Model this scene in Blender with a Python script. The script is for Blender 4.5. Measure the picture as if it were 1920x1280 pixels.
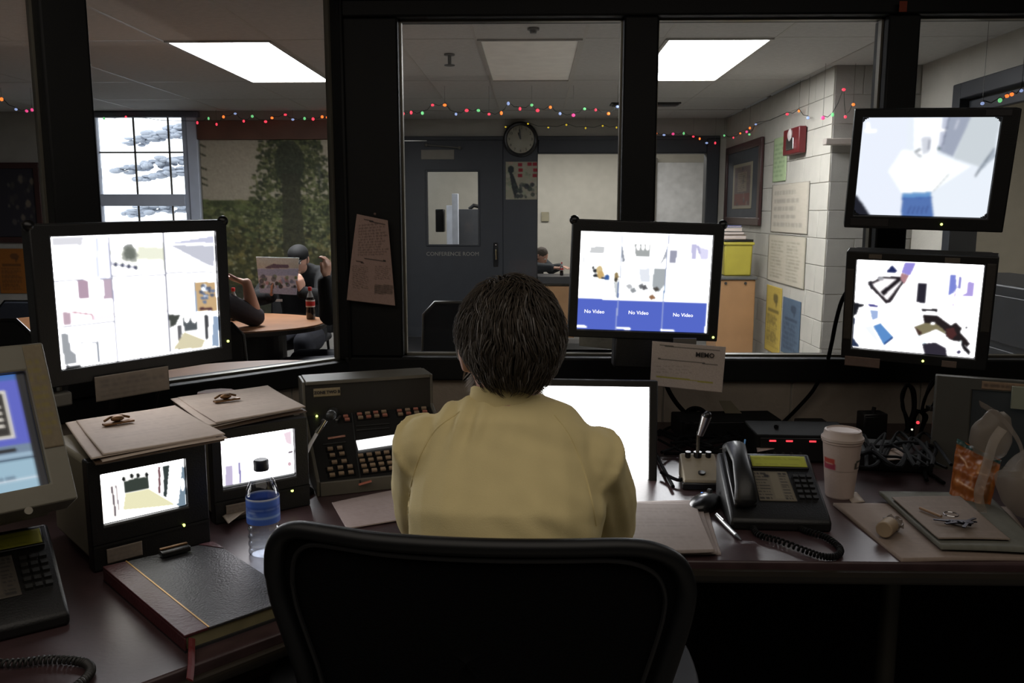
import bpy, bmesh, math, random
import numpy as np
from mathutils import Vector, Matrix, Euler, noise as mnoise
random.seed(7); RNG = np.random.default_rng(7)
for o in list(bpy.data.objects): bpy.data.objects.remove(o, do_unlink=True)
COL = bpy.context.scene.collection
SC = bpy.context.scene
# ------------------------------------------------------------ camera
CAM = np.array([0, 0, 1.40]); FPX = 1600.0
_p = math.atan(.15); _psi = math.atan(.025*math.cos(_p))
RT = np.array([math.cos(_psi), math.sin(_psi), 0])
FW = np.array([-math.sin(_psi)*math.cos(_p), math.cos(_psi)*math.cos(_p), -math.sin(_p)])
UP = np.cross(RT, FW)
cd = bpy.data.cameras.new('camera'); cam = bpy.data.objects.new('camera', cd); COL.objects.link(cam)
cd.sensor_width = 36; cd.lens = FPX/1920*36; cd.clip_start = .02; cd.clip_end = 200
M = Matrix(((RT[0], UP[0], -FW[0], CAM[0]), (RT[1], UP[1], -FW[1], CAM[1]), (RT[2], UP[2], -FW[2], CAM[2]), (0, 0, 0, 1)))
cam.matrix_world = M
SC.camera = cam
# ------------------------------------------------------------ light and exposure
w = bpy.data.worlds.new('world'); SC.world = w; w.use_nodes = True
w.node_tree.nodes['Background'].inputs[0].default_value = (.86, .93, 1, 1)
w.node_tree.nodes['Background'].inputs[1].default_value = 2.2
SC.view_settings.view_transform = 'Standard'; SC.view_settings.look = 'None'
SC.view_settings.exposure = 0; SC.view_settings.gamma = 1; SC.view_settings.use_curve_mapping = False
LOBBY_PANEL = 25.0      # radiance of the lobby ceiling panels
def area(name, loc, sx, sy, power, col, rot=(0, 0, 0)):
    l = bpy.data.lights.new(name, 'AREA'); l.shape = 'RECTANGLE'; l.size = sx; l.size_y = sy; l.energy = power; l.color = col
    o = bpy.data.objects.new(name, l); COL.objects.link(o); o.location = loc; o.rotation_euler = rot; return o
area('dimmed_room_light', (-.2, .1, 2.40), 4.4, 2.4, 25.0, (1, .90, .79))
area('back_office_light', (.6, 10.9, 2.40), 2.4, .6, 46, (1, .98, .94))
area('side_corridor_light', (3.9, 4.6, 2.40), .6, 1.6, 22, (1, .93, .82))
# ------------------------------------------------------------ pixel helpers (used only to find places)
def ray(px, py): return FW*FPX + RT*(px-960) + UP*(640-py)
def at(px, py, Y): d = ray(px, py); return Vector(CAM + d*(Y/d[1]))
def atx(px, py, X): d = ray(px, py); return Vector(CAM + d*(X/d[0]))
def atz(px, py, z): d = ray(px, py); return Vector(CAM + d*((z-CAM[2])/d[2]))
def onp(px, py, p0, n):
    d = ray(px, py); n = np.array(n); return Vector(CAM + d*(((np.array(p0)-CAM) @ n)/(d @ n)))
# ------------------------------------------------------------ materials
def s2l(c): return tuple((v/12.92 if v <= .04045 else ((v+.055)/1.055)**2.4) for v in c)
def C8(r, g, b): return s2l((r/255, g/255, b/255))
MATS = {}
def mat(name, col=(128, 128, 128), rough=.6, metal=0, var=.12, vscale=9, bump=.0, bscale=60, emit=0, spec=.5, coat=0, attr=False, aemit=False, alpha=None):
    if name in MATS: return MATS[name]
    m = bpy.data.materials.new(name); m.use_nodes = True; nt = m.node_tree; N = nt.nodes; L = nt.links
    b = N['Principled BSDF']; c = C8(*col)
    b.inputs['Roughness'].default_value = rough; b.inputs['Metallic'].default_value = metal
    b.inputs['Specular IOR Level'].default_value = spec; b.inputs['Coat Weight'].default_value = coat
    tc = N.new('ShaderNodeTexCoord')
    if attr:
        a = N.new('ShaderNodeAttribute'); a.attribute_name = 'Col'
        if aemit:
            L.new(a.outputs['Color'], b.inputs['Emission Color']); b.inputs['Emission Strength'].default_value = 1
            b.inputs['Base Color'].default_value = (.01, .01, .01, 1)
        else: L.new(a.outputs['Color'], b.inputs['Base Color'])
    else:
        b.inputs['Base Color'].default_value = (*c, 1)
        if var:
            n = N.new('ShaderNodeTexNoise'); n.inputs['Scale'].default_value = vscale; n.inputs['Detail'].default_value = 5
            L.new(tc.outputs['Object'], n.inputs['Vector'])
            r = N.new('ShaderNodeValToRGB'); r.color_ramp.elements[0].position = .3; r.color_ramp.elements[1].position = .7
            r.color_ramp.elements[0].color = (*[v*(1-var) for v in c], 1); r.color_ramp.elements[1].color = (*[min(1, v*(1+var)) for v in c], 1)
            L.new(n.outputs['Fac'], r.inputs['Fac']); L.new(r.outputs['Color'], b.inputs['Base Color'])
    if bump:
        n2 = N.new('ShaderNodeTexNoise'); n2.inputs['Scale'].default_value = bscale; n2.inputs['Detail'].default_value = 4
        L.new(tc.outputs['Object'], n2.inputs['Vector'])
        bp = N.new('ShaderNodeBump'); bp.inputs['Strength'].default_value = bump; bp.inputs['Distance'].default_value = .004
        L.new(n2.outputs['Fac'], bp.inputs['Height']); L.new(bp.outputs['Normal'], b.inputs['Normal'])
    if emit:
        b.inputs['Emission Color'].default_value = (*c, 1); b.inputs['Emission Strength'].default_value = emit
    MATS[name] = m; return m
def glass_mat(name, tint=(1, 1, 1), k=.9):
    m = bpy.data.materials.new(name); m.use_nodes = True; nt = m.node_tree; N = nt.nodes; L = nt.links; N.clear()
    o = N.new('ShaderNodeOutputMaterial'); mx = N.new('ShaderNodeMixShader'); t = N.new('ShaderNodeBsdfTransparent'); g = N.new('ShaderNodeBsdfGlossy')
    lw = N.new('ShaderNodeFresnel'); lw.inputs['IOR'].default_value = 1.25
    t.inputs['Color'].default_value = (*tint, 1); g.inputs['Roughness'].default_value = .02
    L.new(lw.outputs['Fac'], mx.inputs[0]); L.new(t.outputs[0], mx.inputs[1]); L.new(g.outputs[0], mx.inputs[2]); L.new(mx.outputs[0], o.inputs[0])
    return m
def film_mat(name, tint, base=.03, k=.55):
    m = bpy.data.materials.new(name); m.use_nodes = True; nt = m.node_tree; N = nt.nodes; L = nt.links; N.clear()
    o = N.new('ShaderNodeOutputMaterial'); mx = N.new('ShaderNodeMixShader'); t = N.new('ShaderNodeBsdfTransparent'); g = N.new('ShaderNodeBsdfGlossy')
    lw = N.new('ShaderNodeLayerWeight'); p = N.new('ShaderNodeMath'); p.operation = 'POWER'; p.inputs[1].default_value = 3
    q = N.new('ShaderNodeMath'); q.operation = 'MULTIPLY_ADD'; q.inputs[1].default_value = k; q.inputs[2].default_value = base
    t.inputs['Color'].default_value = (*tint, 1); g.inputs['Roughness'].default_value = .06
    L.new(lw.outputs['Facing'], p.inputs[0]); L.new(p.outputs[0], q.inputs[0]); L.new(q.outputs[0], mx.inputs[0]); L.new(t.outputs[0], mx.inputs[1]); L.new(g.outputs[0], mx.inputs[2]); L.new(mx.outputs[0], o.inputs[0])
    return m
def clear_mat(name, col, rough, ior, ):
    m = bpy.data.materials.new(name); m.use_nodes = True; b = m.node_tree.nodes['Principled BSDF']
    b.inputs['Base Color'].default_value = (*col, 1); b.inputs['Transmission Weight'].default_value = 1; b.inputs['Roughness'].default_value = rough; b.inputs['IOR'].default_value = ior
    return m
BLACK = mat('black_plastic', (14, 14, 14), .45, var=.15, bump=.15, bscale=300)
SATIN = mat('black_satin', (20, 20, 20), .3, var=.1)
FRAME = mat('dark_window_frame', (16, 17, 17), .55, var=.15, spec=.3, bump=.1, bscale=40)
DKGREY = mat('dark_grey_plastic', (44, 44, 42), .5, var=.1, bump=.1, bscale=300)
GREYP = mat('grey_plastic', (98, 95, 88), .55, var=.08, bump=.1, bscale=300)
BEIGEP = mat('beige_plastic', (128, 122, 108), .5, var=.08, bump=.1, bscale=250)
DKBEIGE = mat('dark_beige_plastic', (112, 108, 94), .5, var=.1, bump=.1, bscale=250)
SILVER = mat('brushed_silver', (170, 170, 168), .3, 1, var=.1)
CHROME = mat('chrome', (200, 200, 200), .15, 1, var=.05)
GLASS = glass_mat('window_glass')
PRINT = mat('printed_sheet', rough=.75, attr=True)
GLOSSPRINT = mat('glossy_print', rough=.35, attr=True)
SCREEN = mat('lit_screen', rough=.3, attr=True, aemit=True)
DESKM = mat('desk_laminate', (62, 46, 47), .34, var=.25, vscale=14, bump=.05, bscale=120)
DESKE = mat('desk_edge', (40, 34, 26), .5, var=.2)
WALLP = mat('painted_block_beige', (150, 138, 124), .75, var=.06, bump=.5, bscale=70)
LWALL = mat('painted_block_cream', (178, 174, 163), .75, var=.05, bump=.4, bscale=60)
GWALL = mat('painted_block_grey', (150, 147, 141), .8, var=.06, bump=.4, bscale=60)
MORTAR = mat('mortar', (164, 159, 149), .9, var=.1)
PLASTER = mat('cream_plaster', (158, 155, 148), .85, var=.05, bump=.1, bscale=40)
DARKWALL = mat('dark_painted_wall', (34, 30, 29), .8, var=.15, bump=.2, bscale=40)
DOORM = mat('blue_grey_steel', (37, 40, 45), .5, var=.08, bump=.05, bscale=30)
WOOD = mat('table_wood', (160, 112, 76), .4, var=.18, vscale=6, bump=.05)
TANWOOD = mat('tan_cabinet', (156, 118, 80), .5, var=.1, vscale=5)
TILE = mat('ceiling_tile', (176, 174, 169), .9, var=.06, vscale=30, bump=.4, bscale=120)
GRIDM = mat('ceiling_grid_metal', (162, 158, 150), .5, var=.05)
PAPER = mat('white_paper', (196, 182, 172), .8, var=.05, vscale=20)
RED = mat('red_plastic', (170, 30, 30), .4)
YEL = mat('yellow_sticky', (196, 196, 40), .7, var=.06)
BRASS = mat('dull_brass', (120, 90, 60), .4, .8)
FLOORM = mat('floor_vinyl', (150, 148, 144), .5, var=.2)
BLUEM = mat('blue_print', (30, 60, 170), .5)
# ------------------------------------------------------------ mesh builder
class MB:
    def __init__(s): s.v = []; s.f = []
    def add(s, vs, fs, m=None):
        b = len(s.v)
        for p in vs:
            p = Vector(p); s.v.append(tuple(m @ p) if m is not None else tuple(p))
        for f in fs: s.f.append(tuple(b+i for i in f))
        return s
    def box(s, c, d, m=None, taper=1.0, rz=0):
        x, y, z = d[0]/2, d[1]/2, d[2]/2
        vs = [(sx*x*(taper if sz > 0 else 1), sy*y*(taper if sz > 0 else 1), sz*z) for sz in (-1, 1) for sy in (-1, 1) for sx in (-1, 1)]
        R = Matrix.Rotation(rz, 4, 'Z'); T = Matrix.Translation(c) @ R
        if m is not None: T = m @ T
        return s.add(vs, [(0, 2, 3, 1), (4, 5, 7, 6), (0, 1, 5, 4), (2, 6, 7, 3), (0, 4, 6, 2), (1, 3, 7, 5)], T)
    def box2(s, a, b, m=None):
        a = Vector(a); b = Vector(b); return s.box((a+b)/2, [abs(v) for v in (b-a)], m)
    def tube(s, pts, r, n=8, closed=False, m=None, cap=True):
        pts = [Vector(p) for p in pts]; k = len(pts); rs = r if isinstance(r, (list, tuple)) else [r]*k
        vs = []; prev = None
        for i, p in enumerate(pts):
            a = pts[i-1] if (i > 0 or closed) else pts[i]; b = pts[(i+1) % k] if (i < k-1 or closed) else pts[i]
            t = (b-a)
            if t.length < 1e-9: t = Vector((0, 0, 1))
            t.normalize()
            if prev is None:
                u = t.orthogonal().normalized()
            else:
                u = prev - t*prev.dot(t)
                u = u.normalized() if u.length > 1e-6 else t.orthogonal().normalized()
            prev = u; w2 = t.cross(u); q = rs[i]
            qa, qb = q if isinstance(q, (list, tuple)) else (q, q)
            for j in range(n):
                an = 2*math.pi*j/n; vs.append(p+u*math.cos(an)*qa+w2*math.sin(an)*qb)
        fs = []
        for i in range(k-1 if not closed else k):
            for j in range(n):
                a0 = i*n; b0 = ((i+1) % k)*n; fs.append((a0+j, a0+(j+1) % n, b0+(j+1) % n, b0+j))
        if cap and not closed: fs.append(tuple(range(n-1, -1, -1))); fs.append(tuple((k-1)*n+j for j in range(n)))
        return s.add(vs, fs, m)
    def cyl(s, p0, p1, r, r1=None, n=16, m=None): return s.tube([p0, p1], [r, r if r1 is None else r1], n, m=m)
    def lathe(s, prof, c=(0, 0, 0), n=24, m=None):
        vs = []; fs = []
        for r, z in prof:
            for j in range(n):
                a = 2*math.pi*j/n; vs.append((c[0]+r*math.cos(a), c[1]+r*math.sin(a), c[2]+z))
        for i in range(len(prof)-1):
            for j in range(n): fs.append((i*n+j, i*n+(j+1) % n, (i+1)*n+(j+1) % n, (i+1)*n+j))
        fs.append(tuple(range(n-1, -1, -1))); fs.append(tuple((len(prof)-1)*n+j for j in range(n)))
        return s.add(vs, fs, m)
    def sph(s, c, r, n=12, k=8, m=None):
        r = r if isinstance(r, (list, tuple)) else (r, r, r); vs = []; fs = []
        for i in range(1, k):
            ph = math.pi*i/k
            for j in range(n): a = 2*math.pi*j/n; vs.append((c[0]+r[0]*math.sin(ph)*math.cos(a), c[1]+r[1]*math.sin(ph)*math.sin(a), c[2]-r[2]*math.cos(ph)))
        for i in range(k-2):
            for j in range(n): fs.append((i*n+j, i*n+(j+1) % n, (i+1)*n+(j+1) % n, (i+1)*n+j))
        b = len(vs); vs.append((c[0], c[1], c[2]-r[2])); vs.append((c[0], c[1], c[2]+r[2]))
        for j in range(n): fs.append((b, (j+1) % n, j)); fs.append((b+1, (k-2)*n+j, (k-2)*n+(j+1) % n))
        return s.add(vs, fs, m)
    def prism(s, poly, a, b, ax='z', m=None):
        n = len(poly)
        def P(p, h): return (p[0], p[1], h) if ax == 'z' else ((h, p[0], p[1]) if ax == 'x' else (p[0], h, p[1]))
        vs = [P(p, a) for p in poly]+[P(p, b) for p in poly]
        fs = [tuple(range(n-1, -1, -1)), tuple(range(n, 2*n))]+[(i, (i+1) % n, n+(i+1) % n, n+i) for i in range(n)]
        return s.add(vs, fs, m)
    def mesh(s, name):
        me = bpy.data.meshes.new(name); me.from_pydata(s.v, [], s.f); me.update()
        bm = bmesh.new(); bm.from_mesh(me); bmesh.ops.recalc_face_normals(bm, faces=bm.faces); bm.to_mesh(me); bm.free(); return me
    def build(s, name, m, parent=None, bevel=0, smooth=False, label=None, seg=2):
        me = s.mesh(name); me.materials.append(m); o = bpy.data.objects.new(name, me); COL.objects.link(o)
        if parent is not None: o.parent = parent
        if bevel:
            bv = o.modifiers.new('bevel', 'BEVEL'); bv.width = bevel; bv.segments = seg; bv.limit_method = 'ANGLE'; bv.angle_limit = .7
        if smooth or bevel:
            me.polygons.foreach_set('use_smooth', [True]*len(me.polygons))
            try: me.set_sharp_from_angle(angle=math.radians(40))
            except Exception: pass
        if label: o['label'] = label
        return o
def tag(o, label, cat, group=None, kind=None):
    o['label'] = label; o['category'] = cat
    if group: o['group'] = group
    if kind: o['kind'] = kind
    return o
def thing(name, label, cat, loc=(0, 0, 0), rot=(0, 0, 0), group=None):
    o = bpy.data.objects.new(name, None); COL.objects.link(o); o.empty_display_size = .05
    o.location = loc; o.rotation_euler = tuple(math.radians(v) for v in rot)
    if label: tag(o, label, cat, group)
    return o
def struct(o): o['kind'] = 'structure'; return o
def sempty(name, loc=(0, 0, 0), rz=0):
    o = bpy.data.objects.new(name, None); COL.objects.link(o); o.location = loc; o.rotation_euler = (0, 0, rz); o['kind'] = 'structure'; return o
def copy_tree(o, loc=None, rz=None, label=None, group=None):
    c = o.copy(); COL.objects.link(c)
    if loc is not None: c.location = loc
    if rz is not None: c.rotation_euler = (0, 0, rz)
    if label: c['label'] = label
    if group: c['group'] = group
    for ch in list(o.children):
        d = ch.copy(); COL.objects.link(d); d.parent = c
        for g in list(ch.children):
            e = g.copy(); COL.objects.link(e); e.parent = d
    return c
def linkmesh(name, me, parent, loc=(0, 0, 0), rot=None):
    o = bpy.data.objects.new(name, me); COL.objects.link(o); o.parent = parent; o.location = loc
    if rot is not None: o.rotation_euler = rot
    return o
def wmat(o):   # world matrix of an un-updated object chain
    m = Matrix.LocRotScale(o.location, o.rotation_euler, o.scale)
    return wmat(o.parent) @ m if o.parent else m
def text(body, size, m, parent, origin, xdir, zdir, name='lettering', extr=.0004, align='CENTER', bold=0):
    cu = bpy.data.curves.new('txt', 'FONT'); cu.body = body; cu.size = size; cu.extrude = extr; cu.align_x = align; cu.align_y = 'CENTER'; cu.resolution_u = 2; cu.offset = bold
    t = bpy.data.objects.new('txt', cu); COL.objects.link(t)
    bpy.context.view_layer.update()
    me = bpy.data.meshes.new_from_object(t.evaluated_get(bpy.context.evaluated_depsgraph_get()))
    bpy.data.objects.remove(t); me.materials.clear(); me.materials.append(m)
    x = Vector(xdir).normalized(); z = Vector(zdir).normalized(); n = x.cross(z)
    R = Matrix((x, z, n)).transposed().to_4x4(); me.transform(Matrix.Translation(origin) @ R)
    o = bpy.data.objects.new(name, me); COL.objects.link(o)
    if parent is not None: o.parent = parent
    return o
# ------------------------------------------------------------ flat pictures, drawn on a fine grid
def homography(quad):
    src = [(0, 0), (1, 0), (1, 1), (0, 1)]; A = []; B = []
    for (u, v), (x, y) in zip(src, quad):
        A.append([u, v, 1, 0, 0, 0, -x*u, -x*v]); B.append(x); A.append([0, 0, 0, u, v, 1, -y*u, -y*v]); B.append(y)
    return np.append(np.linalg.solve(np.array(A, float), np.array(B, float)), 1).reshape(3, 3)
class Cv:
    def __init__(s, nx, ny, bg=(255, 255, 255), quad=None):
        s.nx, s.ny = nx, ny; u, v = np.meshgrid(np.linspace(0, 1, nx+1), np.linspace(0, 1, ny+1))
        if quad is None: s.X, s.Y = u, v
        else:
            H = homography(quad); d = H[2, 0]*u+H[2, 1]*v+1; s.X = (H[0, 0]*u+H[0, 1]*v+H[0, 2])/d; s.Y = (H[1, 0]*u+H[1, 1]*v+H[1, 2])/d
        s.C = np.ones((ny+1, nx+1, 3))*np.array(bg)/255.
    def put(s, m, c, a=1.): s.C[m] = s.C[m]*(1-a)+np.array(c)/255.*a; return s
    def rect(s, x0, y0, x1, y1, c, a=1.): return s.put((s.X >= x0) & (s.X <= x1) & (s.Y >= y0) & (s.Y <= y1), c, a)
    def ell(s, x, y, rx, ry, c, a=1.): return s.put(((s.X-x)/rx)**2+((s.Y-y)/ry)**2 <= 1, c, a)
    def line(s, x0, y0, x1, y1, w, c, a=1.):
        dx, dy = x1-x0, y1-y0; L2 = dx*dx+dy*dy; t = np.clip(((s.X-x0)*dx+(s.Y-y0)*dy)/L2, 0, 1)
        return s.put((s.X-x0-t*dx)**2+(s.Y-y0-t*dy)**2 <= w*w/4, c, a)
    def poly(s, P, c, a=1.):
        ins = np.zeros(s.X.shape, bool); n = len(P)
        for i in range(n):
            x0, y0 = P[i]; x1, y1 = P[(i+1) % n]
            if y0 == y1: continue
            ins ^= ((s.Y > min(y0, y1)) & (s.Y <= max(y0, y1)) & (s.X < (s.Y-y0)*(x1-x0)/(y1-y0)+x0))
        return s.put(ins, c, a)
    def noise(s, amp, k=1, mono=True):
        h, w2 = s.C.shape[:2]; n = RNG.normal(0, amp/255., (h//k+2, w2//k+2, 1 if mono else 3)); n = np.repeat(np.repeat(n, k, 0), k, 1)[:h, :w2]
        s.C = np.clip(s.C+n, 0, 1); return s
    def dab(s, n, x0, y0, x1, y1, cols, r0, r1, asp=1.):
        for _ in range(n):
            x = random.uniform(x0, x1); y = random.uniform(y0, y1); r = random.uniform(r0, r1); s.ell(x, y, r*asp, r, random.choice(cols), random.uniform(.4, .9))
        return s
    def lines(s, x0, y0, x1, y1, n, c, w, a=.6):
        for i in range(n):
            y = y0+(y1-y0)*(i+.5)/n; xe = x0+(x1-x0)*random.uniform(.7, 1); x = x0
            while x < xe:
                xx = min(x+random.uniform(.04, .16)*(x1-x0), xe); s.rect(x, y-w/2, xx, y+w/2, c, a); x = xx+.03*(x1-x0)
        return s
    def blur(s, k=1):
        for _ in range(k):
            P = np.pad(s.C, ((1, 1), (1, 1), (0, 0)), 'edge'); s.C = (P[1:-1, 1:-1]*2+P[:-2, 1:-1]+P[2:, 1:-1]+P[1:-1, :-2]+P[1:-1, 2:])/6
        return s
def lin(C): return np.where(C <= .04045, C/12.92, ((C+.055)/1.055)**2.4)
def flat(name, cv, corners, m, parent=None, thick=.001, shape=None, screen=0, label=None, mask=None):
    """A sheet through four corners (TL, TR, BR, BL) carrying the picture cv; shape(u, v) pushes it along its normal."""
    TL, TR, BR, BL = [np.array(c, float) for c in corners]; nx, ny = cv.nx, cv.ny
    u, v = np.meshgrid(np.linspace(0, 1, nx+1), np.linspace(0, 1, ny+1)); U = u[..., None]; V = v[..., None]
    P = (TL*(1-U)+TR*U)*(1-V)+(BL*(1-U)+BR*U)*V
    nrm = np.cross(TR-TL, BL-TL); nrm = -nrm/np.linalg.norm(nrm)     # towards the viewer of the picture
    nrm = -nrm if False else nrm
    if shape is not None: P = P+nrm*shape(u, v)[..., None]
    front = P.reshape(-1, 3); K = len(front); idx = np.arange(K).reshape(ny+1, nx+1)
    F = np.stack([idx[:-1, :-1], idx[1:, :-1], idx[1:, 1:], idx[:-1, 1:]], -1).reshape(-1, 4)
    if mask is not None:
        uc = (u[:-1, :-1]+u[1:, 1:])/2; vc = (v[:-1, :-1]+v[1:, 1:])/2; F = F[mask(uc, vc).reshape(-1)]
    verts = front; faces = [F]
    if thick and mask is None:
        rim = np.concatenate([idx[0, :], idx[1:, -1], idx[-1, -2::-1], idx[-2:0:-1, 0]]); back = front[rim]-nrm*thick
        verts = np.concatenate([front, back]); n = len(rim); b = K+np.arange(n)
        faces.append(np.stack([rim, np.roll(rim, -1), np.roll(b, -1), b], -1))
    F = np.concatenate(faces); me = bpy.data.meshes.new(name)
    me.vertices.add(len(verts)); me.vertices.foreach_set('co', verts.astype(np.float32).ravel())
    me.loops.add(len(F)*4); me.loops.foreach_set('vertex_index', F.astype(np.int32).ravel())
    me.polygons.add(len(F)); me.polygons.foreach_set('loop_start', np.arange(0, len(F)*4, 4, dtype=np.int32))
    try: me.polygons.foreach_set('loop_total', np.full(len(F), 4, dtype=np.int32))
    except Exception: pass
    me.update(calc_edges=True); me.validate()
    L = lin(np.clip(cv.C, 0, 1))
    if screen: lum = L.mean(-1, keepdims=True); L = L*(1+(screen-1)*lum**10)
    c = L.reshape(-1, 3)
    if len(verts) > K: c = np.concatenate([c, c[rim]])
    a = me.color_attributes.new('Col', 'FLOAT_COLOR', 'POINT'); a.data.foreach_set('color', np.concatenate([c, np.ones((len(c), 1))], 1).astype(np.float32).ravel())
    me.materials.append(m); me.polygons.foreach_set('use_smooth', [True]*len(me.polygons))
    o = bpy.data.objects.new(name, me); COL.objects.link(o)
    if parent is not None: o.parent = parent
    if label: o['label'] = label
    return o
def roundmask(rx, ry):
    def f(u, v):
        dx = np.maximum(np.abs(u-.5)-(.5-rx), 0)/rx; dy = np.maximum(np.abs(v-.5)-(.5-ry), 0)/ry
        return dx*dx+dy*dy <= 1
    return f
def curl(a, b=0, ph=0): return lambda u, v: a*(np.sin(3.1*u+ph)*.6+np.sin(4.7*v+1+ph)*.4+b*u*v)
# ============================================================ SETTING
H = 2.44; FY = 2.65; DG = FY+.588      # ceiling height, plane of the front windows, y-x of the angled window wall
def cx(px, Y): return at(px, 640, Y).x
# floor and the shell of both rooms
struct(MB().box2((-7.2, -2.6, -.1), (6, 13, 0)).build('floor', FLOORM))
struct(MB().box2((-7.2, -2.6, H+.03), (6, 9.04, H+.2)).build('ceiling', PLASTER)); struct(MB().box2((-1.62, 9.04, H+.03), (6, 12.4, H+.2)).build('ceiling_back', PLASTER))
struct(MB().box2((-3.0, -2.6, 0), (3.4, -2.5, H+.03)).build('wall_rear', DARKWALL))
struct(MB().box2((-3.0, -2.5, 0), (-2.9, .0, H+.03)).build('wall_left', DARKWALL))
struct(MB().box2((2.9, -2.5, 0), (3.0, FY-.05, H+.03)).build('wall_right', DARKWALL))
struct(MB().box2((-2.9, -2.5, H-.03), (2.9, FY-.1, H+.01)).build('ceiling_control_room', DARKWALL))
struct(MB().box2((-7.2, -.1, 0), (-7.1, 9.05, H+.03)).build('wall_lobby_left', PLASTER))
struct(MB().box2((-7.1, -.1, 0), (-3.0, 0, H+.03)).build('wall_lobby_near', PLASTER))
# --- block walls: every block its own piece
def block_wall(name, p0, xdir, length, height, bw, bh, m, nrm, skip=None, thick=.0045, core=.1, off=0, z0=0):
    e = sempty(name, p0, math.atan2(xdir[1], xdir[0]))
    MB().box2((0, .001, 0), (length, core, height)).build('mortar_bed', MORTAR, e)
    meshes = {}
    rows = int(math.ceil(height/bh))
    for r in range(rows):
        x = -bw/2 if r % 2 else 0.
        while x < length-.001:
            a = max(x, 0); b = min(x+bw, length); zt = min((r+1)*bh, height)
            if b-a > .03 and zt-r*bh > .03:
                k = (round(b-a, 3), round(zt-r*bh, 3))
                if k not in meshes:
                    q = MB().box2((.0022, -thick, .0022), (k[0]-.0022, 0, k[1]-.0022)); o = q.build('block', m, e, bevel=.003, seg=1); meshes[k] = o.data
                    o.location = (a, 0, r*bh)
                else:
                    o = linkmesh('block', meshes[k], e, (a, 0, r*bh)); bv = o.modifiers.new('bevel', 'BEVEL'); bv.width = .003; bv.segments = 1
            x += bw
    return e
# low wall under the windows (front and angled part)
WZ = .882
block_wall('wall_front', (-.588, FY, 0), (1, 0), 3.6, WZ, .40, .2205, WALLP, None)
L2 = 3.6; s2 = math.sqrt(.5)
block_wall('wall_front_left', (-.588-L2*s2, FY-L2*s2, 0), (1, 1), L2, WZ, .40, .2205, WALLP, None)
# window walls. Local frame: x along the wall, y away from the desk, z up
def window_wall(idx, origin, rz, posts, panes, ztop, zs, zend=H, length=0, x0=0, pd=.09):
    e = sempty('window_%d' % idx, origin, rz)
    MB().box2((x0, -.03, WZ), (length, .10, zs)).build('sill', FRAME, e, bevel=.006)
    MB().box2((x0, -.0, ztop+.03), (length, .10, zend-.03)).build('header', FRAME, e, bevel=.004)
    MB().box2((x0, -.025, ztop), (length, .09, ztop+.05)).build('top_rail', FRAME, e, bevel=.006)
    for a, b in posts: MB().box2((a, -.02 if pd > .05 else -.035, zs), (b, pd, ztop)).build('post', FRAME, e, bevel=.006)
    for a, b in panes:
        g = MB().box2((a-.005, .03, zs-.005), (b+.005, .036, ztop+.005)).build('glass_pane', GLASS, e)
        for nm, p, q in (('glazing_bead', (a, .02, zs), (a+.006, .045, ztop)), ('glazing_bead', (b-.006, .02, zs), (b, .045, ztop)),
                         ('glazing_bead', (a, .02, zs), (b, .045, zs+.006)), ('glazing_bead', (a, .02, ztop-.006), (b, .045, ztop))):
            MB().box2(p, q).build(nm, BEADM, e)
    return e
BEADM = mat('aluminium_bead', (120, 116, 104), .35, .6, var=.1)
ZS, ZT = .955, 1.975
X = lambda px: cx(px, FY)
pv = [(at(753, 400, FY).x, at(1163, 400, FY).x), (at(1226, 400, FY).x, at(1640, 400, FY).x), (at(1698, 400, FY).x, 2.9)]
ps = [(-.588, pv[0][0]), (pv[0][1], pv[1][0]), (pv[1][1], pv[2][0])]
window_wall(1, (0, FY, 0), 0, ps, pv, ZT, ZS, length=2.95, x0=-.588)
# angled wall: distance t measured back from the corner
def tang(px): # x/y of the pixel column at eye height
    p = at(px, 400, 1); r = p.x; return (-.588-r*FY)/(1-r)*1.0
def tt(px):
    r = at(px, 450, 1).x; return (r*FY+.588)/(r-1)*1.0
def tloc(px):
    r = at(px, 300, 1).x; t = (-.588-r*FY)/(1-r); return L2-t*math.sqrt(2)
a1, b1 = tloc(175), tloc(633); c1 = tloc(87)
print('angled', a1, b1, c1, L2)
e2 = window_wall(2, (-.588-L2*s2, FY-L2*s2, 0), math.pi/4, [(b1, L2+.0), (c1, a1), (0, .1), (c1-1.25, c1-1.15)], [(a1, b1), (c1-1.15, c1), (.1, c1-1.25)], 2.06, ZS-.014, length=L2, pd=.037)
# small orange tab and rust coloured trim at the top of the window frame
struct(MB().box2((at(1660, 4, FY).x, FY-.04, 2.045), (2.9, FY-.026, 2.075)).build('trim_1', mat('rust_trim', (120, 60, 50), .6)))
p = at(1692, 13, FY-.04)
tag(MB().box((p.x, FY-.045, p.z), (.022, .004, .03)).build('paper_tab', mat('orange_tab', (150, 66, 44), .7), bevel=.001), 'tiny orange tab stuck on the dark frame above the top right screen', 'tab')
# ---------------- lobby far walls
YL, YR = 8.9, 9.7
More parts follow.
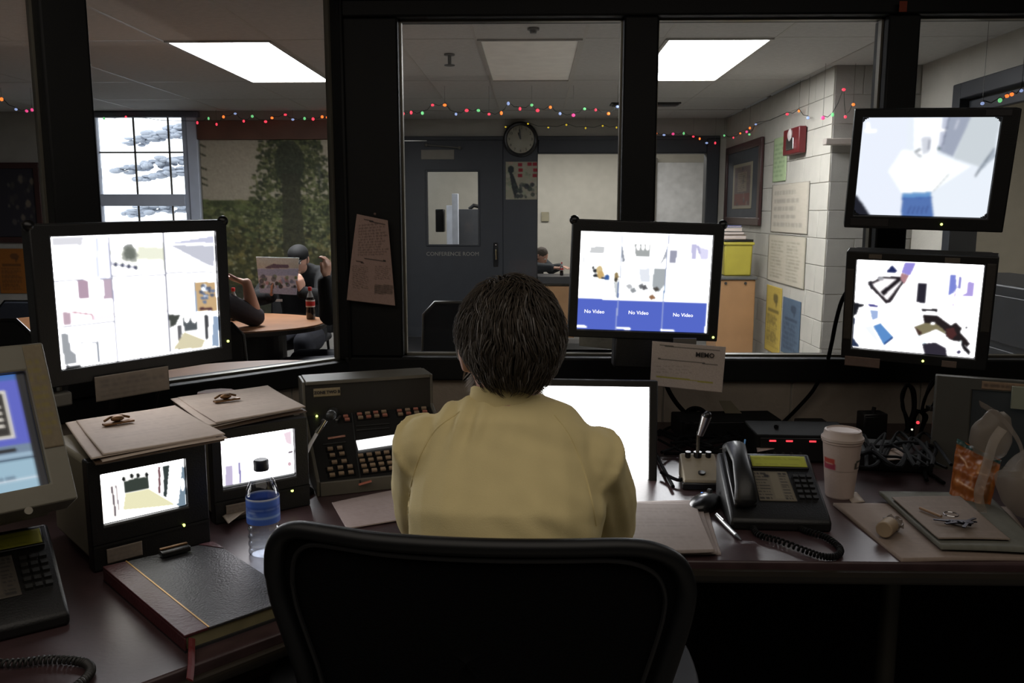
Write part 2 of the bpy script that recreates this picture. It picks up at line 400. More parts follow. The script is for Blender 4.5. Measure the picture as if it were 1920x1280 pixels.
# left part with the daylight window
wx0, wx1 = cx(190, YL), cx(392, YL); wz0, wz1 = .95, 2.40
wl = sempty('wall_back_left')
MB().box2((-7.1, YL, 0), (wx0, YL+.12, H+.03)).build('wall_panel', PLASTER, wl)
MB().box2((wx1, YL, 0), (-1.60, YL+.12, H+.03)).build('wall_panel', PLASTER, wl)
MB().box2((wx0, YL, 0), (wx1, YL+.12, wz0)).build('wall_panel', PLASTER, wl)
MB().box2((wx0, YL, wz1), (wx1, YL+.12, H+.03)).build('wall_panel', PLASTER, wl)
MB().box2((-1.62, YL, 0), (-1.58, YR+.12, H+.03)).build('wall_return', PLASTER, wl)
WINW = mat('white_window_frame', (196, 204, 220), .5, var=.05)
we = sempty('window_3', (0, YL, 0))
gx0, gx1 = cx(207, YL), cx(362, YL)
MB().box2((wx0-.0, -.03, wz0), (gx0-.06, .09, wz1)).build('casing', WINW, we, bevel=.01)
MB().box2((gx1+.06, -.03, wz0), (wx1, .09, wz1)).build('casing', WINW, we, bevel=.01)
for a, b in ((gx0-.07, gx0), (gx1, gx1+.07)): MB().box2((a, .01, wz0), (b, .08, wz1)).build('jamb', WINW, we, bevel=.005)
MB().box2((wx0-.05, -.06, 2.37), (wx1+.03, .02, 2.43)).build('blind_head', mat('blind_grey', (96, 98, 108), .6), we, bevel=.01)
zr = at(280, 375, YL).z
MB().box2((gx0, .0, zr-.06), (gx1, .07, zr+.06)).build('meeting_rail', WINW, we, bevel=.008)
MB().box2((gx0, .0, wz0), (gx1, .07, wz0+.08)).build('bottom_rail', WINW, we, bevel=.008)
for q in (272, 335): MB().box2((cx(q, YL)-.008, .045, wz0), (cx(q, YL)+.008, .06, wz1)).build('muntin', GREYP, we)
zq = at(280, 285, YL).z; MB().box2((gx0, .045, zq-.008), (gx1, .06, zq+.008)).build('muntin', GREYP, we)
MB().box2((gx0, .06, wz0), (gx1, .064, wz1)).build('glass_pane', GLASS, we)
# outside: snow covered conifer and the corner of a pale building
V3 = lambda x, y, z: Vector((x, y, z))
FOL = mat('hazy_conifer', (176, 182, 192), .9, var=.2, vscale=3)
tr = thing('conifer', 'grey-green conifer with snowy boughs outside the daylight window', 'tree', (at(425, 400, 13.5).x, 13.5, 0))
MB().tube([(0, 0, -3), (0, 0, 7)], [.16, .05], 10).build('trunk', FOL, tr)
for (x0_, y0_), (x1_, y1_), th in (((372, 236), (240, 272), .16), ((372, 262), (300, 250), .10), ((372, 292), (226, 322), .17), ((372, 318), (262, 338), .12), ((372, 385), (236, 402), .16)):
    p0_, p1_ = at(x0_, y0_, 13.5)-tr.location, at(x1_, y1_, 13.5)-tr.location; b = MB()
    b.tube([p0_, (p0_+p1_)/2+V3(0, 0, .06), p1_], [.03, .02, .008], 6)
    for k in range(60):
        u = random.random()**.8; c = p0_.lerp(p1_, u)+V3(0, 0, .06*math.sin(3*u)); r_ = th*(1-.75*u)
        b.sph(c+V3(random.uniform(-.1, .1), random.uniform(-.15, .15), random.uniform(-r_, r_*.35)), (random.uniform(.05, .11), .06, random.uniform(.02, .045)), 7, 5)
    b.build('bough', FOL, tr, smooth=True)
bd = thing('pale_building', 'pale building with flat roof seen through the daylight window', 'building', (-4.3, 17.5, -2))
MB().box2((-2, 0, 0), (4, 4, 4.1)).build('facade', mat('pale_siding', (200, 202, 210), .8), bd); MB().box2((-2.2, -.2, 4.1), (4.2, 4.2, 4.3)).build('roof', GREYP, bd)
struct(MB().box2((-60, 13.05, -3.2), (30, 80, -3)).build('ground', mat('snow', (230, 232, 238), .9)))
# rust header board and mural
mx0, mx1 = cx(393, YL), -1.62
hz0, hz1 = at(500, 262, YL).z, at(500, 226, YL).z
tag(MB().box2((mx0, YL-.05, hz0), (mx1, YL, hz1)).build('header_board', mat('rust_board', (92, 62, 48), .6, var=.2, vscale=4), bevel=.006), 'long rust brown board above the woodland mural', 'board')
q = [(393, 263), (745, 263), (745, 640), (393, 640)]
cv = Cv(190, 200, (142, 134, 118), q)
cv.rect(390, 385, 760, 660, (62, 70, 42)); cv.rect(390, 425, 760, 660, (60, 60, 36))
cv.dab(700, 395, 388, 745, 460, [(84, 92, 56), (60, 66, 42), (98, 100, 62), (50, 54, 36)], 2, 8, 1.6)
cv.dab(900, 395, 440, 745, 640, [(66, 66, 36), (44, 46, 28), (88, 84, 48), (36, 36, 26), (110, 100, 60)], 2, 8, 1.2)
for _ in range(1500):
    y = random.uniform(262, 480); half = 50+ (y-262)*.28+random.uniform(-14, 14); x = 578+random.uniform(-1, 1)*half
    cv.ell(x, y, random.uniform(2, 6), random.uniform(2, 5), random.choice([(46, 52, 34), (66, 72, 46), (38, 42, 30), (86, 90, 58), (58, 62, 40)]), .85)
for _ in range(260): cv.ell(random.uniform(510, 640), random.uniform(270, 500), 2, 1.2, random.choice([(120, 118, 84), (132, 128, 100)]), .8)
cv.dab(260, 400, 400, 745, 560, [(132, 130, 104), (112, 112, 84)], 1, 3, 1.5)
cv.ell(572, 310, 30, 46, (42, 46, 34), .85); cv.poly([(556, 330), (590, 330), (600, 520), (552, 520)], (46, 46, 34), .8)
for y in (272, 290, 318, 338, 350): cv.line(392, y, 404, y+5, 3, (58, 60, 46))
cv.rect(380, 560, 760, 660, (34, 36, 28), .75); cv.C *= 1.22; cv.noise(7, 1); cv.blur(1)
tag(flat('woodland_mural', cv, [(mx0+.01, YL-.012, hz0), (mx1, YL-.012, hz0), (mx1, YL-.012, .25), (mx0+.01, YL-.012, .25)], PRINT, thick=.01),
    'large woodland photo mural with a dark leafy tree on the lobby wall', 'mural')
# ---------------- door wall
wr = sempty('wall_back')
zt = at(900, 261, YR).z; jx = cx(1336, YR)
MB().box2((-1.60, YR, zt), (2.2, YR+.12, H+.03)).build('wall_panel', PLASTER, wr)
MB().box2((jx, YR, 0), (2.2, YR+.12, zt)).build('wall_panel', LWALL, wr)
dx0, dx1 = cx(752, YR), cx(943, YR); dx0 = max(dx0, -1.58); ox0, ox1 = cx(1007, YR), cx(1312, YR)
MB().box2((dx1, YR-.03, 0), (ox0, YR+.12, zt)).build('dark_panel', DOORM, wr, bevel=.01)
MB().box2((ox0, YR-.03, at(1100, 288, YR).z), (jx, YR+.12, zt)).build('hatch_header', DOORM, wr, bevel=.012)
MB().box2((ox1, YR-.05, 0), (jx, YR+.12, zt)).build('hatch_jamb', DOORM, wr, bevel=.012)
zc = at(1040, 517, YR).z; zc2 = at(1040, 531, YR).z
MB().box2((ox0, YR, 0), (ox1, YR+.1, zc2)).build('hatch_wall', LWALL, wr)
MB().box2((ox0, YR-.1, zc2), (ox1, YR+.35, zc)).build('hatch_counter', mat('dark_counter', (52, 52, 52), .4), wr, bevel=.006)
MB().box2((ox0+.02, YR-.06, 0), (ox0+.42, YR-.001, zc2-.03)).build('wood_panel', TANWOOD, wr, bevel=.004)
MB().box2((-1.58, YR-.035, zt-.012), (jx, YR, zt+.03)).build('header_trim', DOORM, wr, bevel=.005)
d = sempty('door_1', (0, YR, 0))
za, zb = at(850, 458, YR).z, at(850, 322, YR).z; va, vb = cx(806, YR), cx(898, YR)
m = MB(); m.box2((dx0, -.02, 0), (va, .03, zt-.02)); m.box2((vb, -.02, 0), (dx1+.003, .03, zt-.005)); m.box2((va, -.02, 0), (vb, .03, za)); m.box2((va, -.02, zb), (vb, .03, zt-.01)); m.build('door_leaf', DOORM, d)
MB().box2((va, .0, za), (vb, .006, zb)).build('glass_pane', GLASS, d)
m = MB(); t = .02
m.box2((va-t, -.035, za-t), (va, -.02, zb+t)); m.box2((vb, -.035, za-t), (vb+t, -.02, zb+t)); m.box2((va, -.035, za-t), (vb, -.02, za)); m.box2((va, -.035, zb), (vb, -.02, zb+t)); m.build('vision_frame', DOORM, d, bevel=.003)
a = at(790, 281, YR); b = at(852, 299, YR); MB().box2((a.x, -.03, b.z), (b.x, -.02, a.z)).build('closer_plate', mat('plate_grey', (116, 110, 98), .5), d, bevel=.002)
a = at(800, 272, YR); b = at(862, 278, YR); m = MB(); m.tube([(a.x, -.05, a.z), (b.x, -.08, b.z)], .008); m.sph((a.x, -.05, a.z), .02); m.sph((b.x, -.06, b.z), .02); m.build('closer_arm', GREYP, d)
a = at(930, 477, YR); m = MB(); m.box((a.x, -.03, a.z), (.05, .012, .27)); m.build('handle_plate', SATIN, d, bevel=.004)
m = MB(); m.tube([(a.x, -.03, a.z+.09), (a.x, -.08, a.z+.06), (a.x, -.08, a.z-.05), (a.x, -.03, a.z-.08)], .011); m.sph((a.x, -.05, a.z+.11), .014); m.build('pull_handle', CHROME, d, smooth=True)
a = at(849, 476, YR); text('CONFERENCE ROOM', .062, mat('faded_letters', (132, 128, 118), .6), d, (a.x, -.022, a.z), (1, 0, 0), (0, 0, 1))
# room behind door and hatch
rb = sempty('wall_back_office')
MB().box2((-2.2, 12.2, 0), (2.6, 12.3, H+.03)).build('wall_panel', LWALL, rb)
for x in (-2.2, 2.5): MB().box2((x, YR+.12, 0), (x+.1, 12.2, H+.03)).build('wall_panel', LWALL, rb)
x = cx(1225, 12.1); dd = sempty('door_2', (0, 12.19, 0)); MB().box2((x, -.04, 0), (x+.8, 0, 2.1)).build('door_leaf', mat('pale_door', (190, 190, 190), .5), dd, bevel=.004)
MB().tube([(x+.08, -.05, 1.0), (x+.08, -.09, 1.0), (x+.16, -.09, 1.0)], .012).build('handle', CHROME, dd)
for q in (x-.06, x+.8): MB().box2((q, -.06, 0), (q+.06, 0, 2.16)).build('door_jamb', GREYP, dd, bevel=.004)
a = at(1022, 406, 12.15); tag(MB().box((a.x, 12.18, a.z), (.11, .02, .13)).build('light_switch', mat('switch_ivory', (140, 134, 112), .5), bevel=.004), 'small ivory switch plate on the office wall seen through the hatch', 'switch')
# things behind the door window
a = at(838, 460, 11.2); t_ = thing('office_cabinet', 'dark office cabinet with white edge seen through the door window', 'cabinet', (a.x, 11.2, 0))
zc1 = at(880, 392, 11.2).z; m = MB().box2((.0, 0, 0), (.62, .4, zc1)); m.build('body', mat('cab_grey', (78, 80, 84), .5), t_, bevel=.006)
MB().box2((.0, -.02, 0), (.10, -.0, at(836, 385, 11.2).z)).build('edge_panel', mat('white_laminate', (222, 228, 240), .4), t_, bevel=.003)
a = at(880, 385, 11.2); m = MB(); m.tube([(-.0+.28, .2, zc1+.0), (.34, .2, zc1+.05), (.42, .2, zc1+.03), (.5, .2, zc1+.0)], .025); m.build('bundle', SATIN, t_)
a = at(854, 460, 11.0); tag(MB().box2((a.x-.04, 11.0, 0), (a.x+.04, 11.06, at(854, 363, 11).z)).build('white_post', mat('white_laminate', (222, 228, 240), .4), bevel=.004), 'tall white upright standing behind the door window', 'post')
a = at(825, 400, 11.4); tag(MB().box2((a.x-.05, 11.3, at(825, 435, 11.3).z), (a.x+.06, 11.5, at(825, 392, 11.3).z)).build('wall_monitor', SATIN, bevel=.01), 'dark screen seen edge on at the left of the door window', 'monitor')
# clock
a = at(976, 261, YR-.06); ck = thing('wall_clock', 'round wall clock with a black rim above the grey door', 'clock', (a.x, YR-.05, a.z))
R_ = .172
m = MB(); m.tube([(R_*math.cos(t), 0, R_*math.sin(t)) for t in np.linspace(0, 2*math.pi, 40, endpoint=False)], .022, 8, True); m.build('rim', SATIN, ck, smooth=True)
m = MB(); m.cyl((0, .02, 0), (0, -.002, 0), R_, n=40); m.build('dial', mat('dial_cream', (150, 146, 130), .5), ck)
for i in range(12):
    an = i*math.pi/6; text(str(i or 12), .042, SATIN, ck, (.125*math.sin(an), -.003, .125*math.cos(an)), (1, 0, 0), (0, 0, 1), name='numeral', extr=.001)
for k, (an, ln) in enumerate(((-.35, .075), (-.1, .11))):
    MB().tube([(0, -.008-.003*k, 0), (math.sin(an)*ln, -.008-.003*k, math.cos(an)*ln)], .006, 6).build('clock_hand', SATIN, ck)
MB().cyl((0, -.015, 0), (0, -.016, 0), R_, n=40).build('crystal', GLASS, ck)
# poster on the dark panel
q = [(948, 303), (1008, 303), (1008, 374), (948, 374)]; cv = Cv(60, 70, (138, 134, 116), q)
cv.dab(60, 948, 303, 1008, 374, [(112, 116, 96), (150, 144, 130), (128, 140, 116), (154, 130, 116)], 2, 5)
for x, y in ((975, 309), (993, 308), (1003, 308), (976, 319), (1004, 319), (975, 329), (1003, 329)): cv.rect(x-3, y-3, x+4, y+3, (130, 26, 38))
cv.ell(958, 318, 6, 7, (28, 38, 38)); cv.poly([(955, 322), (962, 326), (972, 352), (966, 372), (960, 352)], (32, 38, 38)); cv.dab(26, 965, 345, 1000, 370, [(34, 38, 42), (52, 60, 54)], 2, 5); cv.blur(1)
a = at(948, 303, YR-.04); b = at(1007, 374, YR-.04)
tag(flat('patriotic_poster', cv, [(a.x, YR-.036, a.z), (b.x, YR-.036, a.z), (b.x, YR-.036, b.z), (a.x, YR-.036, b.z)], PRINT, thick=.003), 'poster with red squares and a dark figure under the wall clock', 'poster')
# ---------------- right hand wall of the lobby
RX = 2.13; YC = 6.3
block_wall('wall_lobby_right', (RX, YR, 0), (0, -1), YR-YC, H, .40, .203, LWALL, None, core=.1)
block_wall('wall_corner', (RX+.002, YC, 0), (1, 0), .62, H, .40, .203, GWALL, None, core=.2)
SX = 2.74; p1 = 5.75
ws = sempty('wall_side')
m = MB(); m.box2((SX, p1, 0), (SX+.12, YC+.1, H+.03)).build('wall_panel', LWALL, ws)
MB().box2((SX, FY+.12, 0), (SX+.12, p1, H+.03) if False else (SX+.12, 3.2, H+.03)).build('wall_panel', LWALL, ws)
zf = at(1745, 160, p1).z
MB().box2((SX, 3.2, zf), (SX+.12, p1, H+.03)).build('wall_panel', LWALL, ws)
d3 = sempty('door_3')
m = MB(); m.box2((SX-.04, p1-.10, 0), (SX+.14, p1, zf)); m.box2((SX-.04, 3.2, 0), (SX+.14, 3.3, zf)); m.build('door_frame', DOORM, d3, bevel=.006)
MB().box2((SX-.04, 3.3, zf-.10), (SX+.14, p1-.1, zf)).build('frame_head', DOORM, d3, bevel=.006)
MB().box2((SX+.02, 3.3, zf-.19), (SX+.06, p1-.1, zf-.11)).build('closer_track', DOORM, d3, bevel=.006)
wc = sempty('wall_corridor')
MB().box2((5.2, 2.7, 0), (5.3, 7.2, H+.03)).build('wall_panel', LWALL, wc); MB().box2((SX, 7.1, 0), (5.3, 7.2, H+.03)).build('wall_panel', LWALL, wc); MB().box2((SX, 2.7, 0), (5.3, 2.8, H+.03)).build('wall_panel', LWALL, wc)
struct(MB().box2((2.2, FY, 0), (3.0, FY+.12, H+.03)).build('wall_front_end', FRAME)) if False else None
# dark cabinet by the side wall
tc = thing('filing_cabinet', 'dark grey filing cabinet standing right of the lower right screen', 'cabinet', (2.2, 3.4, 0))
MB().box2((0, 0, 0), (.5, 1.5, 1.07)).build('body', mat('cabinet_slate', (36, 38, 41), .5), tc, bevel=.01)
for i in range(4): MB().box2((-.012, .05, .05+i*.25), (0, 1.45, .27+i*.25)).build('drawer', mat('cabinet_slate', (36, 38, 41), .5), tc, bevel=.004)
# ---------------- lobby ceiling: tiles, grid, lamps
gx = [-7.1, -6.3, -5.6, -4.85, -4.0, -3.15, -2.25, -1.58, -.83, -.35, .30, .78, 1.44, 2.08, 2.75]
gy = [2.78, 3.4, 5.32, 6.95, 8.0, 8.9]
ce = sempty('ceiling_lobby')
lamps = {(6, 2): 1, (9, 2): 0, (11, 2): 1}
for j in range(len(gy)):
    y0 = gy[j]; y1 = gy[j+1] if j+1 < len(gy) else YR
    for i in range(len(gx)-1):
        if (i, j) in lamps: continue
        if j == len(gy)-1 and gx[i+1] < -1.58: continue
        x0, x1 = gx[i], min(gx[i+1], 2.75)
        if j == len(gy)-1: x0 = max(x0, -1.58)
        if j >= 3 and x0 >= 2.08: continue
        MB().box2((x0+.008, y0+.008, H-.006), (x1-.008, y1-.008, H+.02)).build('ceiling_tile', TILE, ce)
for x in gx[1:-1]: MB().box2((x-.009, 2.78, H-.0075), (x+.009, 8.9 if x < -1.58 else YR, H+.012)).build('grid_bar', GRIDM, ce)
for y in gy[1:-1]: MB().box2((-7.1, y-.009, H-.007), (2.14 if y > 6.3 else 2.75, y+.009, H+.012)).build('grid_bar', GRIDM, ce)
struct(MB().box2((-1.58, YL-.01, H-.01), (RX, YL+.01, H+.01)).build('trim_2', GRIDM))
LIT = mat('lit_diffuser', (250, 252, 255), .5, var=0, emit=LOBBY_PANEL); OFF = mat('unlit_diffuser', (250, 246, 236), .5, var=.05)
for (i, j), on in lamps.items():
    x0, x1, y0, y1 = gx[i], gx[i+1], gy[j], gy[j+1]
    lb = {6: 'lit ceiling panel lamp at the left above the oval table', 9: 'unlit ceiling panel lamp above the door, in the middle', 11: 'lit ceiling panel lamp at the right near the block wall'}[i]
    t_ = thing('ceiling_light', lb, 'light', (x0, y0, H), group='ceiling panel lamps')
    MB().box2((.03, .03, -.008), (x1-x0-.03, y1-y0-.03, .0)).build('diffuser', LIT if on else OFF, t_)
    m = MB(); m.box2((0.008, .008, -.016), (.03, y1-y0-.008, .01)); m.box2((x1-x0-.03, .008, -.016), (x1-x0-.008, y1-y0-.008, .01)); m.box2((.03, .008, -.016), (x1-x0-.03, .03, .01)); m.box2((.03, y1-y0-.03, -.016), (x1-x0-.03, y1-y0-.008, .01)); m.build('frame', GRIDM, t_)
a = at(848, 108, 6.0); t_ = thing('sprinkler', 'small ceiling sprinkler left of the unlit lamp', 'sprinkler', (a.x, 5.8, H-.006))
MB().cyl((0, 0, 0), (0, 0, -.01), .035).build('escutcheon', DKGREY, t_); m = MB(); m.cyl((0, 0, -.01), (0, 0, -.07), .012); m.cyl((0, 0, -.07), (0, 0, -.075), .035); m.build('head', DKGREY, t_)
a = at(1000, 76, 5.0); t_ = thing('ceiling_detector', 'dark detector on the ceiling in front of the unlit lamp', 'detector', (a.x, 5.02, H-.006))
MB().cyl((0, 0, 0), (0, 0, -.012), .034).build('base', DKGREY, t_); MB().cyl((0, 0, -.012), (0, 0, -.03), .024, .018).build('dome', SATIN, t_)
for px, y in ((1170, 214), (1238, 214)):
    a = at(px, y, 8.6); t_ = thing('ceiling_vent', 'dark louvred ceiling vent %s the window post' % ('left of' if px < 1200 else 'right of'), 'vent', (a.x, 8.4, H-.006), group='ceiling vents')
    MB().box2((-.15, -.1, -.012), (.15, .1, 0)).build('frame', DKGREY, t_)
    for k in range(4): MB().box2((-.13, -.08+k*.045, -.02), (.13, -.06+k*.045, -.012)).build('slat', SATIN, t_)

tag(MB().box2((-1.55, 4.6, 0), (.05, YR-.05, .004)).build('added_floor_sheet', mat('floor_sheet_black', (22, 22, 24), .8), bevel=.003), 'black sheet added to darken the lobby floor in front of the grey door', 'mat')  # black sheet added to keep the floor dark below the door

tag(MB().box2((-4.3, 3.7, 0), (-.75, 6.9, .003)).build('added_table_sheet', mat('table_sheet_dark', (40, 32, 28), .95), bevel=.003), 'dark sheet added to darken the lobby floor under the oval table', 'rug')  # dark sheet added to dim the floor here and its bounce onto the ceiling
# ============================================================ PEOPLE TOOLKIT
def V(*a): return Vector(a)
def loft(mb, pts, rad, side=(1, 0, 0), n=14, capk=3, m=None):
    """Closed loft through pts with elliptical radii (ra along side, rb across), rounded ends."""
    P = [Vector(p) for p in pts]; R = [(r, r) if not isinstance(r, (tuple, list)) else r for r in rad]; side = Vector(side).normalized()
    def ringset(i):
        a = P[max(i-1, 0)]; b = P[min(i+1, len(P)-1)]; t = (b-a).normalized(); u = (side-t*side.dot(t))
        u = u.normalized() if u.length > .05 else t.orthogonal().normalized(); return t, u, t.cross(u)
    rings = []; t0, u0, w0 = ringset(0); t1, u1, w1 = ringset(len(P)-1)
    for k in range(capk):
        s = math.sin((k+.5)/capk*math.pi/2); c = math.cos((k+.5)/capk*math.pi/2); r = min(R[0]); rings.append((P[0]-t0*r*c, u0, w0, R[0][0]*s, R[0][1]*s))
    for i in range(len(P)):
        t, u, w2 = ringset(i); rings.append((P[i], u, w2, R[i][0], R[i][1]))
    for k in range(capk-1, -1, -1):
        s = math.sin((k+.5)/capk*math.pi/2); c = math.cos((k+.5)/capk*math.pi/2); r = min(R[-1]); rings.append((P[-1]+t1*r*c, u1, w1, R[-1][0]*s, R[-1][1]*s))
    vs = []; fs = []
    for c, u, w2, a, b in rings:
        for j in range(n): an = 2*math.pi*j/n; vs.append(c+u*math.cos(an)*a+w2*math.sin(an)*b)
    for i in range(len(rings)-1):
        for j in range(n): fs.append((i*n+j, i*n+(j+1) % n, (i+1)*n+(j+1) % n, (i+1)*n+j))
    fs.append(tuple(range(n-1, -1, -1))); fs.append(tuple((len(rings)-1)*n+j for j in range(n)))
    mb.add(vs, fs, m); return mb
def remesh(mb, name, m, parent, voxel=.007, smooth=4, fn=None, shade=True):
    me = mb.mesh(name); o = bpy.data.objects.new(name, me); COL.objects.link(o)
    r = o.modifiers.new('r', 'REMESH'); r.mode = 'VOXEL'; r.voxel_size = voxel
    s = o.modifiers.new('s', 'SMOOTH'); s.factor = .5; s.iterations = smooth
    bpy.context.view_layer.update(); me2 = bpy.data.meshes.new_from_object(o.evaluated_get(bpy.context.evaluated_depsgraph_get()))
    bpy.data.objects.remove(o); bpy.data.meshes.remove(me)
    if fn is not None:
        n = len(me2.vertices); co = np.empty(n*3, np.float32); me2.vertices.foreach_get('co', co); co = co.reshape(-1, 3)
        no = np.empty(n*3, np.float32); me2.vertices.foreach_get('normal', no); no = no.reshape(-1, 3)
        co = fn(co.astype(float), no.astype(float)); me2.vertices.foreach_set('co', co.astype(np.float32).ravel()); me2.update()
    me2.materials.clear(); me2.materials.append(m); me2.polygons.foreach_set('use_smooth', [shade]*len(me2.polygons))
    o = bpy.data.objects.new(name, me2); COL.objects.link(o); o.parent = parent; return o
def frame_from(fwd, up):
    f = Vector(fwd).normalized(); r = f.cross(Vector(up)).normalized(); u = r.cross(f); return Matrix((r, f, u)).transposed()
def head_lofts(mb, c, R, k=1.0):
    """Head in local axes x right, y face, z up; c is the centre of the skull."""
    T = Matrix.Translation(c) @ R.to_4x4()
    vs = []; fs = []; n, kk = 28, 20
    for i in range(1, kk):
        ph = math.pi*i/kk
        for j in range(n):
            a = 2*math.pi*j/n; x, y, z = math.sin(ph)*math.cos(a), math.sin(ph)*math.sin(a), -math.cos(ph)
            X_, Y_, Z_ = x*.076, y*.095, z*.115
            if z < 0:
                q = -z; X_ *= 1-.30*q; Y_ = Y_*(1-.22*q)+.016*q
                if y < 0: Y_ *= 1-.25*q
            if y > 0: Y_ -= .006*math.exp(-((Z_+.0)/.02)**2)*(abs(x) > .2)
            vs.append((X_*k, Y_*k, Z_*k))
    for i in range(kk-2):
        for j in range(n): fs.append((i*n+j, i*n+(j+1) % n, (i+1)*n+(j+1) % n, (i+1)*n+j))
    b = len(vs); vs += [(0, .016*k, -.115*k), (0, 0, .115*k)]
    for j in range(n): fs.append((b, (j+1) % n, j)); fs.append((b+1, (kk-2)*n+j, (kk-2)*n+(j+1) % n))
    mb.add(vs, fs, T)
    loft(mb, [(0, .088*k, .012*k), (0, .098*k, -.012*k), (0, .103*k, -.026*k)], [.007*k, .010*k, .013*k], n=10, m=T)       # nose
    loft(mb, [(-.018*k, .083*k, -.052*k), (0, .089*k, -.052*k), (.018*k, .083*k, -.052*k)], [.005*k, .008*k, .005*k], (0, 0, 1), 8, m=T)   # lips
    loft(mb, [(-.04*k, .078*k, .022*k), (0, .088*k, .02*k), (.04*k, .078*k, .022*k)], [.008*k, .009*k, .008*k], (0, 0, 1), 8, m=T)      # brow
    loft(mb, [(-.012*k, .075*k, -.092*k), (.012*k, .075*k, -.092*k)], [.016*k, .016*k], (0, 0, 1), 8, m=T)
    for s in (-1, 1): loft(mb, [(s*.077*k, -.002*k, -.028*k), (s*.083*k, -.008*k, .0), (s*.082*k, -.012*k, .022*k)], [(.007*k, .012*k), (.009*k, .019*k), (.007*k, .013*k)], (1, 0, 0), 10, m=T)
    return T
def hand_lofts(mb, wrist, fwd, palm, thumb_side, curl_=.5, k=1.0, spread=.1):
    """wrist point, direction of the fingers, palm normal, sign of the thumb side."""
    f = Vector(fwd).normalized(); pn = (Vector(palm)-f*Vector(palm).dot(f)).normalized(); s = f.cross(pn)*thumb_side; w = Vector(wrist)
    loft(mb, [w, w+f*.035*k, w+f*.085*k], [(.026*k, .019*k), (.038*k, .016*k), (.041*k, .013*k)], s, 14)
    for i, (o, L) in enumerate(((.030, .072), (.010, .080), (-.010, .075), (-.029, .058))):
        p = w+f*.082*k+s*o*k; d = (f+s*spread*(o/.03)).normalized(); pts = [p-f*.02*k, p]; a = 0
        for q, fr in enumerate((.45, .3, .25)):
            a += curl_*(.55, .75, .5)[q]; dd = d*math.cos(a)+pn*math.sin(a); pts.append(pts[-1]+dd*L*fr*k)
        loft(mb, pts, [.0088*k, .0092*k, .0086*k, .0078*k, .0066*k], s, 8, 2)
    p = w+f*.022*k+s*.026*k; d1 = (f*.75+s*.6+pn*.25).normalized(); d2 = (f*.95+s*.15+pn*.3).normalized()
    loft(mb, [p-s*.012*k, p+d1*.034*k, p+d1*.034*k+d2*.030*k, p+d1*.034*k+d2*.052*k], [.013*k, .0115*k, .0098*k, .0078*k], pn, 8, 2)
SKIN = mat('skin', (196, 150, 128), .5, var=.06, vscale=14)
NAVY = mat('navy_trousers', (24, 26, 36), .8, var=.1); SHOE = mat('black_leather', (16, 15, 15), .4)
EYEW = mat('eye_white', (220, 216, 208), .3, var=0); EYED = mat('eye_iris', (40, 30, 22), .3, var=0)
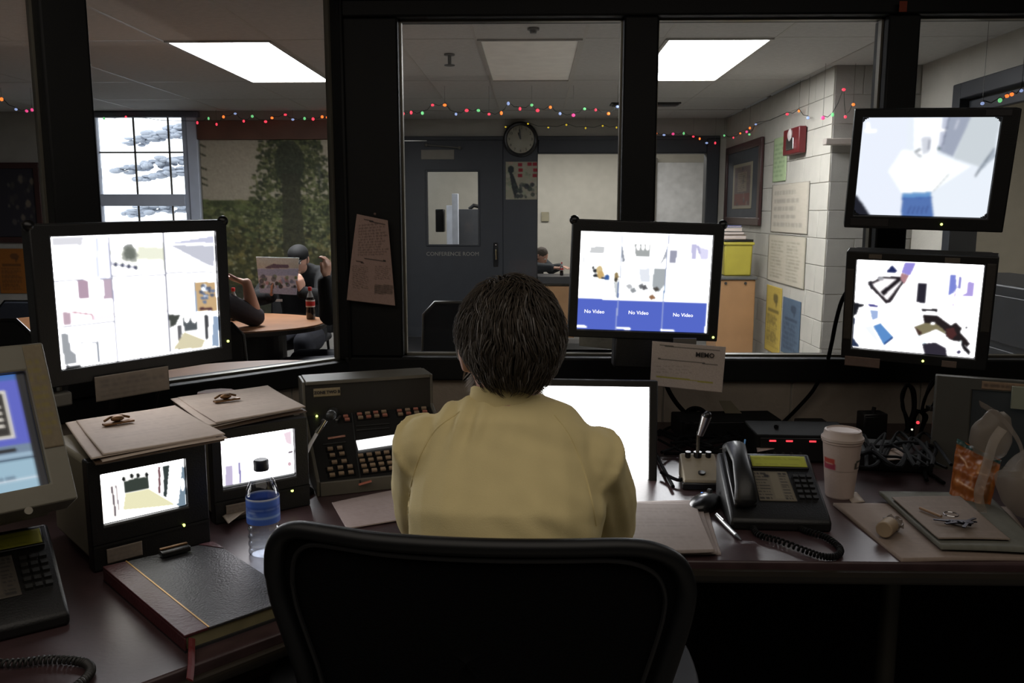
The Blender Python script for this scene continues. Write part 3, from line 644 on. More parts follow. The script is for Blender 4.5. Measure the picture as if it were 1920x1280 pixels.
def person(label, J, shirt, hairm, pants=NAVY, sleeve=1.0, voxel=.0075, hands=True, cap=None, fit=.012, name='person', skin=SKIN, tw=1.0, hair=True, apply_shirt=None):
    """J: pelvis, waist, chest, neck, head (centre), hf (face direction), hu (head up), sh/el/wr/hip/kn/an lists [L, R]; hand (fwd, palm, thumb)."""
    base = Vector(J['pelvis']); base.z = 0; t = thing(name, label, 'person', base)
    off = Matrix.Translation(-base)
    side = (Vector(J['sh'][1])-Vector(J['sh'][0])).normalized()
    b = MB(); pel, wa, ch, ne = [Vector(J[q]) for q in ('pelvis', 'waist', 'chest', 'neck')]
    shm = (Vector(J['sh'][0])+Vector(J['sh'][1]))/2
    tp = [pel, wa, ch, shm*.6+ch*.1+ne*.3]; tr_ = [(.165*tw, .115), (.145*tw, .105), (.165*tw, .115), (.15*tw, .085)]
    loft(b, tp, tr_, side, 20)
    loft(b, [ne+(ch-ne)*.2, ne, Vector(J['head'])-Vector(J['hu']).normalized()*.05], [.066, .056, .056], side, 16)
    R = frame_from(J['hf'], J['hu']); T = head_lofts(b, Vector(J['head']), R, J.get('hk', 1))
    for i in (0, 1):
        s, e, w_ = [Vector(J[q][i]) for q in ('sh', 'el', 'wr')]
        loft(b, [shm*.35+s*.65, s, s+(e-s)*.5, e], [.056, .054, .046, .040], n=14); loft(b, [e, e+(w_-e)*.3, w_], [.041, .042, .027], n=14)
        if hands: f, pn, th = J['hand'][i]; hand_lofts(b, w_, f, pn, th, J.get('curl', (.5, .5))[i])
        h, k, a = [Vector(J[q][i]) for q in ('hip', 'kn', 'an')]
        loft(b, [pel*.4+h*.6, h+(k-h)*.35, k], [.09, .082, .058], n=14); loft(b, [k, k+(a-k)*.3, a], [.056, .056, .038], n=14)
    remesh(b, 'body', skin, t, voxel, 3).matrix_parent_inverse = off
    # clothes
    g = MB(); F = fit
    loft(g, tp, [(x+F, y+F) for x, y in tr_], side, 20); [loft(g, [ne*.75+shm*.25-Vector((0, 0, .035)), Vector(s_)-Vector((0, 0, .004))], [.052, .064], n=16) for s_ in J['sh']]; loft(g, [shm*.5+ne*.5, ne-Vector((0, 0, .012))], [(.09, .075), (.066, .062)], side, 18)
    for i in (0, 1):
        s, e, w_ = [Vector(J[q][i]) for q in ('sh', 'el', 'wr')]; pts = [shm*.45+s*.55, s, s+(e-s)*.5]; rr = [.062+F, .060+F, .056+F]
        if sleeve > .5: pts.append(e); rr.append(.050+F)
        loft(g, pts, rr, n=16, capk=2)
        if sleeve >= .8: loft(g, [e, e+(w_-e)*(.5 if sleeve < 1 else .95)], [.050+F, (.046 if sleeve < 1 else .034)+F], n=16, capk=2)
    sh = remesh(g, 'shirt', shirt, t, voxel, 3, fn=apply_shirt); sh.matrix_parent_inverse = off
    g = MB(); loft(g, [wa*.3+pel*.7, pel], [(.16, .12), (.178, .13)], side, 20)
    for i in (0, 1):
        h, k, a = [Vector(J[q][i]) for q in ('hip', 'kn', 'an')]; loft(g, [pel*.4+h*.6, h+(k-h)*.35, k], [.1, .095, .078], n=16); loft(g, [k, k+(a-k)*.3, a], [.076, .074, .058], n=16)
    remesh(g, 'trousers', pants, t, .011, 3).matrix_parent_inverse = off
    for i in (0, 1):
        a = Vector(J['an'][i]); d = Vector((J['hf'][0], J['hf'][1], 0)).normalized(); g = MB(); loft(g, [V(a.x, a.y, .045)-d*.04, V(a.x, a.y, .045)+d*.08, V(a.x, a.y, .035)+d*.19], [(.04, .04), (.048, .04), (.038, .026)], (0, 0, 1) if False else d.cross(V(0, 0, 1)), 12)
        g.build('shoe', SHOE, t, smooth=True).matrix_parent_inverse = off
    k = J.get('hk', 1)
    for s in (-1, 1):
        g = MB(); g.sph((s*.032*k, .080*k, .006*k), .0125*k, m=T); e = g.build('eye', EYEW, t, smooth=True); e.matrix_parent_inverse = off
        g = MB(); g.sph((s*.032*k, .0895*k, .006*k), (.006*k, .0045*k, .006*k), m=T); g.build('iris', EYED, e, smooth=True)
    if hair:
        g = MB(); vs = []; fs = []; n, kk = 30, 14
        g.sph((0, -.012*k, .020*k), (.084*k, .096*k, .106*k), 30, 20, m=T)
        TI = T.inverted(); Tn = np.array(TI); T3 = np.array(T)
        def hairfn(co, no):
            loc = co @ Tn[:3, :3].T+Tn[:3, 3]
            push = np.clip((.030*k-loc[:, 2])/.03, 0, 1)*(loc[:, 1] > .02*k); loc = loc-np.stack([0*push, push*.03, -push*.02], 1)
            low = np.clip((-.045*k-loc[:, 2])/.02, 0, 1); loc[:, 2] += low*.02
            nz = np.array([mnoise.noise(Vector(p)*45) for p in loc])*.004; loc = loc+np.sign(loc)*nz[:, None]*.6
            return loc @ T3[:3, :3].T+T3[:3, 3]
        remesh(g, 'hair', hairm, t, .006, 1, fn=hairfn).matrix_parent_inverse = off
    if cap:
        g = MB(); g.sph((0, -.004*k, .055*k), (.086*k, .102*k, .075*k), 24, 12, m=T); g.prism([(-.06*k, .07*k), (-.05*k, .14*k), (0, .165*k), (.05*k, .14*k), (.06*k, .07*k)], .03*k, .038*k, m=T)
        g.build('cap', cap, t, smooth=True).matrix_parent_inverse = off
    return t, T, off
# ============================================================ LOBBY FURNITURE AND PEOPLE
def oval(ax, ay, n=56, e=2.3): return [(ax*math.copysign(abs(math.cos(t))**(2/e), math.cos(t)), ay*math.copysign(abs(math.sin(t))**(2/e), math.sin(t))) for t in np.linspace(0, 2*math.pi, n, endpoint=False)]
TZ = .74
tb = thing('oval_table', 'long oval wooden table where the visitors sit behind the left screen', 'table', (cx(300, 5.16)-.0, 5.16, 0))
MB().prism(oval(1.02, .53), TZ-.03, TZ).build('tabletop', WOOD, tb, bevel=.003)
MB().prism(oval(.78, .30), 0.02, TZ-.034).build('added_dark_core', mat('dark_core', (16, 16, 17), .6), tb)  # black block added to supply the darkness under the tabletop
MB().prism(oval(1.026, .536), TZ-.034, TZ-.010).build('edge_band', mat('dark_edge_band', (40, 34, 30), .5), tb)
for s in (-1, 1):
    MB().cyl((s*.5, 0, .03), (s*.5, 0, TZ-.034), .04).build('pedestal', SATIN, tb, smooth=True)
    m = MB(); m.box((s*.5, 0, .02), (.07, .7, .04)); m.box((s*.5, 0, .02), (.5, .07, .039)); m.build('foot', SATIN, tb, bevel=.006)
a = at(470, 690, 3.22)
tb2 = thing('round_table', 'round wooden table just outside the angled window below the left screen', 'table', (a.x, 3.25, 0))
MB().prism(oval(.60, .56, e=2), TZ-.03, TZ).build('tabletop', WOOD, tb2, bevel=.003)
MB().cyl((0, 0, .04), (0, 0, TZ-.03), .045).build('pedestal', SATIN, tb2, smooth=True)
m = MB(); m.box((0, 0, .02), (.8, .07, .04)); m.box((0, 0, .02), (.07, .8, .039)); m.build('foot', SATIN, tb2, bevel=.006)
def stack_chair(label, loc, rz, cm, top=.92, group=None, edge=None, w=.46):
    t = thing('lobby_chair', label, 'chair', loc, (0, 0, rz), group)
    P = [(-w/2, .47), (w/2, .47), (w/2+.005, .60), (w/2-.005, top-.06), (w/2-.06, top), (-w/2+.06, top), (-w/2+.005, top-.06), (-w/2-.005, .60)]
    MB().prism(P, -.23, -.195, ax='y').build('backrest', cm, t, bevel=.012, seg=3)
    MB().box((0, 0, .45), (w, .44, .05)).build('seat', cm, t, bevel=.02, seg=3)
    m = MB(); m.tube([(p[0]*1.02, -.215, p[1]+.004) for p in P[1:]+P[:1]], .009, 8); m.build('back_frame', edge or SATIN, t, smooth=True)
    for sx in (-1, 1):
        for sy in (-1, 1): MB().tube([(sx*.2, sy*.18, .43), (sx*.22, sy*.23, .01)], .011, 8).build('leg', edge or SATIN, t, smooth=True)
    return t
CHF = mat('slate_fabric', (46, 50, 60), .85, var=.1, bump=.2, bscale=200); CHB = mat('black_fabric', (22, 22, 23), .85, var=.1, bump=.2, bscale=200)
a = at(58, 580, 6.3); stack_chair('slate blue chair back showing above the far left end of the oval table', (a.x, 6.05, 0), 180, CHF, at(58, 567, 6.2).z)
a = at(8, 602, 3.3); stack_chair('black chair back at the far left edge, in front of the oval table', (a.x-.17, 3.5, 0), 10, CHB, at(8, 603, 3.3).z)
a = at(826, 575, 4.0); stack_chair('dark chair with thin pale edge added for a chair reflection, left of the seated man', (a.x+.03, 4.0, 0), 180, mat('reflected_chair_fabric', (40, 43, 48), .85), at(826, 577, 4.0).z, edge=mat('reflected_chair_edge', (120, 122, 120), .4, .5), w=.20+.08)  # solid chair added to stand in for one reflected in the pane
# visitors
d5 = at(478, 604, 4.98); el = V(d5.x, d5.y, TZ+.055)
wr_ = at(463, 530, 4.90)
c0 = V(el.x-.44, 4.42, 0)
person('person in dark short sleeved shirt, elbow on the oval table and bare forearm raised',
       dict(pelvis=c0+V(0, -.02, .50), waist=c0+V(.02, .08, .68), chest=c0+V(.05, .20, .90), neck=c0+V(.07, .30, 1.07), head=c0+V(.08, .35, 1.22), hf=(.3, 1, -.1), hu=(.05, .15, 1),
            sh=[c0+V(-.11, .26, 1.0), c0+V(.20, .20, 1.0)], el=[c0+V(-.18, .46, TZ+.06), el], wr=[c0+V(.03, .62, TZ+.05), wr_],
            hand=[((.6, .6, 0), (0, 0, -1), 1), ((-.9, .05, .25), (-.2, .1, 1), -1)], curl=(.3, .25),
            hip=[c0+V(-.10, 0, .48), c0+V(.10, 0, .48)], kn=[c0+V(-.13, .42, .50), c0+V(.13, .42, .50)], an=[c0+V(-.13, .40, .09), c0+V(.13, .40, .09)]),
       mat('charcoal_shirt', (44, 40, 46), .85, bump=.2, bscale=200), mat('brown_hair', (40, 30, 22), .6), sleeve=.6)
cp = at(553, 560, 6.15); c0 = V(cp.x-.0, 6.28, 0)
lh, rh = at(508, 556, 5.86), at(566, 548, 5.86)
blackshirt = mat('black_shirt', (17, 17, 18), .85, bump=.2, bscale=200)
tmid, Tm, offm = person('person in black cap and black shirt reading a newspaper behind the oval table',
       dict(pelvis=c0+V(0, .08, .50), waist=c0+V(0, .08, .68), chest=c0+V(0, .04, .86), neck=c0+V(0, .0, 1.0), head=(at(560, 487, 6.2)), hf=(-.05, -1, -.35), hu=(0, -.25, 1), hk=.86,
            sh=[c0+V(-.18, .03, .95), c0+V(.18, .03, .95)], el=[c0+V(-.24, -.20, .80), c0+V(.22, -.20, .80)], wr=[lh, rh],
            hand=[((.1, -.1, 1), (.8, .4, 0), 1), ((-.1, -.1, 1), (-.8, .4, 0), -1)], curl=(.8, .8),
            hip=[c0+V(-.1, .05, .48), c0+V(.1, .05, .48)], kn=[c0+V(-.12, -.36, .50), c0+V(.12, -.36, .50)], an=[c0+V(-.12, -.34, .09), c0+V(.12, -.34, .09)]),
       blackshirt, mat('dark_hair', (26, 22, 20), .6), cap=mat('black_cap', (8, 8, 9), .8))
a = at(523, 562, 6.10)
q = [(480, 481), (561, 483), (556, 553), (487, 549)]
cv = Cv(90, 76, (160, 168, 184), q); cv.rect(470, 478, 570, 505, (150, 158, 156)); cv.poly([(497, 503), (512, 496), (541, 498), (541, 504), (500, 505)], (84, 78, 96)); cv.rect(480, 506, 562, 519, (122, 140, 176), .8)
cv.dab(60, 484, 520, 560, 542, [(96, 110, 140), (170, 166, 172), (70, 76, 90), (80, 104, 84), (150, 120, 130), (120, 134, 168)], 1.5, 5); cv.rect(480, 541, 562, 556, (138, 144, 166)); cv.dab(12, 490, 533, 556, 539, [(44, 46, 50), (60, 84, 62)], 2, 4); cv.noise(8).blur(1)
cv.C = np.clip(cv.C*1.32, 0, 1)
cn = [at(x, y, 5.80+(.03 if y > 520 else 0)) for x, y in q]
MB().box(at(523, 563, 6.10), (.05, .004, .018)).build('shirt_print', mat('pale_print', (150, 132, 120), .7), tmid).matrix_parent_inverse = offm
news = tag(flat('newspaper', cv, cn, PRINT, thick=.002, shape=curl(.006)), 'open newspaper with colour photographs held up behind the oval table', 'newspaper')
def soda(label, loc, group, k=1.0, n='soda_bottle'):
    t = thing(n, label, 'bottle', loc, group=group); COLA = mat('cola', (22, 10, 8), .12, coat=.6)
    P = [(.030, 0), (.034, .006), (.034, .06), (.030, .09), (.034, .12), (.033, .15), (.020, .19), (.012, .21), (.012, .225)]
    MB().lathe([(r*k, z*k) for r, z in P[:6]]+[(.026*k, .17*k)], n=20).build('cola', COLA, t, smooth=True)
    MB().lathe([(.0262*k, .168*k), (.020*k, .19*k), (.0125*k, .21*k), (.0125*k, .222*k)], n=20).build('bottle_neck', mat('clear_neck', (150, 150, 150), .1, coat=.5), t, smooth=True)
    MB().lathe([(.0345*k, .095*k), (.0348*k, .10*k), (.0348*k, .145*k), (.0345*k, .15*k)], n=20).build('bottle_label', mat('label_white', (190, 180, 178), .5), t, smooth=True)
    MB().lathe([(.035*k, .105*k), (.0352*k, .11*k), (.0352*k, .135*k), (.035*k, .138*k)], n=20).build('label_band', RED, t, smooth=True)
    MB().lathe([(.014*k, .220*k), (.015*k, .223*k), (.015*k, .245*k), (.013*k, .248*k)], n=14).build('cap', RED, t, smooth=True); return t
a = atz(583, 598, TZ); soda('cola bottle with red cap on the right end of the oval table', (a.x, a.y, TZ), 'cola bottles on the oval table', .82)
a = atz(462, 598, TZ); soda('cola bottle with red cap just left of the raised forearm', (a.x, a.y, TZ), 'cola bottles on the oval table', .70)
a = atz(446, 600, TZ); soda('cola bottle nearest the left screen, behind the bent elbow', (a.x-.02, a.y, TZ), 'cola bottles on the oval table', .82)
c0 = V(at(672, 560, 4.95).x, 5.0, 0); hw = at(610, 518, 4.75)
person('person in black clothes at the right of the oval table, raising one hand',
       dict(pelvis=c0+V(.02, 0, .50), waist=c0+V(0, 0, .68), chest=c0+V(-.03, .0, .90), neck=c0+V(-.05, .0, 1.07), head=c0+V(-.02, .0, 1.22), hf=(-1, .2, -.1), hu=(-.05, 0, 1),
            sh=[c0+V(-.06, -.17, 1.0), c0+V(-.02, .18, 1.0)], el=[at(612, 590, 4.72)+V(.02, 0, 0), c0+V(.02, .24, .74)], wr=[hw+V(.0, 0, -.02), c0+V(.0, .14, .60)],
            hand=[((.25, .0, 1), (-1, .2, .2), 1), ((-1, 0, 0), (0, 0, -1), 1)], curl=(.9, .3),
            hip=[c0+V(0, -.1, .48), c0+V(0, .1, .48)], kn=[c0+V(-.40, -.14, .50), c0+V(-.40, .14, .50)], an=[c0+V(-.38, -.14, .09), c0+V(-.38, .14, .09)]),
       blackshirt, mat('dark_hair', (26, 22, 20), .6))
for px, Y_, rz, lb in ((400, 4.36, 0, 'black lobby chair under the visitor with the bare forearm'), (553, 6.40, 180, 'black lobby chair under the newspaper reader'), (674, 5.0, 90, 'black lobby chair under the visitor in black at the right')):
    stack_chair(lb, (at(px, 600, Y_).x, Y_, 0), rz, CHB, .86, group=None)
# person behind the hatch
hc = at(1014, 480, 10.35); c0 = V(hc.x-.05, 10.5, 0)
person('grey haired person bending over the counter beyond the door wall',
       dict(pelvis=c0+V(-.05, .1, .50), waist=c0+V(-.04, .06, .68), chest=c0+V(-.03, 0, .84), neck=c0+V(.0, -.05, 1.0-.08), head=hc, hf=(.8, -.35, -.55), hu=(.45, -.2, .8), hk=.9,
            sh=[c0+V(-.13, -.10, .84), c0+V(-.0, .12, .86)], el=[c0+V(.0, -.26, .70+.06), c0+V(.18, .02, .72)], wr=[c0+V(.18, -.32, .76), c0+V(.28, -.12, .76)],
            hand=[((1, 0, 0), (0, 0, -1), 1), ((.7, -.6, 0), (0, 0, -1), -1)], curl=(.3, .3),
            hip=[c0+V(-.1, 0, .48), c0+V(0, .15, .48)], kn=[c0+V(.05, -.2, .5), c0+V(.25, .2, .5)], an=[c0+V(.05, -.1, .09), c0+V(.2, .2, .09)]),
       mat('charcoal_jacket', (46, 50, 54), .85), mat('grey_brown_hair', (74, 64, 54), .7))
a = at(1053, 515, YR+.1); soda('small bottle with red cap on the counter beyond the door wall', (a.x, YR+.1, zc), None, .6, 'small_bottle')
# wooden cabinet, yellow bin, books
a = at(1346, 520, 7.7); b = at(1417, 520, 7.7); ct = at(1380, 519, 7.7).z
t = thing('wooden_cabinet', 'tan wooden cabinet against the block wall under the yellow bin', 'cabinet', (a.x, 7.7, 0)); wd = b.x-a.x
MB().box2((0, 0, 0), (wd, .42, ct-.025)).build('body', TANWOOD, t, bevel=.006); MB().box2((-.015, -.015, ct-.025), (wd+.012, .43, ct)).build('worktop', mat('grey_worktop', (86, 86, 84), .5), t, bevel=.004)
for px, py in ((1361, 531), (1398, 531)): q = at(px, py, 7.69); MB().cyl((q.x-a.x, 0, q.z), (q.x-a.x, -.012, q.z), .012).build('fixing', DKGREY, t)
a = at(1357, 512, 7.8); b = at(1413, 452, 7.8); bw_ = b.x-a.x; bh_ = b.z-ct
t = thing('yellow_bin', 'bright yellow plastic bin with black lid on the wooden cabinet', 'bin', (a.x, 7.8, ct))
YB = mat('yellow_plastic', (172, 160, 62), .4, var=.06)
MB().box((bw_/2, .14, bh_/2), (bw_*.94, .26, bh_), taper=1.06).build('bin_body', YB, t, bevel=.015); MB().box2((-.01, -.01, bh_-.035), (bw_+.01, .29, bh_-.01)).build('rim', YB, t, bevel=.006); MB().box2((.0, .0, bh_-.008), (bw_, .28, bh_+.015)).build('lid', SATIN, t, bevel=.005)
zb_ = ct+bh_+.015
for i, (cl, th, x0, x1, lb) in enumerate((((120, 96, 74), .04, 1342, 1400, 'brown book at the bottom of the stack on the yellow bin'), ((40, 40, 44), .03, 1344, 1396, 'black book second from the bottom on the yellow bin'), ((170, 166, 156), .035, 1342, 1392, 'off-white book near the top of the stack on the yellow bin'), ((88, 96, 150), .016, 1346, 1390, 'thin blue folder on top of the stack on the yellow bin'))):
    a = at(x0, 440, 7.85); b = at(x1, 440, 7.85); t = thing('book', lb, 'book', (a.x, 7.85, zb_)); wq = b.x-a.x
    MB().box2((0, 0, 0), (wq, .2, .004)).build('cover', mat('cover%d' % i, cl, .6), t); MB().box2((0, 0, th-.004), (wq, .2, th)).build('cover', mat('cover%d' % i, cl, .6), t)
    MB().box2((0, 0, 0.004), (.006, .2, th-.004)).build('spine', mat('cover%d' % i, cl, .6), t); MB().box2((.006, .004, .004), (wq-.005, .195, th-.004)).build('pages', PAPER, t); zb_ += th+.001
# things on the right wall
wxr = RX-.012
def onwall(name, label, cat, quad_px, cv, thick=.003, x=wxr, m=PRINT, parent=None):
    # quad: left px, right px, z from left column
    c = [atx(px, py, x) for px, py in quad_px]
    yl = (c[0].y+c[3].y)/2; yr = (c[1].y+c[2].y)/2; zt_ = (c[0].z+c[1].z)/2; zb2 = (c[2].z+c[3].z)/2
    o = flat(name, cv, [(x, yl, zt_), (x, yr, zt_), (x, yr, zb2), (x, yl, zb2)], m, thick=thick, parent=parent)
    return tag(o, label, cat) if label else o
c = [atx(px, py, wxr) for px, py in ((1366, 279), (1434, 255), (1431, 427), (1366, 417))]
t = thing('framed_picture', 'dark framed document picture on the cream block wall', 'picture', (wxr, c[0].y, 0)); yl, yr, z1, z0 = c[0].y, c[1].y, (c[0].z+c[1].z)/2, (c[2].z+c[3].z)/2
FR = mat('dark_wood_frame', (58, 34, 32), .4)
for p0, p1 in (((-.03, yr-yl, z1-.075), (0, 0, z1)), ((-.03, yr-yl, z0), (0, 0, z0+.075)), ((-.03, -.09, z0+.07), (0, 0, z1-.07)), ((-.03, yr-yl, z0+.07), (0, yr-yl+.09, z1-.07))): MB().box2(p0, p1).build('frame_bar', FR, t, bevel=.006)
MB().box2((-.014, yr-yl+.08, z0+.07), (-.002, -.08, z1-.07)).build('mat_board', mat('mat_slate', (62, 66, 72), .7), t)
cv = Cv(50, 90, (168, 160, 138)); cv.rect(.10, .07, .9, .93, (120, 104, 100)); cv.rect(.28, .2, .72, .62, (150, 138, 118)); cv.lines(.3, .22, .7, .6, 9, (90, 70, 66), .02); cv.rect(.12, .66, .88, .92, (132, 84, 74)); cv.dab(20, .12, .1, .88, .9, [(96, 90, 92), (142, 120, 110)], .02, .06); cv.blur(1)
cv.C *= .85; yy0, yy1 = (yr-yl)*.24, (yr-yl)*.78
flat('document', cv, [(-.018, yy0, z1-.20), (-.018, yy1, z1-.20), (-.018, yy1, z0+.16), (-.018, yy0, z0+.16)], PRINT, t, thick=.002)
def paper_cv(bg, fg, nl, logo=None, n=(40, 70), border=False, cols=1):
    cv = Cv(n[0], n[1], bg)
    for k in range(cols): cv.lines(.1+k*.9/cols, .1 if not logo else .42, (k+1)*.9/cols, .92, nl, fg, .4/nl, .5)
    if logo: cv.ell(.62, .17, .16, .07, fg, .8); cv.poly([(.62, .2), (.78, .2), (.66, .32)], fg, .8); cv.rect(.15, .34, .85, .39, fg, .7)
    if border: cv.rect(0, 0, 1, .012, fg); cv.rect(0, .988, 1, 1, fg); cv.rect(0, 0, .02, 1, fg); cv.rect(.98, 0, 1, 1, fg)
    return cv.noise(3).blur(1)
onwall('green_notice', 'pale green printed notice left of the fire alarm', 'notice', ((1450, 261), (1475, 254), (1474, 338), (1450, 342)), paper_cv((164, 182, 140), (104, 124, 92), 8, n=(20, 40)))
onwall('wall_chart', 'large cream notice with tree diagram below the fire alarm', 'notice', ((1448, 348), (1519, 338), (1512, 437), (1444, 436)), paper_cv((182, 174, 158), (134, 128, 118), 5, border=True))
onwall('two_column_notice', 'cream two page notice below the tree diagram', 'notice', ((1442, 440), (1512, 444), (1506, 540), (1437, 526)), paper_cv((182, 174, 156), (128, 122, 106), 12, border=True, cols=2))
onwall('yellow_notice', 'yellow leaflet with dark emblem low on the block wall', 'notice', ((1439, 534), (1467, 540), (1460, 666), (1432, 655)), paper_cv((180, 156, 72), (84, 74, 36), 14, True, n=(24, 60)))
onwall('blue_notice', 'blue leaflet with dark emblem beside the yellow leaflet', 'notice', ((1469, 557), (1503, 565), (1495, 668), (1463, 664)), paper_cv((78, 96, 114), (44, 58, 74), 12, True, n=(24, 60)))
c = [atx(px, py, wxr) for px, py in ((1483, 245), (1513, 241), (1510, 286), (1482, 283))]; ym = (c[0].y+c[1].y)/2; zm = (c[0].z+c[2].z)/2
t = thing('fire_alarm', 'red fire alarm horn with silver strobe on the block wall', 'alarm', (wxr, ym, zm)); hh = (c[0].z-c[2].z)/2; hw_ = (c[0].y-c[1].y)/2
MB().box((-.03, 0, 0), (.06, hw_*2, hh*2)).build('housing', mat('alarm_red', (98, 28, 30), .4), t, bevel=.008)
MB().box((-.065, 0, -.02), (.012, hw_*.9, hh*.9)).build('strobe', SILVER, t, bevel=.006); m = MB(); m.lathe([(.045, 0), (.05, .01), (.03, .02)], n=18, m=Matrix.Translation((-.06, 0, .05)) @ Matrix.Rotation(-math.pi/2, 4, 'Y')); m.build('sounder', mat('sounder', (190, 180, 176), .4), t, smooth=True)
tag(MB().tube([at(1541, y, YC-.03) for y in (230, 240)]+[atx(1515, 240, wxr)], .006, 6).build('alarm_conduit', GREYP), 'thin conduit running from the fire alarm to the wall corner', 'conduit') if False else None
# grey wall facing us: pale ledge
a = at(1545, 260, YC-.05); b = at(1600, 272, YC-.05); tag(MB().box2((a.x, YC-.10, b.z), (b.x+.1, YC-.022, a.z)).build('wall_ledge', mat('pale_ledge', (160, 150, 142), .5), bevel=.006), 'pale ledge on the grey wall left of the top right screen', 'ledge')
# far left pictures on the lobby wall
a = at(-25, 305, YL); b = at(86, 455, YL)
t = thing('framed_picture', 'dark framed picture collage at the far left edge', 'picture', (a.x, YL-.002, b.z)); W_, H_ = b.x-a.x, a.z-b.z
for p0, p1 in (((0, -.03, 0), (W_, 0, .06)), ((0, -.03, H_-.06), (W_, 0, H_)), ((0, -.03, .06), (.06, 0, H_-.06)), ((W_-.06, -.03, .06), (W_, 0, H_-.06))): MB().box2(p0, p1).build('frame_bar', FR, t, bevel=.005)
cv = Cv(60, 70, (40, 38, 46)); cv.dab(28, .3, .1, .95, .95, [(96, 90, 80), (70, 64, 58), (120, 108, 92), (58, 52, 54)], .02, .06, 1.2); cv.blur(1)
flat('picture', cv, [(.06, -.012, H_-.06), (W_-.06, -.012, H_-.06), (W_-.06, -.012, .06), (.06, -.012, .06)], PRINT, t, thick=.004)
a = at(-6, 466, YL-.01); b = at(52, 550, YL-.01); tag(flat('orange_notice', paper_cv((146, 88, 26), (88, 52, 24), 10, True), [(a.x, YL-.01, a.z), (b.x, YL-.01, a.z), (b.x, YL-.01, b.z), (a.x, YL-.01, b.z)], PRINT, thick=.003), 'orange printed notice at the far left edge below the picture', 'notice')
a = at(60, 485, YL-.01); b = at(78, 570, YL-.01); tag(MB().box2((a.x, YL-.02, b.z), (b.x, YL-.002, a.z)).build('teal_folder', mat('teal_card', (44, 84, 80), .6), bevel=.002), 'narrow teal card on the wall beside the orange notice', 'card')
# keyboard and papers on the lobby side ledge behind the middle pane
a = at(1095, 655, FY+.2)
ld = thing('window_ledge', 'pale ledge outside the middle window pane', 'ledge', (.0, FY+.10, 0)); MB().box2((at(1050, 600, FY+.2).x, 0, .90), (.42, .34, .935)).build('board', mat('pale_ledge', (160, 150, 142), .5), ld, bevel=.004)
t = thing('keyboard', 'black keyboard lying on the ledge behind the middle pane', 'keyboard', (cx(1085, FY+.2), FY+.22, .936)); MB().box2((-.16, -.07, 0), (.10, .07, .018)).build('keyboard_body', SATIN, t, bevel=.005)
for r in range(4):
    for c_ in range(10): MB().box((-.14+c_*.025, -.045+r*.03, .021), (.02, .024, .006)).build('key', BLACK, t) if (r, c_) == (0, 0) else linkmesh('key', t.children[1].data, t, (c_*.025, r*.03, 0))
cq = [at(x, y, FY+.12) for x, y in ((1086, 630), (1150, 632), (1150, 655), (1086, 648))]
tag(flat('paper_slip', paper_cv((150, 146, 132), (110, 106, 98), 4, n=(24, 12)), cq, PRINT, thick=.002), 'paper slip standing behind the glass under the middle screen', 'paper')
# ---------------- string of coloured lights
def string(label, pts, Y, cols=None, sag=.03, r=.012, bright=1.0, X_=None):
    P = [atx(px, py, X_) if X_ else at(px, py, Y) for px, py in pts]; base = P[0]
    t = thing('string_lights', label, 'lights', base, group='strings of coloured lights')
    cord = []
    for a, b in zip(P[:-1], P[1:]): cord += [a-base+V(0, 0, .015), (a+b)/2-base+V(0, 0, -.005)]
    cord.append(P[-1]-base+V(0, 0, .015)); MB().tube(cord, .0025, 5).build('cord', mat('green_cord', (24, 34, 26), .6), t)
    pal = {'r': (255, 60, 80), 'o': (255, 120, 50), 'g': (120, 220, 140), 'b': (150, 170, 220), 'p': (255, 80, 150), 'y': (220, 190, 50)}
    for p in P[::4]+[P[-1]]:
        d = p-base; MB().tube([d+V(0, 0, .014), V(d.x, d.y+(0 if X_ is None else 0), H-.01-base.z)], .0012, 4).build('hanging_thread', mat('thread', (90, 88, 80), .6), t)
    for i, p in enumerate(P):
        k = cols[i % len(cols)]; mm = mat('bulb_'+k, pal[k], .4, var=0, emit=1.5 if k in 'ro' else .8)
        d = p-base; MB().sph(d, (r*random.uniform(.8, 1.3), r, r*random.uniform(.8, 1.3)), 8, 6).build('bulb', mm, t, smooth=True)
    return t
mid = [(756, 213), (771, 211), (792, 212), (811, 197), (834, 197), (855, 214), (875, 207), (897, 207), (917, 214), (940, 212), (953, 194), (975, 204), (997, 197), (1008, 207), (1032, 201), (1050, 213), (1075, 216), (1096, 204), (1117, 206), (1141, 213), (1158, 200)]
string('coloured light string across the middle pane above the clock', mid, 7.2, 'rrgrobrgrobrgrobpgrob', r=.0125)
string('row of small yellow bulbs just above the clock', [(948, 238), (990, 232), (1028, 239), (1062, 234), (1098, 240), (1130, 236), (1156, 239)], 9.5, 'y', r=.009)
lf = [(195, 222), (236, 219), (370, 230), (391, 222), (406, 233), (419, 219), (441, 213), (457, 227), (473, 218), (498, 228), (510, 221), (535, 215), (549, 224), (571, 222), (587, 223), (604, 219), (614, 220), (624, 227)]
string('coloured light string above the woodland mural', lf, 8.75, 'grrgrobrgrorbgroob', r=.0125)
string('short coloured light string at the far left edge', [(3, 186), (30, 205), (50, 208), (60, 206)], 7.2, 'obpp', r=.0125)
string('coloured light string along the wall right of the door', [(1230, 250), (1245, 253), (1262, 251), (1282, 250), (1300, 256), (1312, 260), (1325, 268), (1341, 268)], 9.55, 'obpgrobr', r=.0125)
string('coloured light string running up the block wall', [(1358, 254), (1375, 258), (1388, 250), (1400, 247), (1406, 240), (1405, 252), (1417, 233), (1476, 214), (1498, 208), (1515, 221)], 0, 'gropogbrob', r=.010, X_=RX-.05)
string('coloured light string on the grey wall by the top right screen', [(1543, 221), (1561, 215), (1582, 168), (1585, 219), (1600, 196)], YC-.1, 'pgrro', r=.012)
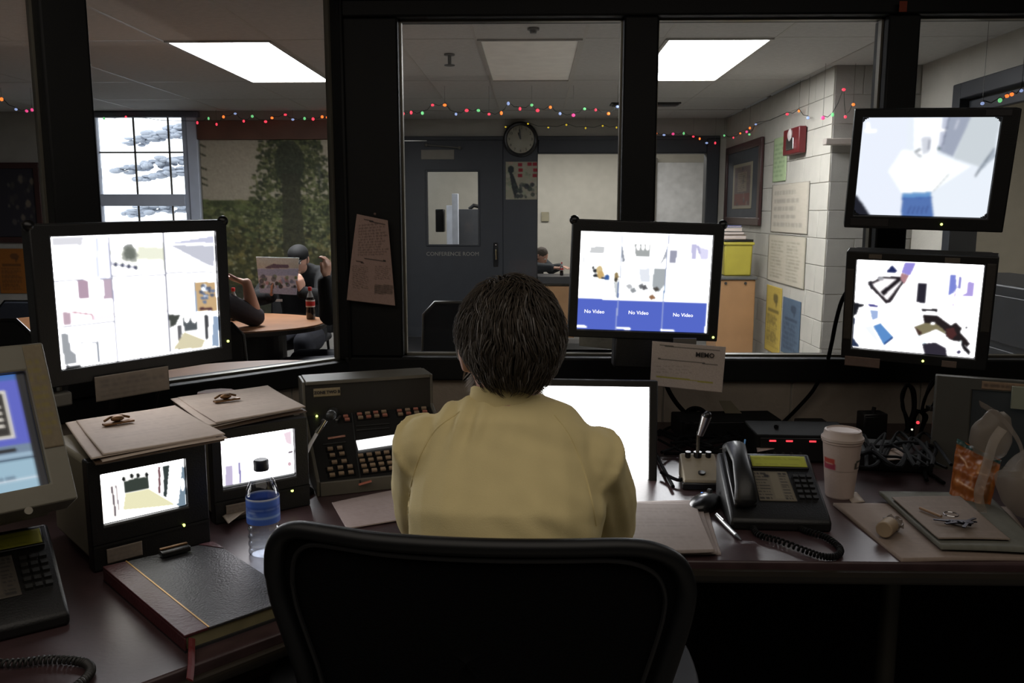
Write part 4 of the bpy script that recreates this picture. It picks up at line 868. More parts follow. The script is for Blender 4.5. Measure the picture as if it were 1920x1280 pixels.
string('coloured light string at the top right corner', [(1842, 194), (1875, 188), (1888, 180), (1897, 177), (1915, 170)], 4.3, 'bgoob', r=.009)
# ============================================================ CONTROL ROOM
DZ = .75
poly = [(-.095, 1.545), (2.86, 1.545), (2.86, FY-.012), (-.588+.01, FY-.012), (-2.4, FY-.012-1.822), (-2.4, -.4), (-.80, -.4), (-.80, .84)]
dk = thing('desk', 'long dark maroon laminate desk running under all the windows', 'desk', (0, 1.55, 0))
off = Matrix.Translation((0, -1.55, 0))
MB().prism([(x, y-1.55) for x, y in poly], DZ-.035, DZ).build('desk_top', DESKM, dk, bevel=.004)
P = [Vector((x, y-1.55, 0)) for x, y in (poly[1], poly[0], poly[7], poly[6])]
m = MB()
for a, b in zip(P[:-1], P[1:]):
    d = (b-a).normalized(); n = Vector((d.y, -d.x, 0)); n = -n if n.dot(Vector((-.2, -1, 0))) < 0 and False else n
    q = [(a.x, a.y), (b.x, b.y)]
m.tube([p+Vector((0, 0, DZ-.030)) for p in P], [(.010, .024)]*4, 8); m.build('edge_band', DESKE, dk)
MB().box2((-.2, .52, .06), (2.8, .54, DZ-.04)).build('under_desk_dark', mat('under_desk_black', (12, 11, 11), .9, spec=.1), dk)  # black sheet added to deepen the shade under the desk
lgm = mat('leg_grey', (56, 54, 46), .5, .3)
for q in ((1805, 1085), (1420, 1085)):
    a = atz(q[0], q[1], .70); MB().cyl((a.x if q[0] > 1500 else .0, .35 if q[0] > 1500 else .5, 0), (a.x if q[0] > 1500 else .0, .35 if q[0] > 1500 else .5, DZ-.035), .022).build('leg', lgm, dk, smooth=True)
for x, y in ((-.9, -.3), (-2.2, -.3), (-1.6, .6), (2.8, .8)): MB().cyl((x, y-.6, 0), (x, y-.6, DZ-.035), .022).build('leg', lgm, dk, smooth=True)
# ---------------------------------------------------------- screens
def monitor(name, label, loc, rot, w, h, bz, cv, strength, depth=.045, frame=BLACK, crt=False, rmask=None, led=None, body=None, body_depth=.06, bump=None, chan=None):
    t = thing(name, label, 'monitor', loc, rot); L, R_, T, B = bz
    x0, x1, z0, z1 = -w/2-L, w/2+R_, -h/2-B, h/2+T
    for p0, p1 in (((x0, 0, z1-T), (x1, depth, z1)), ((x0, 0, z0), (x1, depth, z0+B)), ((x0, 0, z0+B), (x0+L, depth, z1-T)), ((x1-R_, 0, z0+B), (x1, depth, z1-T))):
        pass
    m = MB(); O = [(x0, z0), (x1, z0), (x1, z1), (x0, z1)]; I = [(-w/2, -h/2), (w/2, -h/2), (w/2, h/2), (-w/2, h/2)]; k = .004
    vs = [(x, .0, z) for x, z in O]+[(x, .0, z) for x, z in I]+[(x*(1), .012, z) for x, z in I]+[(x, depth, z) for x, z in O]
    fs = []
    for i in range(4):
        j = (i+1) % 4; fs += [(i, j, 4+j, 4+i), (4+i, 4+j, 8+j, 8+i), (i, 12+i, 12+j, j)]
    fs.append((12, 13, 14, 15)); fs.append((8, 9, 10, 11)); m.add(vs, fs); m.build('bezel', frame, t, bevel=.003)
    bulge = (lambda u, v: .008*(1-(2*u-1)**2)*(1-(2*v-1)**2)) if crt else None
    msk = roundmask(*rmask) if rmask else None
    o = flat('screen', cv, [(-w/2+.001, .010, h/2-.001), (w/2-.001, .010, h/2-.001), (w/2-.001, .010, -h/2+.001), (-w/2+.001, .010, -h/2+.001)], SCREEN, t, thick=0, shape=bulge, screen=strength, mask=msk)
    bm_ = body or frame
    if body_depth:
        g = MB(); s = .12 if crt else .05; xx0, xx1, zz0, zz1 = x0+.01, x1-.01, z0+.01, z1-.01
        cxm, czm = (x0+x1)/2, (z0+z1)/2; sc = .72 if crt else .8
        A = [(xx0, zz0), (xx1, zz0), (xx1, zz1), (xx0, zz1)]; Bq = [(cxm+(x-cxm)*sc, czm+(z-czm)*sc) for x, z in A]
        vs = [(x, depth-.002, z) for x, z in A]+[(x, depth+body_depth*.35, z) for x, z in A]+[(x, depth+body_depth, z) for x, z in Bq]
        fs = [(0, 1, 2, 3), (8, 11, 10, 9)]+[(i, (i+1) % 4, 4+(i+1) % 4, 4+i) for i in range(4)]+[(4+i, 4+(i+1) % 4, 8+(i+1) % 4, 8+i) for i in range(4)]
        g.add(vs, fs).build('rear_housing', bm_, t, bevel=.006)
        gr = MB()
        for q in range(6): gr.box((cxm, depth+body_depth+.001, czm-.04+q*.016), (.10, .003, .006))
        gr.build('vent_slots', SATIN, t)
    if led:
        MB().sph((led[0], -.001, led[1]), .0032, 10, 6).build('power_light', mat('led_green', (230, 255, 120), .3, var=0, emit=3), t, smooth=True)
    if bump:
        for sx, x in ((-1, x0+.004), (1, x1-.004)):
            MB().sph((x, .01, z1-.003), .013, 12, 8).build('corner_knob', SATIN, t, smooth=True)
    return t, (x0, x1, z0, z1)
def sticker(t, x0, z0, x1, z1, col, y=-.0012, name='label', txt=False, tilt=0, n=(30, 10), fg=(90, 84, 80), lab=None, m=PRINT):
    cv = Cv(n[0], n[1], col)
    if txt: cv.lines(.06, .12, .94, .9, txt, fg, .3/txt, .55)
    cv.noise(4).blur(1); o = flat(name, cv, [(x0, y, z1), (x1, y-tilt*.0, z1+tilt), (x1, y, z0+tilt), (x0, y, z0)], m, t, thick=.0006); return o
G = lambda v: (v, v, v)
# --- top left: nine camera pictures
q1 = [(97, 447), (412, 432), (417, 645), (122, 700)]
cv = Cv(150, 112, (250, 250, 254), q1); S_ = lambda x, y: (80+x/4.267, 410+y/4.267)
def PP(*p): return [S_(*a) for a in p]
cv.poly(PP((90, 160), (360, 148), (350, 225), (100, 232)), (212, 212, 218)); cv.poly(PP((360, 165), (560, 160), (590, 500), (400, 500)), (222, 224, 244)); cv.line(*S_(470, 160), *S_(480, 480), 4, (206, 210, 240)); cv.line(*S_(540, 160), *S_(560, 480), 4, (240, 240, 252))
cv.poly(PP((585, 260), (1015, 190), (1020, 440), (600, 400)), (232, 234, 226)); cv.poly(PP((810, 230), (1015, 235), (1018, 330), (800, 330)), (222, 224, 206)); 
for k in range(16): x, y = S_(740+random.uniform(-45, 45), 275+random.uniform(-70, 60)); cv.ell(x, y, 6, 5, (120, 124, 118), .55)
x, y = S_(745, 285); cv.ell(x, y, 11, 11, (104, 110, 102), .7)
for k in range(8): x, y = S_(600+k*27, 372+k*4); cv.ell(x, y, 3.2, 3.4, (74, 78, 104) if k % 2 else (214, 214, 226))
cv.poly(PP((1030, 200), (1415, 130), (1415, 190), (1030, 200)), (200, 202, 222)); cv.poly(PP((1060, 210), (1415, 210), (1415, 380), (1300, 350)), (198, 200, 212)); cv.poly(PP((1030, 220), (1100, 240), (1400, 400), (1050, 430)), (226, 226, 238)); cv.line(*S_(1060, 215), *S_(1400, 395), 3, (244, 244, 250))
cv.poly(PP((120, 540), (160, 530), (160, 640), (130, 650)), (236, 232, 240)); cv.poly(PP((310, 518), (400, 512), (408, 660), (325, 662)), (184, 158, 176)); cv.poly(PP((525, 508), (595, 500), (605, 655), (530, 660)), (196, 176, 192))
cv.poly(PP((140, 770), (300, 765), (440, 790), (500, 830), (160, 880)), (240, 228, 232)); cv.line(*S_(270, 775), *S_(430, 785), 3, (214, 176, 188)); cv.line(*S_(430, 785), *S_(450, 840), 3, (214, 176, 188)); cv.poly(PP((190, 780), (255, 780), (262, 870), (205, 880)), (196, 170, 184)); cv.poly(PP((440, 790), (605, 770), (605, 830), (440, 845)), (236, 214, 224))
for x_ in (850, 915, 945): cv.line(*S_(x_, 575), *S_(x_, 625), 4, (180, 180, 206))
cv.poly(PP((965, 560), (1000, 555), (1002, 690), (970, 690)), (226, 222, 240)); cv.line(*S_(925, 640), *S_(925, 690), 3, (240, 190, 200)); cv.poly(PP((608, 590), (640, 590), (645, 680), (612, 680)), (224, 222, 244)); cv.line(*S_(620, 800), *S_(1040, 740), 3, (228, 224, 230)); cv.poly(PP((610, 480), (1020, 465), (1030, 740), (620, 790)), (250, 248, 250), .6)
cv.poly(PP((1255, 510), (1418, 498), (1425, 725), (1265, 735)), (204, 172, 128)); cv.line(*S_(1255, 510), *S_(1265, 735), 3, (160, 178, 204))
for k in range(22): x, y = S_(random.uniform(1305, 1400), random.uniform(530, 660)); cv.ell(x, y, 4, 3, random.choice([(110, 124, 152), (220, 228, 240), (88, 96, 116)]))
cv.line(*S_(1300, 715), *S_(1380, 712), 5, (90, 60, 60))
cv.poly(PP((1050, 765), (1430, 730), (1435, 1010), (1055, 1050)), (244, 244, 244)); cv.poly(PP((1050, 770), (1140, 770), (1100, 850), (1060, 870)), (70, 74, 70)); cv.poly(PP((1115, 850), (1150, 850), (1140, 1040), (1120, 1040)), (100, 100, 104)); cv.poly(PP((1160, 790), (1270, 790), (1270, 880), (1170, 890)), (86, 92, 96))
for x_ in (1190, 1245): x, y = S_(x_, 800); cv.ell(x, y, 5, 7, (246, 246, 246))
cv.poly(PP((1330, 765), (1360, 765), (1350, 950), (1335, 950)), (70, 72, 76)); cv.poly(PP((1170, 900), (1330, 960), (1300, 1020), (1080, 1040)), (216, 208, 176)); cv.poly(PP((1395, 770), (1435, 770), (1435, 1000), (1380, 1000)), (150, 170, 196))
cv.poly(PP((175, 955), (235, 950), (260, 1080), (300, 1110), (310, 1180), (210, 1200)), (160, 164, 170)); cv.line(*S_(340, 1020), *S_(480, 1010), 3, (206, 208, 214)); cv.line(*S_(480, 1010), *S_(490, 1160), 4, (150, 156, 166)); cv.line(*S_(230, 1220), *S_(330, 1205), 5, (60, 62, 66))
for x_ in (700, 760, 820): cv.line(*S_(x_, 950), *S_(x_+5, 1110), 5, (226, 224, 246))
for a, b in (((572, 150), (640, 1160)), ((1012, 110), (1055, 1090))): cv.line(*S_(*a), *S_(*b), 1.8, (90, 92, 110) if a[0] > 900 else (150, 152, 170))
for a, b in (((110, 530), (600, 490)), ((600, 475), (1020, 455)), ((150, 900), (620, 840)), ((1030, 440), (1420, 420))): cv.line(*S_(*a), *S_(*b), 1.8, (168, 170, 184))
cv.blur(1)
m1, ex = monitor('flat_monitor', 'wide black flat screen at the left showing nine camera pictures', (-.893, 1.93, 1.211), (2, -1.0, 49.5), .377, .288, (.042, .028, .026, .036), cv, 9.0, led=(.205, -.13), bump=True)
MB().tube([(0, .09, -.02), (0, .16, -.05), (0, .20, -.30)], .018, 10).build('mount_arm', SATIN, m1, smooth=True); MB().box((0, .045+.06, 0), (.1, .02, .1)).build('mount_plate', SATIN, m1, bevel=.003)
sticker(m1, -.125, ex[2]-.045, .045, ex[2]+.012, (124, 114, 102), y=-.006, name='note_slip', txt=4, tilt=.0, n=(40, 16))
m = MB(); m.box((-.19, .02, ex[2]-.03), (.04, .03, .03)); m.build('cable_clip', GREYP, m1, bevel=.004)
MB().tube([(.07, .06, ex[2]), (.062, .05, ex[2]-.03), (.045, .06, ex[2]-.07), (.05, .09, ex[2]-.12), (.05, .12, ex[2]-.2)], .0035, 6).build('power_cable', SATIN, m1, smooth=True)
# --- middle right: camera pictures and three blue fields
q2 = [(1088, 433), (1337, 443), (1330, 628), (1087, 617)]
S_ = lambda x, y: (1060+x/5.334, 400+y/5.334)
cv = Cv(150, 112, (252, 252, 254), q2)
cv.poly(PP((240, 400), (250, 340), (320, 330), (390, 330), (385, 400)), (206, 208, 210)); cv.poly(PP((180, 400), (200, 470), (180, 520)), (214, 216, 220)); cv.poly(PP((690, 310), (850, 315), (845, 440), (705, 440)), (168, 172, 172))
for x_ in (728, 775, 822): x, y = S_(x_, 340); cv.ell(x, y, 3.6, 7, (246, 246, 246))
cv.poly(PP((565, 320), (600, 480), (570, 500)), (150, 156, 166)); cv.poly(PP((1020, 340), (1015, 440), (940, 550), (990, 430)), (176, 180, 188)); cv.poly(PP((700, 450), (850, 450), (880, 560), (660, 550)), (236, 238, 240))
cv.poly(PP((1030, 230), (1480, 235), (1420, 600), (1030, 560)), (240, 240, 246)); cv.poly(PP((1048, 380), (1118, 385), (1112, 508), (1046, 505)), (158, 160, 178)); cv.poly(PP((1265, 315), (1315, 315), (1310, 465), (1268, 470)), (196, 194, 226)); cv.poly(PP((1330, 340), (1440, 375), (1435, 470), (1360, 470)), (212, 210, 236)); cv.line(*S_(1330, 340), *S_(1350, 410), 4, (190, 188, 222))
cv.line(*S_(1030, 560), *S_(1430, 570), 2.5, (222, 224, 230)); cv.line(*S_(1040, 640), *S_(1430, 630), 5, (226, 228, 234), .7)
cv.poly(PP((160, 540), (550, 530), (530, 860), (155, 850)), (246, 248, 246)); 
for a, c_, rx, ry in (((282, 545), (50, 52, 56), 2, 3), ((310, 578), (40, 42, 48), 5, 3), ((312, 625), (34, 36, 44), 5, 3), ((345, 570), (214, 190, 140), 6, 8), ((360, 620), (204, 170, 110), 6, 8), ((425, 648), (60, 96, 160), 5, 5), ((385, 650), (50, 60, 84), 4, 2), ((518, 640), (150, 130, 90), 4, 8), ((515, 670), (66, 60, 50), 3, 4)): x, y = S_(*a); cv.ell(x, y, rx, ry, c_)
cv.poly(PP((490, 690), (545, 710), (540, 860), (520, 850)), (160, 170, 176), .5)
cv.poly(PP((560, 550), (1010, 560), (1000, 890), (555, 860)), (240, 242, 244)); cv.poly(PP((895, 560), (1012, 562), (1010, 720), (950, 800), (880, 740)), (170, 176, 180)); cv.poly(PP((740, 560), (850, 560), (860, 700), (760, 690)), (216, 220, 228)); 
for a, c_ in (((770, 740), (120, 122, 126)), ((690, 780), (150, 154, 158)), ((650, 740), (190, 192, 196)), ((920, 770), (84, 80, 76)), ((880, 850), (150, 110, 80)), ((800, 752), (96, 96, 100))): x, y = S_(*a); cv.poly([(x-6, y-2), (x+2, y-5), (x+7, y+2), (x-1, y+5)], c_)
BL_ = (84, 104, 200)
cv.poly(PP((140, 855), (1440, 915), (1420, 1235), (140, 1170)), BL_); cv.line(*S_(543, 870), *S_(530, 1200), 2, (170, 180, 220)); cv.line(*S_(995, 890), *S_(985, 1220), 2, (170, 180, 220))
cv.line(*S_(568, 200), *S_(545, 860), 1.6, (170, 180, 200)); cv.line(*S_(1030, 220), *S_(1000, 890), 1.6, (150, 160, 190)); cv.line(*S_(540, 700), *S_(540, 850), 2, (90, 110, 160)); cv.line(*S_(1010, 740), *S_(995, 870), 2, (120, 150, 190))
cv.line(*S_(150, 1132), *S_(232, 1138), 4, (250, 250, 255)); cv.line(*S_(545, 1155), *S_(668, 1163), 4, (250, 250, 255)); cv.line(*S_(985, 1180), *S_(1110, 1190), 4, (250, 250, 255)); cv.blur(1)
m2, ex = monitor('flat_monitor', 'black flat screen right of the seated man with three blue fields', (.292, 2.235, 1.221), (0, 1.9, 1.6), .345, .258, (.022, .027, .030, .020), cv, 5.0, led=(.188, -.138), bump=True)
WH = mat('white_screen_text', (255, 255, 255), .5, var=0, emit=1.4)
for px, py in ((1120, 589), (1203, 592), (1287, 597)):
    u, v = (px-1088)/246-.5, .5-(py-438-.04*(px-1088))/184; text('No Video', .0135, WH, m2, (u*.345, .008, v*.258), (1, 0, 0), (0, 0, 1), extr=.0002)
MB().box((.02, .115, 0), (.1, .02, .1)).build('mount_plate', SATIN, m2, bevel=.003); MB().tube([(.02, .12, 0), (.03, .2, 0), (.03, .36, -.02)], .018, 10).build('mount_arm', SATIN, m2, smooth=True)
MB().box((.015, .035, ex[2]-.035), (.17, .06, .09)).build('cable_box', BLACK, m2, bevel=.006)
MB().tube([(.10, .03, ex[2]), (.125, .02, ex[2]-.03), (.11, .02, ex[2]-.05), (.06, .04, ex[2]-.03)], .004, 6).build('power_cable', SATIN, m2, smooth=True)
# MEMO sheet taped under it
qm = [(1223, 639), (1361, 650), (1354, 736), (1219, 722)]
cn = [at(x, y, 2.19) for x, y in qm]; cv = Cv(84, 54, (176, 164, 156), [(1223, 639), (1361, 650), (1354, 736), (1219, 722)])
cv.line(1236, 647, 1348, 657, 1.7, (80, 78, 72)); cv.line(1234, 672, 1345, 684, 1.7, (78, 76, 70)); cv.line(1231, 706, 1335, 717, 3, (152, 146, 66)); cv.lines(1230, 684, 1262, 700, 3, (122, 118, 110), 1.2, .5); cv.lines(1266, 684, 1300, 702, 3, (126, 120, 112), 1.2, .4); cv.noise(3)
t = thing('memo_sheet', 'white memo sheet with yellow highlighted line taped under the middle screen', 'paper', (0, 0, 0)); flat('sheet', cv, cn, PRINT, t, thick=.0006, shape=curl(.002))
xd = (cn[1]-cn[0]); zd = (cn[0]-cn[3]); o_ = at(1322, 666, 2.185); text('MEMO', .017, mat('ink', (46, 42, 40), .7, var=0), t, (o_.x, o_.y, o_.z), xd, zd, bold=.0004)
MB().box2(at(1263, 634, 2.20), at(1305, 645, 2.205)).build('tape', mat('tape', (100, 96, 90), .3), t)
# --- top right: washed out cell picture
q3 = [(1617, 218), (1880, 220), (1852, 412), (1603, 402)]; S_ = lambda x, y: (1560+x/5.333, 190+y/5.333)
cv = Cv(150, 112, (226, 233, 242), q3)
cv.poly(PP((300, 150), (760, 150), (700, 1160), (240, 1150)), (226, 232, 244)); cv.poly(PP((700, 480), (1000, 500), (1400, 660), (1010, 910), (700, 920), (560, 700)), (238, 242, 244)); cv.poly(PP((820, 160), (1110, 160), (1090, 500), (820, 560)), (244, 246, 250), .8)
cv.poly(PP((1000, 700), (1170, 720), (1010, 915), (700, 925), (760, 800)), (246, 248, 248)); cv.poly(PP((1400, 150), (1700, 150), (1650, 470), (1480, 660), (1220, 570)), (204, 212, 218)); cv.poly(PP((1120, 155), (1400, 155), (1215, 560), (1060, 490)), (160, 168, 186)); cv.poly(PP((1120, 155), (1170, 155), (1110, 490), (1060, 490)), (196, 202, 220)); cv.line(*S_(1175, 160), *S_(1100, 480), 2, (110, 116, 136)); x, y = S_(1075, 470); cv.ell(x, y, 3, 3, (100, 120, 124))
cv.line(*S_(1270, 190), *S_(1240, 270), 4, (196, 200, 214)); cv.poly(PP((895, 360), (995, 355), (975, 510), (910, 530)), (212, 216, 226)); cv.line(*S_(975, 390), *S_(965, 480), 3, (150, 154, 168)); cv.line(*S_(835, 505), *S_(880, 480), 3, (120, 126, 130)); cv.line(*S_(840, 520), *S_(890, 550), 2, (160, 164, 172))
cv.poly(PP((1640, 470), (1655, 560), (1500, 700), (1440, 770), (1490, 660)), (172, 182, 194)); cv.line(*S_(1640, 480), *S_(1445, 760), 1.8, (104, 112, 122)); cv.line(*S_(1170, 740), *S_(1010, 915), 1.5, (200, 204, 206))
cv.poly(PP((712, 925), (995, 915), (1030, 1165), (705, 1160)), (84, 116, 178)); cv.poly(PP((712, 925), (995, 915), (1000, 960), (715, 970)), (104, 152, 206)); cv.line(*S_(715, 975), *S_(1005, 970), 2, (66, 100, 170))
for k in range(5): cv.line(*S_(770+k*45, 1130), *S_(800+k*42, 1060), 1.6, (56, 74, 130))
cv.line(*S_(350, 215), *S_(360, 290), 6, (250, 250, 252)); cv.line(*S_(330, 285), *S_(430, 285), 5, (250, 250, 252)); cv.line(*S_(1060, 285), *S_(1130, 285), 5, (250, 250, 252)); x, y = S_(960, 260); cv.ell(x, y, 10, 8, (252, 252, 252))
cv.poly(PP((240, 940), (300, 1010), (380, 1130), (400, 1170), (200, 1170), (200, 900)), (30, 32, 42)); cv.blur(4)
m3, ex = monitor('tube_monitor', 'top right black tube screen showing a pale cell with blue chair', (.994, 2.234, 1.514), (9.8, 1.7, -17), .315, .250, (.021, .040, .020, .034), cv, 1.7, depth=.05, crt=True, rmask=(.06, .07), led=(.055, -.142), body_depth=.16)
sticker(m3, -.165, ex[2]+.006, -.07, ex[2]+.026, (30, 26, 24)); sticker(m3, .12, ex[3]-.017, .178, ex[3]-.003, (44, 42, 42))
def wallarm(t, zl):
    MB().box((0, .215, 0), (.12, .012, .12)).build('mount_plate', SATIN, t, bevel=.003); MB().tube([(0, .21, 0), (.02, .28, zl), (.04, .37, zl)], .02, 10).build('mount_arm', SATIN, t, smooth=True)
wallarm(m3, .03)
# --- lower right: bright room picture
q4 = [(1603, 484), (1845, 495), (1828, 677), (1600, 650)]; S_ = lambda x, y: (1560+x/4.922, 450+y/4.922)
cv = Cv(160, 124, (252, 251, 253), q4)
cv.poly(PP((315, 400), (450, 330), (620, 330), (650, 370), (530, 570), (490, 580)), (40, 34, 40)); cv.poly(PP((350, 400), (460, 345), (600, 350), (625, 380), (510, 540), (490, 550)), (232, 228, 230)); cv.poly(PP((435, 475), (600, 335), (620, 360), (465, 505)), (30, 26, 32)); cv.poly(PP((315, 380), (350, 370), (375, 440), (350, 450)), (44, 42, 50)); cv.poly(PP((480, 285), (530, 225), (580, 280), (560, 295)), (30, 40, 90)); x, y = S_(430, 345); cv.ell(x, y, 6, 4, (160, 160, 166))
cv.poly(PP((650, 195), (750, 205), (700, 320), (620, 290)), (150, 140, 220)); cv.poly(PP((620, 295), (690, 320), (650, 400), (610, 350)), (176, 130, 136)); cv.poly(PP((775, 388), (860, 398), (848, 582), (765, 568)), (38, 36, 48))
cv.poly(PP((1080, 315), (1130, 320), (1140, 450), (1110, 490), (1060, 515)), (124, 134, 214)); cv.poly(PP((1160, 335), (1185, 340), (1175, 450), (1150, 445)), (136, 134, 206)); cv.poly(PP((1250, 385), (1310, 395), (1295, 525), (1180, 520), (1240, 490)), (176, 160, 226)); cv.line(*S_(1130, 480), *S_(1110, 610), 2, (200, 180, 230))
cv.poly(PP((185, 575), (290, 590), (280, 605), (240, 620), (225, 680), (190, 700)), (24, 26, 34)); cv.poly(PP((325, 585), (415, 600), (410, 615), (340, 605)), (60, 56, 130)); cv.poly(PP((345, 640), (420, 650), (415, 720), (370, 735)), (160, 182, 224)); cv.poly(PP((250, 640), (360, 700), (300, 790), (240, 760)), (222, 238, 242)); cv.poly(PP((380, 790), (445, 765), (560, 900), (480, 970)), (92, 142, 204)); cv.poly(PP((480, 955), (560, 890), (562, 912), (485, 972)), (30, 60, 120)); cv.poly(PP((290, 800), (370, 780), (440, 940), (400, 930)), (222, 226, 232))
cv.poly(PP((185, 700), (210, 720), (200, 900), (260, 980), (180, 970)), (40, 52, 80))
cv.poly(PP((815, 635), (965, 640), (960, 665), (880, 650), (830, 660)), (26, 24, 28)); cv.poly(PP((830, 690), (960, 700), (1090, 800), (1140, 775), (1195, 830), (1180, 870), (1275, 980), (1250, 1010), (1160, 950), (1100, 940), (1050, 900), (1040, 850), (960, 790), (850, 790)), (34, 28, 30)); cv.poly(PP((755, 805), (850, 770), (960, 780), (1040, 850), (1045, 880), (960, 830), (800, 890)), (128, 120, 92)); cv.poly(PP((755, 805), (830, 860), (800, 895)), (70, 50, 44)); x, y = S_(925, 775); cv.ell(x, y, 5, 3.4, (250, 250, 250)); cv.poly(PP((1050, 830), (1120, 820), (1150, 890), (1100, 935), (1050, 890)), (74, 40, 40))
cv.poly(PP((1150, 900), (1280, 1060), (1270, 1090), (1220, 1040)), (28, 26, 30)); cv.line(*S_(800, 900), *S_(860, 980), 7, (220, 236, 244)); cv.poly(PP((830, 970), (950, 960), (1050, 1020), (1060, 1100), (860, 1080)), (46, 42, 54)); x, y = S_(1170, 1058); cv.ell(x, y, 3.4, 3, (50, 46, 80)); x, y = S_(1242, 826); cv.ell(x, y, 2, 2, (50, 50, 56)); x, y = S_(1188, 962); cv.ell(x, y, 2.4, 3.6, (240, 250, 250)); cv.blur(2)
m4, ex = monitor('tube_monitor', 'lower right black tube screen with taped bezel showing an office seen from above', (1.002, 2.254, 1.152), (10.5, 1.2, -27), .300, .250, (.026, .030, .022, .030), cv, 5.0, depth=.05, crt=True, rmask=(.015, .02), led=(.03, -.142), body_depth=.14)
BRT = (58, 52, 44)
sticker(m4, ex[0]+.003, -.10, ex[0]+.022, .10, BRT, lab=1, n=(8, 40)); sticker(m4, ex[1]-.024, -.05, ex[1]-.004, .13, (50, 46, 40), n=(8, 40))
sticker(m4, -.12, ex[3]-.017, -.088, ex[3]-.005, (92, 82, 70)); sticker(m4, .06, ex[3]-.019, .095, ex[3]-.006, (88, 80, 68))
sticker(m4, -.165, ex[2]-.020, -.075, ex[2]+.008, (108, 88, 78), name='paper_strip', txt=2); sticker(m4, .075, ex[2]+.002, .11, ex[2]+.020, (100, 84, 74))
wallarm(m4, -.02)
# --- white computer display on the desk
cv = Cv(40, 30, (255, 255, 255)); cv.blur(1)
m5, ex = monitor('computer_monitor', 'blank white computer display on the desk in front of the seated man', (.118, 2.055, .845), (-8.3, 0, -2.5), .338, .268, (.018, .020, .016, .022), cv, 6, body_depth=.03)
R5 = Euler([math.radians(v) for v in (-8.3, 0, -2.5)]).to_matrix().to_4x4().inverted()
g = MB(); g.box((0, .12, -.03), (.10, .03, .16)); g.build('neck', BLACK, m5, bevel=.006)
bd_ = MB(); T5 = R5; bz_ = R5 @ Vector((0, .10, DZ-.845+.009)); g = MB().box((0, 0, 0), (.24, .17, .018), m=Matrix.Translation(bz_) @ R5); g.build('base', BLACK, m5, bevel=.004)
# --- pale computer tube monitor, left edge
cv = Cv(90, 70, (150, 176, 196), None)
cv.rect(0, 0, 1, .06, (60, 100, 170)); cv.rect(0, .05, 1, .62, (88, 96, 190)); cv.rect(0, .14, .87, .56, (210, 206, 196)); cv.rect(0, .17, .85, .53, (40, 38, 36)); cv.dab(40, .1, .2, .5, .5, [(120, 112, 96), (170, 160, 140), (70, 66, 60)], .015, .04); cv.line(.76, .22, .74, .5, .03, (176, 164, 142)); 
for k in range(4): cv.rect(.77, .26+k*.06, .83, .29+k*.06, (220, 214, 204))
cv.rect(0, .62, 1, .69, (110, 130, 152)); cv.rect(0, .655, .86, .675, (20, 24, 30)); cv.rect(0, .74, 1, .755, (40, 60, 80)); cv.rect(0, .755, 1, 1, (150, 182, 200)); cv.line(0, .93, 1, .91, .01, (210, 220, 230)); cv.lines(.55, .86, .95, .92, 1, (80, 100, 120), .02); cv.rect(.955, .0, 1, 1, (16, 18, 24)); cv.blur(1)
WB, HB = .26, .195
m6, ex = monitor('beige_monitor', 'beige computer tube monitor at the far left edge of the desk', (-.897, 1.243, 1.058), (-28.5, 0, 45), WB, HB, (.04, .034, .047, .033), cv, .62, depth=.07, frame=DKBEIGE, crt=True, rmask=(.02, .02), body_depth=.22, body=BEIGEP)
sticker(m6, ex[1]-.032, -.04, ex[1]-.003, ex[3]-.004, (118, 106, 84), name='note_strip', txt=9, n=(14, 50), fg=(132, 120, 50))
for zz in (.100, .085, .068, .052): pass
g = MB(); R6 = Euler([math.radians(v) for v in (-28.5, 0, 45)]).to_matrix().to_4x4().inverted(); g.lathe([(.11, 0), (.10, .015), (.06, .04), (.055, .10)], n=28, m=Matrix.Translation(R6 @ Vector((-.13, .13, DZ-1.058)))@R6); g.build('swivel_base', DKBEIGE, m6, smooth=True)
g = MB().cyl((.09, -.004, ex[2]-.004), (.09, .0, ex[2]-.004), .006); g.build('knob', BEIGEP, m6)
# --- two small tube monitors
def smallcrt(label, loc, rz, w, h, outer, cv, lab):
    t, ex = monitor('small_tube_monitor', label, loc, (0, 0, rz), w, h, outer, cv, 8.0, depth=.03, frame=BLACK, crt=True, rmask=(.03, .04), led=(w/2-.012, -h/2-outer[3]*.42), body_depth=0)
    x0, x1, z0, z1 = ex
    MB().box2((x0+.004, .03, z0+.012), (x1-.004, .255, z1-.004)).build('case', mat('case_grey', (150, 144, 126), .5, var=.08), t, bevel=.008)
    m = MB()
    for k in range(3):
        m.box2((x0+.001, -.003, z0+.045-.0), (x1-.001, 0, z0+.050))
    m.build('bezel_rib', DKGREY, t)
    for sx in (x0+.03, x1-.03):
        for sy in (.04, .22): MB().cyl((sx, sy, z0), (sx, sy, z0+.014), .012).build('foot', SATIN, t)
    o = MB(); o.lathe([(.007, 0), (.007, .008), (.005, .01)], n=14, m=Matrix.Translation((x1-.012, 0, z0+.03)) @ Matrix.Rotation(math.pi/2, 4, 'X')); 
    sticker(t, x0+.022, z0+.012, x0+.085, z0+.040, (118, 106, 94), txt=3, y=-.004); return t, ex
S_ = lambda x, y: (120+x/3.765, 720+y/3.765)
cv = Cv(110, 76, (250, 250, 250), [(187, 893), (348, 860), (352, 945), (197, 988)])
cv.poly(PP((250, 740), (420, 700), (430, 960), (290, 1000)), (248, 240, 230)); cv.poly(PP((430, 690), (600, 640), (610, 735), (440, 775)), (56, 64, 58)); cv.poly(PP((430, 650), (600, 610), (600, 660), (520, 670), (430, 700)), (230, 230, 226))
for x_, y_ in ((432, 680), (490, 655), (535, 652), (597, 645)): x, y = S_(x_, y_); cv.ell(x, y, 3, 4, (20, 22, 22))
